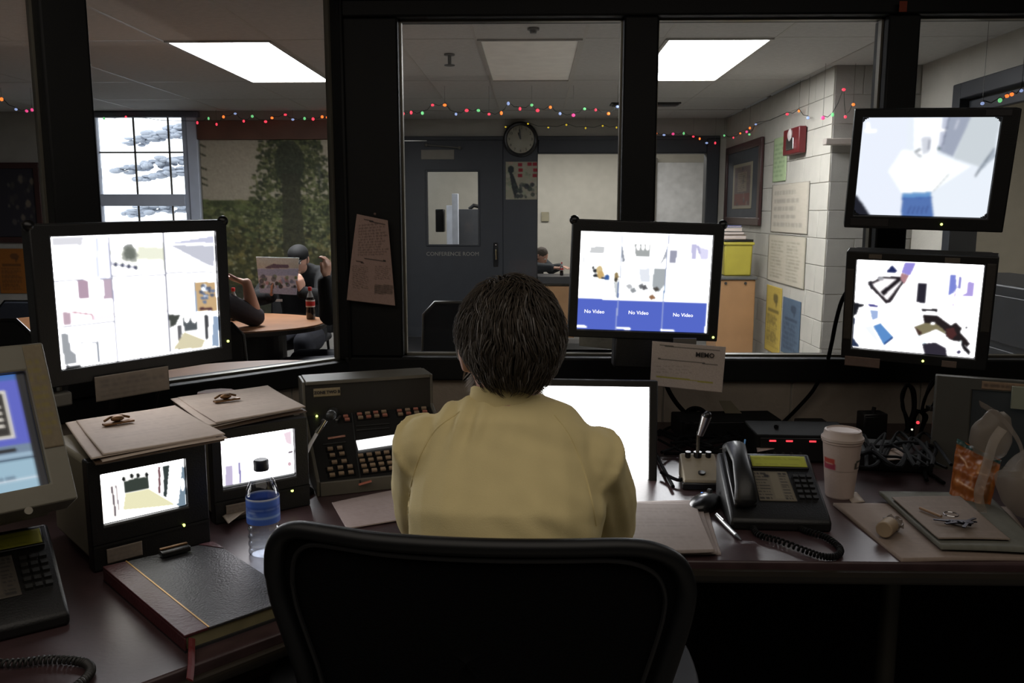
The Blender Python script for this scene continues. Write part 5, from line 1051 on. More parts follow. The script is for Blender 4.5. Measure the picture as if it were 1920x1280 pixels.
cv.poly(PP((440, 780), (610, 740), (800, 850), (430, 900)), (226, 222, 184)); cv.line(*S_(345, 740), *S_(380, 945), 3, (86, 78, 90)); cv.line(*S_(375, 730), *S_(400, 900), 2, (150, 144, 156)); cv.poly(PP((680, 590), (695, 590), (690, 770), (675, 770)), (120, 84, 90)); cv.poly(PP((715, 585), (760, 575), (745, 680), (735, 800), (715, 790)), (50, 60, 60)); cv.poly(PP((820, 560), (870, 600), (870, 880), (810, 850)), (120, 140, 156)); x, y = S_(850, 710); cv.ell(x, y, 4, 12, (250, 250, 255)); cv.poly(PP((770, 540), (850, 520), (850, 560), (820, 840), (790, 840)), (250, 250, 252)); cv.blur(1)
mA, exA = smallcrt('nearer small tube monitor on the desk at the left, corridor picture', (-.725, 1.526, .884), 44, .156, .096, (.022, .040, .028, .084), cv, 0)
cv = Cv(110, 76, (252, 250, 254), [(413, 825), (553, 803), (556, 893), (420, 918)])
cv.poly(PP((1090, 430), (1300, 390), (1300, 440), (1100, 480)), (236, 220, 236)); cv.poly(PP((1145, 590), (1195, 580), (1205, 720), (1150, 740)), (196, 186, 214)); cv.line(*S_(1240, 565), *S_(1252, 700), 4, (150, 144, 190)); cv.poly(PP((1560, 350), (1620, 330), (1625, 440), (1580, 420)), (226, 206, 216)); cv.line(*S_(1600, 490), *S_(1625, 485), 3, (120, 110, 120)); cv.ell(*S_(1605, 575), 4, 4, (214, 180, 190)); cv.poly(PP((1090, 740), (1650, 640), (1650, 700), (1100, 800)), (110, 112, 112)); cv.blur(1)
mB, exB = smallcrt('farther small tube monitor on the desk, behind the water bottle', (-.587, 1.767, .878), 38, .162, .108, (.020, .030, .022, .074), cv, 0)
# top sheets
def local_sheet(name, label, cat, px4, z, cv, thick=.004, sh=None, group=None):
    c = [atz(x, y, z) for x, y in px4]; return tag(flat(name, cv, c, PRINT, thick=thick, shape=sh), label, cat, group)
def ruled(bg=(188, 172, 158), n=(60, 46), nl=12, fg=(150, 134, 124)):
    cv = Cv(n[0], n[1], bg); cv.lines(.08, .1, .94, .95, nl, fg, .012, .35); return cv.noise(3).blur(1)
zA = .884+exA[3]; zB = .878+exB[3]
def clipboard(label, px4, z, clip_px, board=(74, 56, 40), clipm=BRASS, sc=1.0):
    c = [atz(x, y, z) for x, y in px4]; c0 = sum(c, Vector())/4; t = thing('clipboard', label, 'clipboard', (c0.x, c0.y, z))
    cc = [p-t.location for p in c]
    big = [p*1.03 for p in cc]; m = MB(); m.add([(p.x, p.y, .001) for p in big]+[(p.x, p.y, .005) for p in big], [(3, 2, 1, 0), (4, 5, 6, 7), (0, 1, 5, 4), (1, 2, 6, 5), (2, 3, 7, 6), (3, 0, 4, 7)]); m.build('board', mat('hardboard', board, .6, var=.15), t, bevel=.001)
    for k in range(3):
        d = Vector((random.uniform(-.010, .010), random.uniform(-.008, .008), .008+.003*k)); flat('sheet', ruled(bg=(192-5*k, 176-5*k, 162-5*k)), [p*(1.0-.01*k)+d for p in cc], PRINT, t, thick=.002, shape=curl(.003, 0, k))
    p = atz(*clip_px, z+.02)-t.location; xd = (cc[1]-cc[0]).normalized(); R = Matrix.Rotation(math.atan2(xd.y, xd.x), 4, 'Z'); T = Matrix.Translation((p.x, p.y, .016)) @ R
    m = MB(); m.box((0, 0, .002), (.060*sc, .016, .004), m=T); m.tube([(-.026*sc, .006, .008), (-.012*sc, .010, .013), (.012*sc, .010, .013), (.026*sc, .006, .008)], .0028, 8, m=T); m.sph((0, .004, .010), (.014*sc, .008, .006), m=T)
    m.build('clip', clipm, t, bevel=.001); return t
clipboard('clipboard of papers on top of the nearer small tube monitor', [(132, 803), (322, 770), (417, 827), (182, 872)], zA+.001, (222, 790))
tB = clipboard('clipboard of curling papers on top of the farther small tube monitor', [(328, 757), (500, 731), (572, 773), (402, 808)], zB+.001, (425, 748), board=(104, 60, 44), sc=1.0)
p = atz(404, 728, zB+.02)-tB.location; m = MB(); m.prism([(-.045, -.012), (.045, -.012), (.04, .012), (.018, .030), (-.018, .030), (-.04, .012)], .008, .012, m=Matrix.Translation((p.x, p.y, .0)) @ Matrix.Rotation(math.radians(30), 4, 'Z')); m.build('hanging_tab', mat('hardboard_tab', (110, 64, 48), .6), tB)
sq = [atz(x, y, DZ+.02) for x, y in ((417, 968), (462, 938), (470, 950), (428, 982))]
tag(flat('paper_strip', paper_cv((120, 108, 92), (88, 80, 70), 3, n=(24, 10)), [p+V(0, 0, .001) for p in sq], PRINT, thick=.001), 'pale label strip leaning at the foot of the farther small monitor', 'label')
# ---------------------------------------------------------- radio console
CO = Vector((-.492, 1.895, DZ)); RC = 21
con = thing('radio_console', 'grey radio console with rows of lit keys left of the seated man', 'console', CO, (0, 0, RC)); CW, CD, CZ0, CZ1, CZ2 = .327, .25, .03, .135, .215
CS = mat('console_shell', (92, 88, 78), .45, var=.08); CP = mat('console_face', (28, 27, 25), .5, var=.12)
side = [(0, 0), (0, CZ0), (CD, CZ1+.0), (CD, CZ2), (CD+.10, CZ2), (CD+.10, 0)]
m = MB()
for a, b in ((-.008, 0), (CW, CW+.008)): m.prism([(y, z+.008 if z > 0 else z) for y, z in side], a, b, ax='x')
m.box2((0, CD-.006, CZ2), (CW, CD+.10, CZ2+.010)); m.box2((0, CD+.09, 0), (CW, CD+.10, CZ2)); m.box2((-.0, -.004, 0), (CW, .004, CZ0+.004)); m.build('shell', CS, con, bevel=.002)
m = MB(); m.prism([(.004, 0.002), (.004, CZ0), (CD, CZ1), (CD, CZ2), (CD+.09, CZ2), (CD+.09, .002)], .0, CW, ax='x'); m.build('face', CP, con)
rcz = math.radians(RC); CR = Matrix.Rotation(rcz, 3, 'Z'); CI = CR.inverted()
sl = Vector((0, CD, CZ1-CZ0)).normalized(); nl_ = Vector((0, -sl.z, sl.y)); p0w = CO+CR @ Vector((0, 0, CZ0)); nw = CR @ nl_
def cl(px, py): return CI @ (onp(px, py, p0w, nw)-CO)
TP = Matrix(((1, 0, 0), (0, sl.y, -sl.z), (0, sl.z, sl.y))).to_4x4()
KEY = mat('lit_key_tan', (150, 128, 104), .5, var=.1); KEYR = mat('lit_key_pink', (170, 110, 92), .5)
kp = MB().box((0, 0, .003), (.0125, .009, .006)); kme = kp.mesh('key'); kme.materials.append(KEY); kpr = MB().box((0, 0, .003), (.012, .008, .006)); kmr = kpr.mesh('key'); kmr.materials.append(KEYR)
kwell = MB().box((0, 0, .0008), (.021, .0175, .0016)); kw = kwell.mesh('key_surround'); kw.materials.append(SATIN)
keys = []
for r in range(4):
    for c_ in range(8): keys.append((676+16.2*c_+3.2*r, 855.5-2*c_+10*r*.98, 0))
for a in ((619, 843), (637, 841), (623, 855), (641, 852), (627, 868), (645, 866), (619, 881), (638, 878), (656, 876), (623, 892), (640, 889), (658, 887)): keys.append((*a, 0))
for r in range(2):
    for c_ in range(8): keys.append((674+15.2*c_+(14 if c_ > 3 else 0)+2*r, 778-1.6*c_+6.5*r, 0 if (r+c_) % 2 else 1))
for a in ((648, 782), (651, 788)): keys.append((*a, 1))
for i, (px, py, k) in enumerate(keys):
    p = cl(px, py)
    if not (0.008 < p.x < CW-.008 and .004 < p.y < CD-.004): continue
    s = linkmesh('key_surround', kw, con, p, TP.to_euler()); linkmesh('key', kmr if k else kme, con, p, TP.to_euler())
a, b, c_, d_ = cl(667, 827), cl(800, 806), cl(806, 824), cl(672, 845)
cvs = Cv(20, 6, (255, 255, 255)); flat('lit_display', cvs, [q_+nl_*.002 for q_ in (a, b, c_, d_)], SCREEN, con, thick=.0, screen=1.6)
for (x0_, y0_, x1_, y1_, colr) in ((615, 824, 648, 819, (176, 124, 104)), (673, 911, 697, 904, (176, 104, 84))):
    a, b = cl(x0_, y0_), cl(x1_, y1_); u_ = (b-a); flat('label', Cv(8, 3, colr), [a+sl*.0075+nl_*.0015, b+sl*.0075+nl_*.0015, b+nl_*.0015, a+nl_*.0015], PRINT, con, thick=.0006)
for zz in ((668, 800, 730, 795), (668, 808, 730, 803), (617, 934-100, 1, 1)):
    if zz[2] > 10: a, b = cl(zz[0], zz[1]), cl(zz[2], zz[3]); MB().tube([a+nl_*.002, b+nl_*.002], .0016, 6).build('trim_line', DKGREY, con)
# grooves between the key banks
for px0, py0, px1, py1 in ((660, 775, 676, 905), (606, 834, 648, 829)): MB().tube([cl(px0, py0)+nl_*.001, cl(px1, py1)+nl_*.001], .002, 6).build('panel_rib', DKGREY, con)
zl = (CZ1+CZ2)/2+.008; flat('name_plate', Cv(20, 8, (150, 136, 106)).noise(4), [(.02, CD-.002, CZ2-.010), (.088, CD-.002, CZ2-.010), (.088, CD-.002, CZ2-.032), (.02, CD-.002, CZ2-.032)], PRINT, con, thick=.001)
text('ZONE TWO B', .0105, mat('ink', (46, 42, 40), .7, var=0), con, (.054, CD-.0032, CZ2-.021), (1, 0, 0), (0, 0, 1), extr=.0002, bold=.0005)
a = cl(594, 781); MB().sph(a+nl_*.002, .003, 8, 6).build('indicator', mat('led_green', (230, 255, 120), .3, var=0, emit=3), con)
a = cl(625, 778); TK = Matrix.Translation(a) @ TP; m = MB(); m.lathe([(.013, 0), (.014, .004), (.012, .016), (.010, .018)], n=20, m=TK); m.build('volume_knob', DKGREY, con, smooth=True)
a = cl(634, 789); m = MB(); m.box((0, 0, .006), (.006, .022, .010), m=Matrix.Translation(a) @ TP @ Matrix.Rotation(-.6, 4, 'Z')); m.build('lever', SILVER, con, bevel=.001)
# gooseneck microphone in front of the console
gm = thing('gooseneck_microphone', 'bright silver gooseneck microphone in front of the radio console', 'microphone', atz(566, 925, DZ)+V(.0, .0, 0))
b0 = gm.location; Yg = b0.y+.01; pts = [at(x, y, Yg+k*.006) for k, (x, y) in enumerate(((566, 905), (568, 878), (573, 852), (583, 831), (594, 812), (603, 797), (609, 787)))]
MB().lathe([(.028, 0), (.028, .008), (.012, .02), (.008, .03)], n=20).build('base', BLACK, gm, smooth=True)
MB().tube([V(0, 0, .02)]+[p-b0 for p in pts], .0045, 10).build('neck', mat('screen_lit_white', (236, 236, 240), .25, coat=.4), gm, smooth=True)  # glare from the small monitor put into the neck as white colour
e1, e0 = pts[-1]-b0, pts[-3]-b0; m = MB(); m.tube([e0, e1], [.0062, .0075], 12); m.build('collar', CHROME, gm, smooth=True)
MB().sph(e1+V(.012, .015, .008), (.013, .014, .012), 14, 10).build('mic_head', DKGREY, gm, smooth=True)
# ---------------------------------------------------------- water bottle
wb = thing('water_bottle', 'clear plastic water bottle with blue label and dark cap behind the chair', 'bottle', (atz(497, 1036, DZ).x, atz(497, 1036, DZ).y, DZ))
pr = []
for i in range(40):
    z = i/39*.150; r = .031-.0018*(math.sin(z*230) > .2)*(z < .055); pr.append((r, z))
k = .97
PF = [(.026, 0), (.030, .004)]+[(.0305-.0022*(.5+.5*math.cos(z*420)), z) for z in np.linspace(.008, .062, 26)]+[(.031, .066), (.031, .118), (.029, .130), (.022, .146), (.014, .157), (.0125, .160), (.0125, .170)]
PET = film_mat('clear_pet', (.93, .94, .96), .06, .8)
MB().lathe(PF, n=32).build('bottle_shell', PET, wb, smooth=True)
WAT = film_mat('water', (.90, .93, .97), .05, .8); MB().lathe([(r-.0012, z) for r, z in PF if z < .10]+[(.0298, .10)], n=32).build('water', WAT, wb, smooth=True)
cv = Cv(60, 24, (72, 108, 200)); cv.rect(0, 0, 1, .08, (220, 228, 240)); cv.rect(0, .3, 1, .5, (40, 70, 160), .6); cv.lines(.0, .35, 1, .8, 4, (200, 214, 240), .05, .6); cv.rect(0, .68, 1, .76, (150, 180, 230)); cv.blur(1)
def wrap(name, cv, r0, r1, z0, z1, m, parent, a0=0, a1=2*math.pi, T=None):
    vs = []; 
    for j in range(cv.ny+1):
        for i in range(cv.nx+1): a = a0+(a1-a0)*i/cv.nx; v = j/cv.ny; r = r1+(r0-r1)*v; vs.append((r*math.cos(a), r*math.sin(a), z1+(z0-z1)*v))
    fs = [(j*(cv.nx+1)+i, (j+1)*(cv.nx+1)+i, (j+1)*(cv.nx+1)+i+1, j*(cv.nx+1)+i+1) for j in range(cv.ny) for i in range(cv.nx)]
    me = bpy.data.meshes.new(name); me.from_pydata(vs, [], fs); L = lin(np.clip(cv.C, 0, 1)).reshape(-1, 3); a = me.color_attributes.new('Col', 'FLOAT_COLOR', 'POINT'); a.data.foreach_set('color', np.concatenate([L, np.ones((len(L), 1))], 1).astype(np.float32).ravel())
    me.materials.append(m); me.polygons.foreach_set('use_smooth', [True]*len(me.polygons)); o = bpy.data.objects.new(name, me); COL.objects.link(o); o.parent = parent; return o
wrap('wrap_label', cv, .0315, .0315, .066, .116, GLOSSPRINT, wb)
MB().lathe([(.0135, .166), (.0142, .168), (.0142, .184), (.0125, .187)], n=24).build('cap', mat('dark_cap', (26, 30, 44), .4), wb, smooth=True)
# ---------------------------------------------------------- big ledger
zb = DZ+.028
c = [atz(x, y, zb) for x, y in ((192, 1062), (400, 1015), (560, 1118), (345, 1192))]
ex_ = (c[1]-c[0]).normalized(); lt = thing('ledger_book', 'large black record book with maroon spine and gold line on the desk', 'book', (c[0].x, c[0].y, DZ))
cc = [Vector((p.x-c[0].x, p.y-c[0].y, 0)) for p in c]
def slab(P, z0, z1): return MB().add([(p[0], p[1], z0) for p in P]+[(p[0], p[1], z1) for p in P], [(3, 2, 1, 0), (4, 5, 6, 7), (0, 1, 5, 4), (1, 2, 6, 5), (2, 3, 7, 6), (3, 0, 4, 7)])
def lp(u, v): return (cc[0]*(1-u)+cc[1]*u)*(1-v)+(cc[3]*(1-u)+cc[2]*u)*v
MAR = mat('maroon_leather', (70, 30, 34), .38, var=.2, bump=.2, bscale=150); BLK = mat('black_leathercloth', (42, 42, 44), .38, var=.1, bump=.35, bscale=260)
slab([lp(0, 0), lp(1, 0), lp(1, 1), lp(0, 1)], 0, .004).build('cover', BLK, lt); slab([lp(.20, 0), lp(1, 0), lp(1, 1), lp(.20, 1)], .024, .028).build('cover', BLK, lt, bevel=.001)
slab([lp(0, 0), lp(.20, 0), lp(.20, 1), lp(0, 1)], .024, .0285).build('spine_leather', MAR, lt, bevel=.001); slab([lp(-.0, 0), lp(.02, 0), lp(.02, 1), lp(-.0, 1)], .0, .024).build('spine', MAR, lt, bevel=.003)
slab([lp(.195, .0), lp(.208, .0), lp(.208, 1), lp(.195, 1)], .0285, .0292).build('gold_line', mat('gold_line', (190, 150, 84), .35, .5), lt)
slab([lp(.02, .012), lp(.985, .012), lp(.985, .988), lp(.02, .988)], .004, .024).build('page_block', mat('page_edge', (128, 120, 88), .8, var=.12, vscale=30), lt)
tri = slab([lp(.86, -.0), lp(1, .0), lp(1, .14), lp(.93, .07)], .0282, .0292).build('corner_leather', MAR, lt)
p = atz(345, 1246, DZ+.004)-lt.location; q_ = lp(.06, 1.0); 
MB().tube([V(q_.x, q_.y, .02), V(q_.x+.004, q_.y-.012, .012), V(q_.x+.018, q_.y-.05, .004), V(q_.x+.03, q_.y-.085, .003)], [(.0015, .006)]*4, 6).build('ribbon', mat('red_ribbon', (92, 18, 20), .6), lt)
er = thing('board_eraser', 'small brass and black block lying on the record book', 'eraser', (atz(328, 1035, zb+.004).x, atz(328, 1035, zb+.004).y, zb+.0015), (0, 0, 42))
MB().box((0, 0, .006), (.052, .022, .010)).build('block', SATIN, er, bevel=.002); MB().box((0, .006, .0125), (.050, .007, .003)).build('brass_strip', BRASS, er, bevel=.001)
# ---------------------------------------------------------- desk telephones
def phone(label, loc, rz, sticky, card, cord_px=None, flip=False, tiltz=.11):
    t = thing('desk_telephone', label, 'telephone', loc, (0, 0, rz)); W_, D_ = .205, .20
    pr_ = [(0, 0), (0, .022), (.02, .034), (D_, tiltz), (D_+.01, tiltz-.01), (D_, 0)]
    MB().prism(pr_, 0, W_, ax='x').build('phone_body', BLACK, t, bevel=.006)
    u = Vector((0, D_-.02, tiltz-.034)).normalized(); n = Vector((0, -u.z, u.y)); o = Vector((0, .02, .034)); TT = Matrix(((1, 0, 0), (0, u.y, -u.z), (0, u.z, u.y))).to_4x4(); TT.translation = o
    h0, h1 = (.008, .058)
    m = MB(); m.box(((h0+h1)/2, .10, .010), (.046, .19, .012), m=TT); m.build('cradle', SATIN, t, bevel=.004)
    m = MB(); loft(m, [(.033, .012, .022), (.033, .03, .042), (.033, .10, .052), (.033, .165, .042), (.033, .185, .022)], [(.024, .014), (.022, .013), (.018, .011), (.022, .013), (.025, .015)], (1, 0, 0), 18, m=TT); m.build('handset', mat('handset_black', (20, 21, 21), .45, coat=.1), t, smooth=True)
    cvp = Cv(24, 10, sticky); cvp.lines(.06, .2, .94, .9, 3, tuple(int(v*.7) for v in sticky), .06, .4); flat('sticky_note', cvp, [TT @ Vector(p_) for p_ in ((.070, .178, .006), (.190, .178, .006), (.190, .142, .006), (.070, .142, .006))], PRINT, t, thick=.0006, shape=curl(.0008))
    m = MB(); m.box((.13, .16, .002), (.126, .044, .006), m=TT); m.build('display_hood', SATIN, t, bevel=.002)
    cvp = Cv(30, 30, card); cvp.lines(.02, .04, .40, .96, 9, (34, 32, 30), .05, .8); cvp.lines(.72, .04, .98, .96, 10, (38, 36, 34), .04, .8); cvp.ell(.36, .16, .08, .05, (30, 28, 26)); cvp.rect(.45, .05, .68, .92, tuple(int(v*1.12) for v in card)); flat('name_card', cvp, [TT @ Vector(p_) for p_ in ((.070, .130, .0015), (.142, .130, .0015), (.146, .034, .0015), (.068, .034, .0015))], PRINT, t, thick=.0006)
    km = MB().box((0, 0, .003), (.0105, .0085, .006), m=None).mesh('key'); km.materials.append(mat('phone_key', (34, 34, 32), .5))
    for r in range(5):
        for c2 in range(3): p_ = TT @ Vector((.157+c2*.0145, .045+r*.017, 0)); linkmesh('key', km, t, p_, TT.to_euler())
    if not flip:
        MB().box((.058, .192, .03), (.003, .003, .02), m=TT).build('message_light', mat('blue_led', (90, 130, 170), .3, var=0, emit=.3), t)
    return t
phR = phone('black desk telephone with yellow note beside the foam cup', (.412, 1.705, DZ), -3, (172, 176, 60), (108, 100, 84))
cpts = [atz(x, y, DZ+.008) for x, y in ((1412, 968), (1413, 990), (1425, 1003), (1460, 1013), (1505, 1030), (1540, 1042), (1565, 1043), (1576, 1033), (1568, 1020), (1545, 1005), (1515, 996), (1500, 988), (1505, 978))]
def smooth_path(P, k=8):
    out = []; n = len(P)
    for i in range(n-1):
        p0, p1, p2, p3 = P[max(i-1, 0)], P[i], P[i+1], P[min(i+2, n-1)]
        for j in range(k): t = j/k; out.append(.5*((2*p1)+(p2-p0)*t+(2*p0-5*p1+4*p2-p3)*t*t+(3*p1-p0-3*p2+p3)*t*t*t))
    out.append(P[-1]); return out
def coil(path, R_, turns, r, n=7):
    P = smooth_path([Vector(p) for p in path], 10); tot = len(P); pts = []; N_ = turns*9
    for i in range(N_+1):
        s = i/N_*(tot-1); a = int(min(s, tot-2)); f = s-a; p = P[a].lerp(P[a+1], f); d = (P[min(a+1, tot-1)]-P[a]).normalized(); u = d.cross(V(0, 0, 1)).normalized() if abs(d.z) < .95 else V(1, 0, 0); w2 = u.cross(d); an = i/9*2*math.pi; pts.append(p+(u*math.cos(an)+w2*math.sin(an))*R_)
    return pts
o = MB(); o.tube(coil(cpts, .0048, 62, .0022), .0024, 6); tag(o.build('handset_cord', mat('matte_black', (12, 12, 12), .8, spec=.2), smooth=True), 'coiled black handset cord looped on the desk below the right telephone', 'cord')
phL = phone('black desk telephone with yellow note at the lower left edge', (-.900, 1.140, DZ), 37, (136, 134, 30), (70, 64, 56), flip=True)
cpts = [atz(x, y, DZ+.008) for x, y in ((-60, 1240), (20, 1243), (90, 1236), (150, 1240), (170, 1252), (160, 1272), (120, 1300), (60, 1310))]
o = MB(); o.tube(coil(cpts, .0048, 50, .0022), .0024, 6); tag(o.build('handset_cord', mat('cord_grey', (34, 34, 32), .5), smooth=True), 'coiled handset cord at the bottom left corner of the desk', 'cord')
# ---------------------------------------------------------- foam cup
cc_ = atz(1582, 937, DZ); cup = thing('foam_cup', 'white foam cup with red and dark print beside the right telephone', 'cup', (cc_.x, cc_.y+.03, DZ))
FOAM = mat('white_foam', (176, 158, 148), .8, var=.04, bump=.15, bscale=200)
MB().lathe([(.030, 0), (.0315, .003), (.0315, .004), (.0425, .128), (.0448, .130), (.0448, .137), (.0440, .139)], n=40).build('cup_body', FOAM, cup, smooth=True)
MB().lathe([(.0446, .134), (.0470, .136), (.0470, .142), (.0430, .146), (.0400, .158), (.036, .160), (.034, .157)], n=40).build('lid', mat('cup_lid', (182, 166, 156), .5), cup, smooth=True)
cv = Cv(60, 20, (176, 158, 148)); cv.rect(.06, .1, .30, .45, (170, 60, 44)); cv.rect(.04, .5, .32, .9, (150, 50, 70)); cv.rect(.10, .45, .28, .52, (190, 150, 130)); cv.rect(.72, .2, .93, .35, (44, 56, 44)); cv.rect(.70, .35, .76, .8, (60, 56, 50)); cv.rect(.88, .3, .92, .8, (60, 56, 50)); cv.rect(.74, .72, .9, .84, (50, 52, 46)); cv.blur(1)
wrap('printed_mark', cv, .0378, .0408, .068, .098, PRINT, cup, math.radians(175), math.radians(352))
tag(flat('napkin', Cv(6, 6, (150, 136, 122)), [atz(x, y, DZ+.002) for x, y in ((1585, 925), (1606, 922), (1622, 940), (1598, 943))], PRINT, thick=.001, shape=curl(.001)), 'scrap of napkin under the foam cup', 'napkin')
# ---------------------------------------------------------- paging microphone
pm = thing('paging_microphone', 'beige paging microphone with silver gooseneck right of the white display', 'microphone', atz(1290, 917, DZ)+V(-.01, 0, 0), (0, 0, -3))
prf = [(0, 0), (0, .022), (.095, .062), (.11, .055), (.11, 0)]
MB().prism(prf, 0, .085, ax='x').build('base', mat('mic_base_beige', (142, 132, 112), .45, var=.06), pm, bevel=.004)
MB().box2((-.004, -.006, 0), (.089, .012, .017)).build('front_bar', SATIN, pm, bevel=.003)
for x, z in ((.018, .083), (.068, .085)): MB().cyl((x, z, .054), (x, z-.002, .070), .007).build('knob', SATIN, pm, smooth=True)
MB().cyl((.045, .026, .030), (.045, .025, .036), .009, n=18).build('push_button', SATIN, pm, smooth=True)
nb = V(.042, .085, .055); MB().cyl(nb, nb+V(0, 0, .014), .010).build('neck_socket', SATIN, pm, smooth=True)
Rpm = Matrix.Rotation(math.radians(3), 3, 'Z'); tip = Rpm @ (at(1325, 780, 2.02)-pm.location); md = Rpm @ (at(1312, 815, 2.03)-pm.location)
MB().tube(smooth_path([nb+V(0, 0, .01), nb+V(0, 0, .06), md, tip+V(-.008, .006, -.03)], 6), .0045, 10).build('neck', mat('dull_neck', (110, 108, 100), .4, .7), pm, smooth=True)
MB().tube([md+V(.001, 0, .0), tip], [.008, .013], 16).build('mic_capsule', SILVER, pm, smooth=True); MB().sph(tip+V(.001, -.003, .003), (.0105, .0105, .0105), 14, 8).build('grille', SATIN, pm, smooth=True)
# mouse, pen
ms = thing('computer_mouse', 'black computer mouse with blue light beside the paging microphone', 'mouse', atz(1326, 953, DZ)+V(-.006, 0, 0), (0, 0, -32))
m = MB(); m.sph((0, 0, .012), (.030, .055, .021), 24, 14); m.build('shell', mat('mouse_black', (20, 20, 21), .3, coat=.3), ms, smooth=True); MB().cyl((-.004, .028, .028), (.004, .028, .028), .010, n=14).build('scroll_wheel', DKGREY, ms)
bl = MB(); bl.sph((.0, -.0, 0), (.0055, .0035, .003), 10, 6); p = atz(1318, 925, DZ+.02)-ms.location; o = bl.build('blue_light', mat('blue_led_bright', (90, 150, 255), .3, var=0, emit=4), ms, smooth=True); o.location = Matrix.Rotation(math.radians(32), 3, 'Z') @ p
a, b = atz(1343, 966, DZ+.006), atz(1390, 1012, DZ+.006); pn = thing('ballpoint_pen', 'silver pen lying between the paper stack and the right telephone', 'pen', a); d = b-a
MB().tube([(0, 0, 0), d*.82], .0045, 10).build('barrel', SILVER, pn, smooth=True); MB().tube([d*.82, d], [.0045, .001], 10).build('tip', SATIN, pn, smooth=True); MB().tube([d*.02+V(0, 0, .006), d*.3+V(0, 0, .006)], .0012, 6).build('pen_clip', CHROME, pn)
# ---------------------------------------------------------- papers in front of the man
for k, (dx, lb) in enumerate(((0, 'lowest sheet of the paper pile right of the seated man'), (3, 'middle sheet of the paper pile right of the seated man'), (-3, 'top sheet with a handwritten line, right of the seated man'))):
    px4 = [(1170+dx, 942), (1322-9*k, 938+2*k), (1352-6*k, 1036-3*k), (1175+dx, 1040-2*k)]
    cv = ruled(bg=(150-4*k+8, 138-4*k+8, 132-4*k+8), fg=(110, 100, 98), nl=14); local_sheet('loose_sheet', lb, 'paper', px4, DZ+.004+.007*k, cv, thick=.005, sh=curl(.0025, 0, k))
local_sheet('paper_sheet', 'pale sheet lying under the front edge of the radio console', 'paper', [(622, 942), (738, 918), (840, 960), (650, 990)], DZ+.004, ruled(bg=(166, 150, 146)), thick=.002, sh=curl(.0012))
local_sheet('paper_sheet', 'off-white sheet behind the right telephone handset', 'paper', [(1312, 842), (1385, 836), (1380, 905), (1345, 925)], DZ+.003, ruled(bg=(138, 122, 112)), thick=.002)
local_sheet('paper_sheet', 'small folded sheet sticking up behind the right telephone', 'paper', [(1416, 826), (1436, 817), (1452, 840), (1420, 846)], DZ+.04, ruled(bg=(150, 134, 124), n=(10, 10), nl=3), thick=.002)
# papers on the right
local_sheet('newspaper_pile', 'thick folded newspapers spread along the right desk edge', 'newspaper', [(1562, 943), (1890, 950), (1960, 1045), (1690, 1047)], DZ+.006, ruled(bg=(132, 116, 104), fg=(104, 92, 84), nl=20), thick=.006, sh=curl(.003))
local_sheet('document_folder', 'grey green folder of papers lying on the newspapers at the right', 'folder', [(1648, 921), (1850, 925), (1960, 1030), (1765, 1022)], DZ+.020, Cv(40, 30, (98, 98, 88)).noise(5).blur(1), thick=.008, sh=curl(.002))
local_sheet('paper_sheet', 'top sheet in the grey green folder at the right', 'paper', [(1672, 932), (1800, 930), (1895, 1010), (1760, 1008)], DZ+.026, ruled(bg=(122, 108, 96)), thick=.002, sh=curl(.002))
rl = thing('tape_roll', 'small cream roll with crumpled wrapper on the newspapers', 'roll', atz(1662, 1002, DZ+.010), (0, 0, -40))
m = MB(); m.tube([(0, -.018, .015), (0, .022, .015)], .0165, 20); m.build('roll', mat('cream_roll', (150, 130, 104), .6), rl, bevel=.002); m = MB(); m.sph((0, .04, .014), (.020, .022, .013), 12, 8)
o = m.build('wrapper', mat('clear_wrapper', (118, 108, 100), .3, var=.2), rl)
for v in o.data.vertices: v.co += Vector([random.uniform(-.004, .004) for _ in range(3)])
ky = thing('key_bunch', 'dark bunch of keys on the folder in front of the orange snack bag', 'keys', atz(1782, 978, DZ+.030))
for k in range(6):
    an = .3*k-.6; m = MB(); m.cyl((0, 0, .002*k), (0, 0, .002*k+.002), .010, n=14); m.box((.022, 0, .002*k+.001), (.032, .006, .002)); o = m.build('key', mat('dark_key', (44, 44, 56), .3, .8), ky); o.rotation_euler = (0, 0, an+math.pi*(k % 2)); o.location = (.004*k, -.006*k, 0)
MB().tube([(.014*math.cos(t), .014*math.sin(t), .016) for t in np.linspace(0, 2*math.pi, 20, endpoint=False)], .0012, 6, True).build('key_ring', CHROME, ky)
a, b = atz(1725, 952, DZ+.032), atz(1765, 968, DZ+.032); tag(MB().tube([a, b], .0032, 8).build('pencil', mat('pencil_tan', (150, 120, 90), .5), smooth=True), 'short tan pencil beside the bunch of keys', 'pencil')
# ---------------------------------------------------------- snack bag, carrier bag, switched off monitor on the right
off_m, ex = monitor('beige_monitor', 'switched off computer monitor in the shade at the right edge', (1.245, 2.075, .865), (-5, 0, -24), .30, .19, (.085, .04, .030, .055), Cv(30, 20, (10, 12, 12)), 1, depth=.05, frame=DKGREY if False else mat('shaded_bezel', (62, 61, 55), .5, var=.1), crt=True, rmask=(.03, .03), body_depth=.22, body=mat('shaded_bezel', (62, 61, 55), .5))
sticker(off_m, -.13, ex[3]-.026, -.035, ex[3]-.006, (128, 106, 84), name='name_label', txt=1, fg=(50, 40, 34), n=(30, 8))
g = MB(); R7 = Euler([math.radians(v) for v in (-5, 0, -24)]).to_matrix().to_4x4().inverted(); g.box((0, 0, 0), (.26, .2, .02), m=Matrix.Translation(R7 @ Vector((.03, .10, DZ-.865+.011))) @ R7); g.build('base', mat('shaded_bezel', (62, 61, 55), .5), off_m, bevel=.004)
MB().box((-.03, -.012, .085), (.07, .02, .055)).build('paper_note', mat('pale_green_card', (122, 126, 108), .7), off_m, bevel=.001)
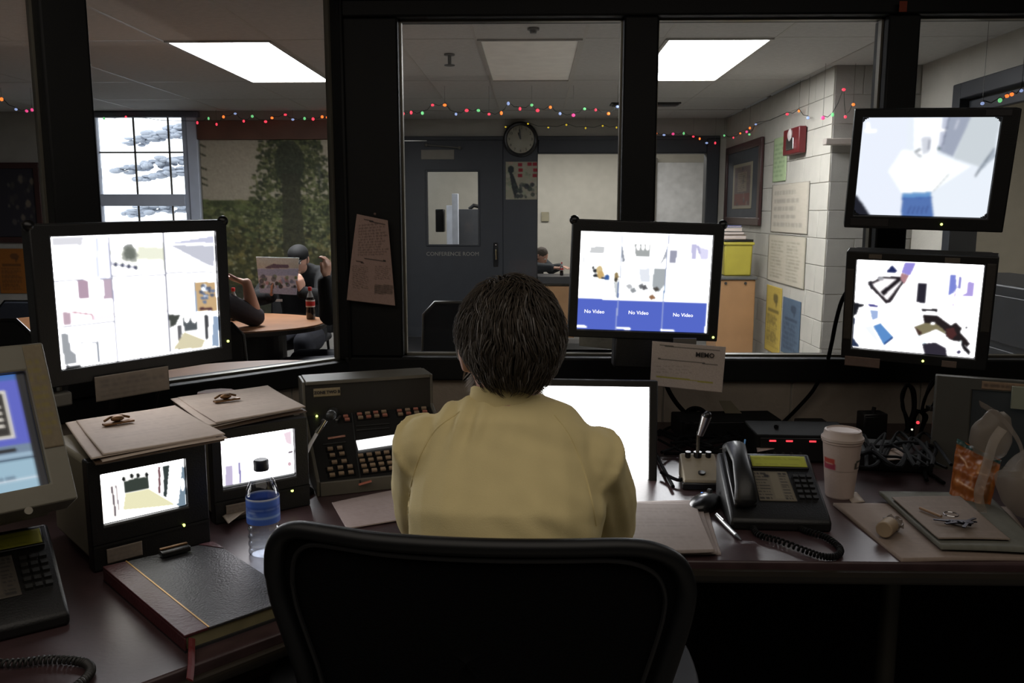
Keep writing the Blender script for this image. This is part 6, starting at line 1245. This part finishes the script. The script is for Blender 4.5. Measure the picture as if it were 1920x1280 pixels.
# orange snack bag
a0, a1, a2, a3 = [at(x, y, Y_) for x, y, Y_ in ((1795, 822, 1.93), (1878, 862, 1.86), (1850, 972, 1.80), (1777, 945, 1.88))]
cv = Cv(60, 80, (150, 84, 34)); cv.rect(0, 0, 1, .08, (30, 66, 62)); cv.rect(0, .94, 1, 1, (26, 30, 28)); cv.dab(14, .1, .12, .9, .9, [(170, 100, 44), (128, 66, 28), (176, 118, 60)], .04, .12)
for x0_, y0_, x1_, y1_ in ((.1, .22, .3, .30), (.3, .3, .36, .36), (.6, .38, .8, .34), (.1, .6, .6, .66), (.6, .88, .8, .8), (.75, .55, .9, .6)): cv.line(x0_, y0_, x1_, y1_, .03, (206, 160, 120))
cv.rect(.82, .1, .93, .8, (120, 76, 40)); cv.blur(1)
sn = thing('snack_bag', 'orange snack bag standing in front of the switched off monitor', 'snack bag', (a3.x, a3.y, DZ)); L_ = lambda p: p-sn.location
flat('bag_front', cv, [L_(a0), L_(a1), L_(a2), L_(a3)], GLOSSPRINT, sn, thick=0, shape=lambda u, v: .022*np.sin(math.pi*np.clip(u, 0, 1))*np.sin(math.pi*v)+.003*np.sin(19*u+7*v)+.002*np.sin(31*v))
o = flat('bag_back', Cv(20, 20, (150, 84, 34)), [L_(a1), L_(a0), L_(a3), L_(a2)], GLOSSPRINT, sn, thick=0, shape=lambda u, v: .022*np.sin(math.pi*u)*np.sin(math.pi*v))
# translucent carrier bag
bagm = bpy.data.materials.new('translucent_film'); bagm.use_nodes = True; N_ = bagm.node_tree.nodes; b_ = N_['Principled BSDF']; b_.inputs['Base Color'].default_value = (*C8(150, 138, 124), 1); b_.inputs['Roughness'].default_value = .4; b_.inputs['Alpha'].default_value = .42
cb = thing('carrier_bag', 'crumpled translucent plastic carrier bag at the right edge of the desk', 'bag', (1.02, 1.72, DZ))
m = MB(); m.sph((.075, .03, .085), (.115, .075, .085), 28, 18); o = m.build('bag_body', bagm, cb, smooth=True)
for v in o.data.vertices:
    n_ = mnoise.noise(v.co*22)*.022+mnoise.noise(v.co*50)*.008; v.co += v.co.normalized()*n_; v.co.z = max(v.co.z, .002)
hp = [at(x, y, Y_)-cb.location for x, y, Y_ in ((1885, 905, 1.72), (1893, 860, 1.74), (1880, 812, 1.78), (1848, 775, 1.82), (1835, 756, 1.83), (1822, 768, 1.83), (1822, 800, 1.80), (1840, 838, 1.76), (1853, 880, 1.72))]
hp2 = [at(x, y, Y_)-cb.location for x, y, Y_ in ((1838, 757, 1.83), (1868, 775, 1.80), (1892, 800, 1.78), (1915, 840, 1.75), (1920, 900, 1.72))]
m = MB(); m.tube(smooth_path(hp2, 6), [(.002, .016)]*25, 8); m.tube(smooth_path([at(x, y, 1.76)-cb.location for x, y in ((1880, 803), (1862, 830), (1848, 880), (1835, 925), (1842, 960))], 6), [(.002, .010)]*25, 8); m.build('handle', bagm, cb, smooth=True)
m = MB(); m.sph((0, 0, 0), (.045, .03, .055), 16, 12); o = m.build('bag_top', bagm, cb, smooth=True); o.location = at(1862, 815, 1.86)-cb.location
for v in o.data.vertices: v.co += v.co.normalized()*mnoise.noise(v.co*40)*.012
# ---------------------------------------------------------- equipment and cables along the back of the desk
def ebox(name, label, cat, px, py, z, size, rz=0, m=BLACK, top=None, leds=(), knobs=0):
    p = atz(px, py, z); t = thing(name, label, cat, (p.x, p.y, DZ), (0, 0, rz)); w_, d_, h_ = size
    MB().box((0, d_/2, h_/2), (w_, d_, h_)).build('casing', m, t, bevel=.004); MB().box((0, -.001, h_/2), (w_*.92, .004, h_*.8)).build('front_panel', SATIN, t, bevel=.001)
    for lx, lz in leds: MB().box((lx, -.004, lz), (.017, .002, .004)).build('red_display', mat('red_led', (255, 60, 70), .3, var=0, emit=1.6), t)
    for k in range(knobs): MB().cyl((-w_*.4+k*.022, -.010, h_*.35), (-w_*.4+k*.022, 0, h_*.35), .004).build('knob', DKGREY, t)
    return t
t = ebox('radio_unit', 'black radio base unit with red digits behind the right telephone', 'radio', 1510, 868, DZ, (.26, .16, .075), -2, m=mat('matte_black', (12, 12, 12), .8, spec=.2), leds=((-.088, .060), (-.045, .060), (.015, .060)), knobs=5)
t = ebox('tape_recorder', 'low black recorder behind the foam cup', 'recorder', 1670, 885, DZ, (.20, .14, .05), -10, knobs=3)
local_sheet('paper_sheet', 'small printed sheet on the black recorder behind the foam cup', 'paper', [(1648, 843), (1694, 838), (1708, 860), (1664, 862)], DZ+.056, paper_cv((132, 112, 98), (84, 82, 72), 4, n=(20, 14)), thick=.001)
t = ebox('power_adapter', 'upright black power adapter against the block wall', 'adapter', 1640, 830, DZ+.0, (.07, .05, .085), 5, m=SATIN)
MB().tube([(.0, .02, .085), (.002, .02, .10)], .006, 8).build('plug', SATIN, t)
t = ebox('switch_box', 'small black box with dial behind the radio base', 'box', 1525, 800, DZ+.03, (.085, .05, .045), 0)
t = ebox('network_box', 'long black unit at the back of the desk behind the paging microphone', 'box', 1370, 822, DZ, (.30, .12, .055), 4, m=mat('matte_black', (12, 12, 12), .8, spec=.2))
wd_ = thing('card_wedge', 'small pale card leaning on the block wall behind the paging microphone', 'card', at(1368, 790, 2.52)-V(0, 0, 0)); MB().prism([(-.035, .02), (.0, .02), (.035, -.018), (-.015, -.018)], -.004, .0, ax='y').build('card', mat('wedge_beige', (112, 104, 86), .6), wd_)
wd_.location.z = max(wd_.location.z, DZ+.055+.02)
CAB = mat('black_cable', (10, 10, 11), .9, spec=.12)
def cable(label, pts, r=.006, name='cable', group='black cables behind the desk', m=CAB, k=6):
    return tag(MB().tube(smooth_path([Vector(p) for p in pts], k), r, 8).build(name, m, smooth=True), label, 'cable', group)
cable('thick black cable rising beside the lower right screen across the grey wall', [at(1600, 530, 2.5), at(1580, 560, 2.5), at(1568, 600, 2.52), at(1560, 640, 2.55), at(1553, 672, 2.58)], .006, group=None)
cable('black cable running down the block wall to the power strip', [at(1536, 712, 2.60), at(1522, 735, 2.61), at(1500, 760, 2.61), at(1470, 790, 2.59), atz(1455, 800, DZ+.08)], .006, group=None)
cable('black cable dropping behind the memo sheet to the desk', [at(1240, 690, 2.56), at(1252, 728, 2.58), at(1268, 755, 2.58), at(1288, 778, 2.57), atz(1300, 800, DZ+.05)], .007, group=None)
ct_ = thing('cable_coil', 'round coil of black cable standing behind the paging microphone', 'cable', at(1305, 778, 2.52))
for k in range(3):
    c0 = at(1305+k*3, 778, 2.52+.01*k)-ct_.location; R_ = .030-.005*k; MB().tube([c0+V(R_*math.cos(t), .004*t, R_*.75*math.sin(t)) for t in np.linspace(0, 2*math.pi, 24)], .004, 7).build('loop', CAB, ct_, smooth=True)
paths = [[(1235, 815), (1260, 800), (1320, 798), (1360, 812)], [(1245, 850), (1290, 852), (1330, 870), (1352, 925), (1372, 960)], [(1240, 885), (1275, 900), (1290, 880)], [(1560, 800), (1600, 808), (1660, 835), (1730, 855), (1745, 885)], [(1600, 850), (1680, 830), (1720, 850), (1738, 900)], [(1380, 800), (1430, 808), (1500, 800), (1560, 808)], [(1690, 870), (1730, 880), (1770, 905)], [(1225, 840), (1240, 870), (1262, 912)]]
for k, p_ in enumerate(paths): cable(['cable curving behind the paging microphone', 'thin cable passing right of the paging microphone to the mouse', 'short cable at the left foot of the paging microphone', 'cable sagging beyond the foam cup', 'second cable beyond the foam cup, ending at the recorder', 'cable along the back of the desk behind the telephone', 'cable on the desk in front of the switched off monitor', 'cable at the right edge of the white display'][k], [atz(x, y, DZ+.006+.004*(k % 3)) for x, y in p_], .0045, group=None)
rk = random.Random(11)
for g_ in (0, 1):
    tg = thing('cable_tangle', 'tangle of matte black cables behind the %s' % ('paging microphone' if g_ == 0 else 'foam cup'), 'cable', atz(1300 if g_ == 0 else 1690, 805 if g_ == 0 else 850, DZ))
    for k in range(9 if g_ == 0 else 7):
        xa, xb = (1240, 1500) if g_ == 0 else (1600, 1775); ya, yb = (805, 850) if g_ == 0 else (806, 880)
        MB().tube(smooth_path([atz(xa+(xb-xa)*(q_+rk.uniform(-.3, 1.3))/6, rk.uniform(ya, yb), DZ+.006+rk.uniform(0, .02)+(.048 if g_ else 0))-tg.location for q_ in range(6)], 7), rk.uniform(.003, .0055), 7).build('strand', CAB, tg, smooth=True)
def hank(label, pts2, dY, r=.0042, n=3):
    t = thing('cable_bundle', label, 'cable', at(*pts2[0], 2.40)); 
    for k in range(n): P = [at(x+random.uniform(-4, 4), y+random.uniform(-3, 3), 2.40+dY+.012*k)-t.location for x, y in pts2]; MB().tube(smooth_path(P+[P[0]], 5), r, 7).build('strand', CAB, t, smooth=True)
    MB().box(at(*pts2[len(pts2)//2], 2.40+dY)-t.location, (.016, .03, .012)).build('tie', DKGREY, t, bevel=.002); return t
hank('left hanging hank of black cable under the lower right screen', [(1700, 718), (1692, 740), (1694, 765), (1702, 790), (1697, 815), (1705, 800), (1712, 770), (1712, 735)], 0)
hank('right hanging hank of black cable, looped wide, under the lower right screen', [(1748, 716), (1735, 745), (1730, 768), (1745, 765), (1760, 745), (1767, 722)], 0)
hank('lower hank of black cable with plugs, hanging by the switched off monitor', [(1722, 770), (1712, 792), (1708, 820), (1720, 832), (1728, 800), (1735, 778)], .02, n=4)
a = at(1721, 792, 2.36); tag(MB().sph(a, .0045, 10, 6).build('red_indicator', mat('red_led', (255, 60, 70), .3, var=0, emit=1.6), smooth=True), 'small red pilot light among the hanging cables', 'light')
a = at(1710, 805, 2.36); tag(MB().sph(a, .003, 10, 6).build('white_indicator', mat('white_led', (230, 230, 210), .3, var=0, emit=1), smooth=True), 'tiny white pilot light among the hanging cables', 'light')
# notice hanging on the window post
qn = [(669, 401), (727, 413), (741, 573), (651, 562)]
cn = [at(x, y, FY-.045) for x, y in qn]; cv = Cv(60, 90, (172, 144, 134), qn)
cv.line(684, 409, 722, 418, 1.4, (60, 50, 48)); cv.lines(674, 414, 728, 462, 12, (76, 64, 58), 2, .4); cv.line(687, 466, 722, 472, 2.2, (44, 44, 42)); cv.line(672, 471, 684, 474, 2, (60, 46, 44)); cv.lines(664, 478, 694, 530, 14, (74, 62, 56), 2, .4); cv.lines(704, 480, 733, 508, 8, (74, 62, 56), 1.6, .4); cv.rect(704, 520, 736, 542, (84, 72, 64), .5); cv.lines(704, 518, 736, 544, 6, (66, 56, 52), 1.6, .5); cv.noise(3)
tag(flat('hanging_notice', cv, cn, PRINT, thick=.0006, shape=lambda u, v: .010*np.sin(2.5*v)*np.cos(2*u)+.004*u*v), 'pinkish printed notice hanging on the dark post between the windows', 'notice')
a = at(703, 401, FY-.05); tag(MB().sph(a, .004, 8, 6).build('push_pin', mat('pin', (120, 100, 92), .4), smooth=True), 'push pin at the top of the hanging pinkish notice', 'pin')
# ============================================================ MESH BACKED OFFICE CHAIR
CY = 1.13; ccx = -.077
oc = thing('office_chair', 'black mesh backed office chair filling the foreground', 'chair', (ccx, 1.30, 0)); OL = Vector((ccx, 1.30, 0))
pxo = [(487, 1062), (489, 1020), (503, 992), (535, 977), (600, 979), (700, 986), (900, 992), (1080, 998), (1190, 1004), (1250, 1018), (1292, 1045), (1310, 1085), (1308, 1130), (1290, 1190), (1258, 1275)]
pxl = [(497, 1110), (520, 1170), (545, 1232), (563, 1285)]
ins = lambda p: V(p.x+(.013 if p.x < ccx else -.013)*min(1, abs(p.x-ccx)/.2), p.y, p.z-.018)
R_ = [ins(at(x, y, CY)) for x, y in pxo]; L_ = [ins(at(x, y, CY)) for x, y in pxl]
low = [V(.175, CY, .70), V(.13, CY, .60), V(.09, CY, .52), V(.02, CY, .47), V(-.07, CY, .455), V(-.16, CY, .47), V(-.23, CY, .52), V(-.27, CY, .60), V(-.30, CY, .70)]
loop = smooth_path(R_+low+L_[::-1]+[R_[0]], 4)[:-1]
def bend(p): q = Vector(p)-OL; x = q.x; return V(q.x, q.y+.55*x*x-.02+.10*max(0, .62-q.z)**1.0*0, q.z)
LP = [bend(p) for p in loop]; n = len(LP)
FRM = mat('chair_frame', (15, 16, 17), .45, var=.08, spec=.4); MSH = mat('chair_mesh', (5, 5, 6), .9, var=.15, bump=.5, bscale=500, spec=.12)
MB().tube(LP, [(.017, .013)]*n, 12, True).build('back_frame', FRM, oc, smooth=True)
cen = sum(LP, Vector())/n; m = MB(); K = 10; vs = []
for k in range(K+1):
    s = 1-k/K
    for p in LP: x = (p.x-cen.x)*s+cen.x; z = (p.z-cen.z)*s+cen.z; vs.append((x, (CY-OL.y)+.55*x*x-.02+.004, z))
fs = [(k*n+i, k*n+(i+1) % n, (k+1)*n+(i+1) % n, (k+1)*n+i) for k in range(K) for i in range(n)]
o = MB().add(vs, fs).build('back_mesh', MSH, oc, smooth=True); sd = o.modifiers.new('s', 'SOLIDIFY'); sd.thickness = .003
inner = [p.lerp(cen, .10) for p in LP]; MB().tube([V(p.x, (CY-OL.y)+.55*p.x*p.x-.024, p.z) for p in inner], .0035, 6, True).build('inner_rib', mat('chair_rib', (20, 20, 21), .5), oc, smooth=True)
MB().tube([(-.20, CY-OL.y-.03, .60), (-.02, CY-OL.y-.045, .585), (.02, CY-OL.y-.045, .585), (.20, CY-OL.y-.03, .60)], .014, 8).build('lumbar_bar', FRM, oc, smooth=True)
MB().tube([(0, CY-OL.y-.04, .62), (0, CY-OL.y-.06, .50), (0, -.04, .42)], [(.03, .012)]*3, 10).build('back_spine', FRM, oc, smooth=True)
m = MB(); m.prism(oval(.25, .23, 32, 3.2), .455, .50); m.build('seat', MSH, oc, bevel=.015, seg=3); MB().box((0, .0, .425), (.2, .24, .05)).build('seat_mechanism', FRM, oc, bevel=.01)
GRYP = mat('armrest_grey', (40, 42, 46), .6, var=.1)
for s in (-1, 1):
    MB().tube([(s*.24, -.06, .44), (s*.29, -.05, .50), (s*.295, -.04, .64)], [(.014, .02)]*3, 10).build('arm_post', FRM, oc, smooth=True)
    m = MB(); m.prism([(x+s*.30, y+.02) for x, y in oval(.045, .12, 28, 2.6)], .645, .672); m.build('armrest', GRYP, oc, bevel=.008, seg=3)
MB().cyl((0, 0, .10), (0, 0, .42), .03).build('gas_column', SILVER, oc, smooth=True)
for k in range(5):
    a = 2*math.pi*k/5+.3; e = V(.30*math.cos(a), .30*math.sin(a), .075); MB().tube([(0, 0, .10), e], [(.03, .02), (.02, .014)], 10).build('base_arm', FRM, oc, smooth=True)
    m = MB(); m.cyl(e+V(-.022*math.sin(a), .022*math.cos(a), -.045), e+V(.022*math.sin(a), -.022*math.cos(a), -.045), .029, n=16); m.cyl(e+V(0, 0, -.03), e, .008); m.build('caster', SATIN, oc, smooth=True)
# ============================================================ THE SEATED MAN
c0 = V(-.045, 1.34, 0)
HC = V(-.040, 1.462, 1.160)
SH = mat('yellow_shirt', (222, 205, 150), .85, var=.05, vscale=12, bump=.12, bscale=500)
HAIR = bpy.data.materials.new('grey_brown_hair_strands'); HAIR.use_nodes = True
def hair_mat(m, dark, grey):
    N = m.node_tree.nodes; L = m.node_tree.links; b = N['Principled BSDF']; a = N.new('ShaderNodeAttribute'); a.attribute_name = 'Col'; L.new(a.outputs['Color'], b.inputs['Base Color']); b.inputs['Roughness'].default_value = .55; b.inputs['Specular IOR Level'].default_value = .3
hair_mat(HAIR, None, None)
hf = V(-.16, 1, -.20).normalized(); hu = V(0.0, .14, 1)
def shirtfn(co, no):
    d = np.zeros(len(co))
    for i, p in enumerate(co):
        v = Vector(p); d[i] = mnoise.noise(v*9)*.0045+mnoise.noise(v*22)*.0016
        # folds gathering under the right arm and at the sleeve
        w_ = math.exp(-((p[0]-.130)/.045)**2-((p[2]-.88)/.075)**2); d[i] += w_*.0035*math.sin(p[0]*170+p[2]*34)
        w_ = math.exp(-((p[0]-.05)/.09)**2-((p[2]-.93)/.05)**2)*(p[1] < 1.42); d[i] += w_*.0018*math.sin(p[2]*120+p[0]*95)
        # pulls running from the collar to the left shoulder
        w_ = math.exp(-((p[0]+.115)/.05)**2-((p[2]-1.06)/.035)**2); d[i] += w_*.005*math.sin(p[0]*190-p[2]*60)
        w_ = math.exp(-((p[0]-.03)/.10)**2-((p[2]-1.035)/.03)**2); d[i] += w_*.0013*math.sin(p[2]*150+p[0]*60)
    return co+no*d[:, None]
J = dict(pelvis=c0+V(0, -.02, .52), waist=c0+V(0, .0, .70), chest=c0+V(.0, .045, .90), neck=V(-.042, 1.440, 1.075), head=HC, hf=hf, hu=hu, hk=1.0,
         sh=[V(-.178, 1.435, .998), V(.100, 1.435, .975)], el=[V(-.205, 1.60, .815), V(.140, 1.575, .812)], wr=[V(-.10, 1.80, .792), V(.05, 1.80, .792)],
         hand=[((.35, 1, 0), (0, 0, -1), 1), ((-.35, 1, 0), (0, 0, -1), -1)], curl=(.35, .35),
         hip=[c0+V(-.10, -.0, .50), c0+V(.10, -.0, .50)], kn=[c0+V(-.14, .40, .52), c0+V(.14, .40, .52)], an=[c0+V(-.15, .34, .09), c0+V(.15, .34, .09)])
man, TH, moff = person('seated man seen from behind in pale yellow shirt with grey brown hair', J, SH, None, sleeve=.8, voxel=.006, fit=.012, hair=False, apply_shirt=shirtfn, tw=.95)
shirt = [c for c in man.children if c.name.startswith('shirt')][0]
# collar band standing round the neck
m = MB(); cn_ = V(-.044, 1.448, 1.072); vs = []; NN = 40; rows = [(-.024, .084, .072), (-.006, .070, .062), (.018, .064, .058), (.028, .063, .057), (.026, .059, .053), (.0, .060, .054)]
for dz, ra, rb in rows:
    for j in range(NN): a = 2*math.pi*j/NN; back = (1-math.sin(a))/2; vs.append((cn_.x+ra*math.cos(a), cn_.y+rb*math.sin(a)-.006*back, cn_.z+dz*(.45+.95*back)-.010*math.cos(a)*1-.010*(1-back)+.0012*math.sin(9*a)))
fs = [(r*NN+j, r*NN+(j+1) % NN, (r+1)*NN+(j+1) % NN, (r+1)*NN+j) for r in range(len(rows)-1) for j in range(NN)]
o = MB().add(vs, fs).build('collar', SH, shirt, smooth=True)
# raised raglan seams as fine cords
from mathutils.bvhtree import BVHTree
def seam(path, r=.0016, name='seam'):
    bv = BVHTree.FromPolygons([v.co for v in shirt.data.vertices], [p.vertices for p in shirt.data.polygons]); P = []
    for p in smooth_path([Vector(q_) for q_ in path], 5):
        h = bv.ray_cast(Vector(CAM), (p-Vector(CAM)).normalized())
        if h[0] is not None: P.append(h[0]-(h[0]-Vector(CAM)).normalized()*.0002)
    if len(P) > 3: o = MB().tube(P, r, 6).build(name, SH, shirt, smooth=True)
seam([at(x, y, 1.42) for x, y in ((862, 772), (822, 800), (795, 838), (778, 880), (768, 930), (765, 975))])
seam([at(x, y, 1.42) for x, y in ((1040, 778), (1068, 815), (1092, 870), (1108, 930), (1118, 985))])
# scalp and strands
g = MB(); g.sph((0, -.010, .022), (.0865, .101, .106), 36, 24, m=TH); TI = np.array(TH.inverted()); T3 = np.array(TH)
def scalp(co, no):
    loc = co @ TI[:3, :3].T+TI[:3, 3]
    front = np.clip((loc[:, 1]-.035)/.03, 0, 1)*np.clip((.055-loc[:, 2])/.03, 0, 1); loc[:, 1] -= front*.03
    t_ = np.clip((-.005-loc[:, 2])/.09, 0, 1); loc[:, 0] *= 1-.24*t_; ear = np.clip((.02-loc[:, 2])/.02, 0, 1)*np.exp(-((loc[:, 1]+.005)/.028)**2); loc[:, 0] *= 1-.12*ear
    return loc @ T3[:3, :3].T+T3[:3, 3]
hb = remesh(g, 'hair', HAIR, man, .005, 2, fn=scalp); hb.matrix_parent_inverse = moff
bvh = BVHTree.FromPolygons([v.co for v in hb.data.vertices], [p.vertices for p in hb.data.polygons])
def hcol(loc, rnd):
    g_ = np.clip((abs(loc[0])-.058)/.03, 0, 1)*np.clip((.045-loc[2])/.05, 0, 1); g_ = max(g_, .9*np.clip((loc[1]-.0)/.03, 0, 1)*np.clip((.03-loc[2])/.04, 0, 1)); g_ = min(1, g_*.9+.10*rnd+(.35 if rnd > .9 else 0))
    return np.array(C8(58, 49, 38))*(1-g_)+np.array(C8(150, 146, 142))*g_
nv = len(hb.data.vertices); cols = np.ones((nv, 4)); 
for i, v in enumerate(hb.data.vertices): cols[i, :3] = hcol(TH.inverted() @ v.co, .2)*.6
a_ = hb.data.color_attributes.new('Col', 'FLOAT_COLOR', 'POINT'); a_.data.foreach_set('color', cols.astype(np.float32).ravel())
vs = []; fs = []; vc = []; TIm = TH.inverted(); R3 = TH.to_3x3(); rr = random.Random(3)
crown = V(-.005, -.035, .115)
for s_ in range(5200):
    th = rr.uniform(0, 2*math.pi); zz = rr.uniform(-.62, 1.0); q_ = math.sqrt(max(0, 1-zz*zz)); d = V(q_*math.cos(th), q_*math.sin(th), zz)
    if d.y > .45 and d.z < .35: continue
    if d.y > .1 and d.z < -.15: continue
    if d.y > -.25 and d.z < -.42: continue
    if abs(d.y+.0) < .38 and d.z < -.12: continue
    p = V(d.x*.0825, d.y*.099-.010, d.z*.108+.022)
    wp = TH @ p; h = bvh.find_nearest(wp)
    if h[0] is None: continue
    p = TIm @ h[0]; ln = rr.uniform(.028, .060)*(1 if p.z > -.03 else .8); w_ = rr.uniform(.0009, .0022); steps = 5; P = [p]; lift = rr.uniform(.000, .007)+.003+.005*max(0, mnoise.noise(p*40)); cl_ = mnoise.noise(p*30)
    dirv = V(0, 0, 0)
    for k in range(steps):
        lc = P[-1]; nrm = V(lc.x/.0825**2, (lc.y+.01)/.099**2, (lc.z-.022)/.108**2).normalized()
        flow = (lc-crown); flow = flow-nrm*flow.dot(nrm)
        if flow.length < .03: flow = flow+V(.3, -.6, 0)*.03
        flow = flow.normalized()*1.0+V(0, 0, -.7*(1 if lc.z < .06 else .2))+V(cl_*1.0, 0, 0)+V(math.sin(lc.z*60+cl_*6)*.42, 0, 0)+V(-.35*lc.x/.08*(lc.z < .0), 0, 0)+V(rr.uniform(-.16, .16), rr.uniform(-.1, .1), rr.uniform(-.12, .12))
        flow = flow-nrm*flow.dot(nrm); flow.normalize(); nx_ = lc+flow*(ln/steps)
        wq = TH @ nx_; hh_ = bvh.find_nearest(wq); on = TIm @ hh_[0]; up_ = (k+1)/steps
        if lc.z < -.075: nx_ = lc+(flow*.8+V(0, -.15, -.5)).normalized()*(ln/steps)
        else: nx_ = on+nrm*(lift*(.4+.8*math.sin(up_*2.4))+.0015)
        P.append(nx_)
    rn = rr.random(); base = len(vs); col = hcol(p, rn)*rr.uniform(.55, 1.25)
    for k, lc in enumerate(P):
        t_ = (P[min(k+1, steps)]-P[max(k-1, 0)]).normalized(); nrm = V(lc.x, lc.y+.01, lc.z-.02).normalized(); sd_ = t_.cross(nrm).normalized(); ww = w_*(1.0-.85*(k/steps)**1.5)
        for q2 in (lc+sd_*ww, lc+nrm*ww*.7, lc-sd_*ww): vs.append(tuple(TH @ q2)); vc.append((*col, 1))
    for k in range(steps):
        b0_ = base+3*k
        for j in range(3): fs.append((b0_+j, b0_+(j+1) % 3, b0_+3+(j+1) % 3, b0_+3+j))
me = bpy.data.meshes.new('hair_strands'); me.from_pydata(vs, [], fs); a_ = me.color_attributes.new('Col', 'FLOAT_COLOR', 'POINT'); a_.data.foreach_set('color', np.array(vc, np.float32).ravel()); me.materials.append(HAIR)
me.polygons.foreach_set('use_smooth', [True]*len(me.polygons)); o = bpy.data.objects.new('hair_strands', me); COL.objects.link(o); o.parent = hb; o['kind'] = 'stuff'
# beard: short grey tufts on the jaw
vs = []; fs = []; body = [c for c in man.children if c.name.startswith('body')][0]
bvb = BVHTree.FromPolygons([v.co for v in body.data.vertices], [p.vertices for p in body.data.polygons])
for s_ in range(2600):
    d = V(rr.uniform(-1, 1), rr.uniform(.0, 1), rr.uniform(-1, -.28)).normalized()
    if d.z > -.2 or (abs(d.x) < .2 and d.z > -.35): continue
    q_ = V(d.x*.085, d.y*.10+.012, d.z*.118); h = bvb.find_nearest(TH @ q_)
    if h[0] is None: continue
    p = h[0]-h[1]*.001; nrm = h[1]; down = (R3 @ V(rr.uniform(-.3, .3), .2, -1)).normalized(); e = p+nrm*.016+down*.014; sd_ = nrm.cross(down)
    if sd_.length < .01: continue
    sd_ = sd_.normalized()*.0011; b0_ = len(vs); vs += [tuple(p-sd_), tuple(p+sd_), tuple(p+nrm*.002), tuple(e)]; fs += [(b0_, b0_+1, b0_+3), (b0_+1, b0_+2, b0_+3), (b0_+2, b0_, b0_+3)]
m = MB(); m.v = vs; m.f = fs; bo = m.build('beard', mat('grey_beard', (168, 162, 156), .5), man); bo.matrix_parent_inverse = moff; bo['kind'] = 'stuff'
# ============================================================ top ids
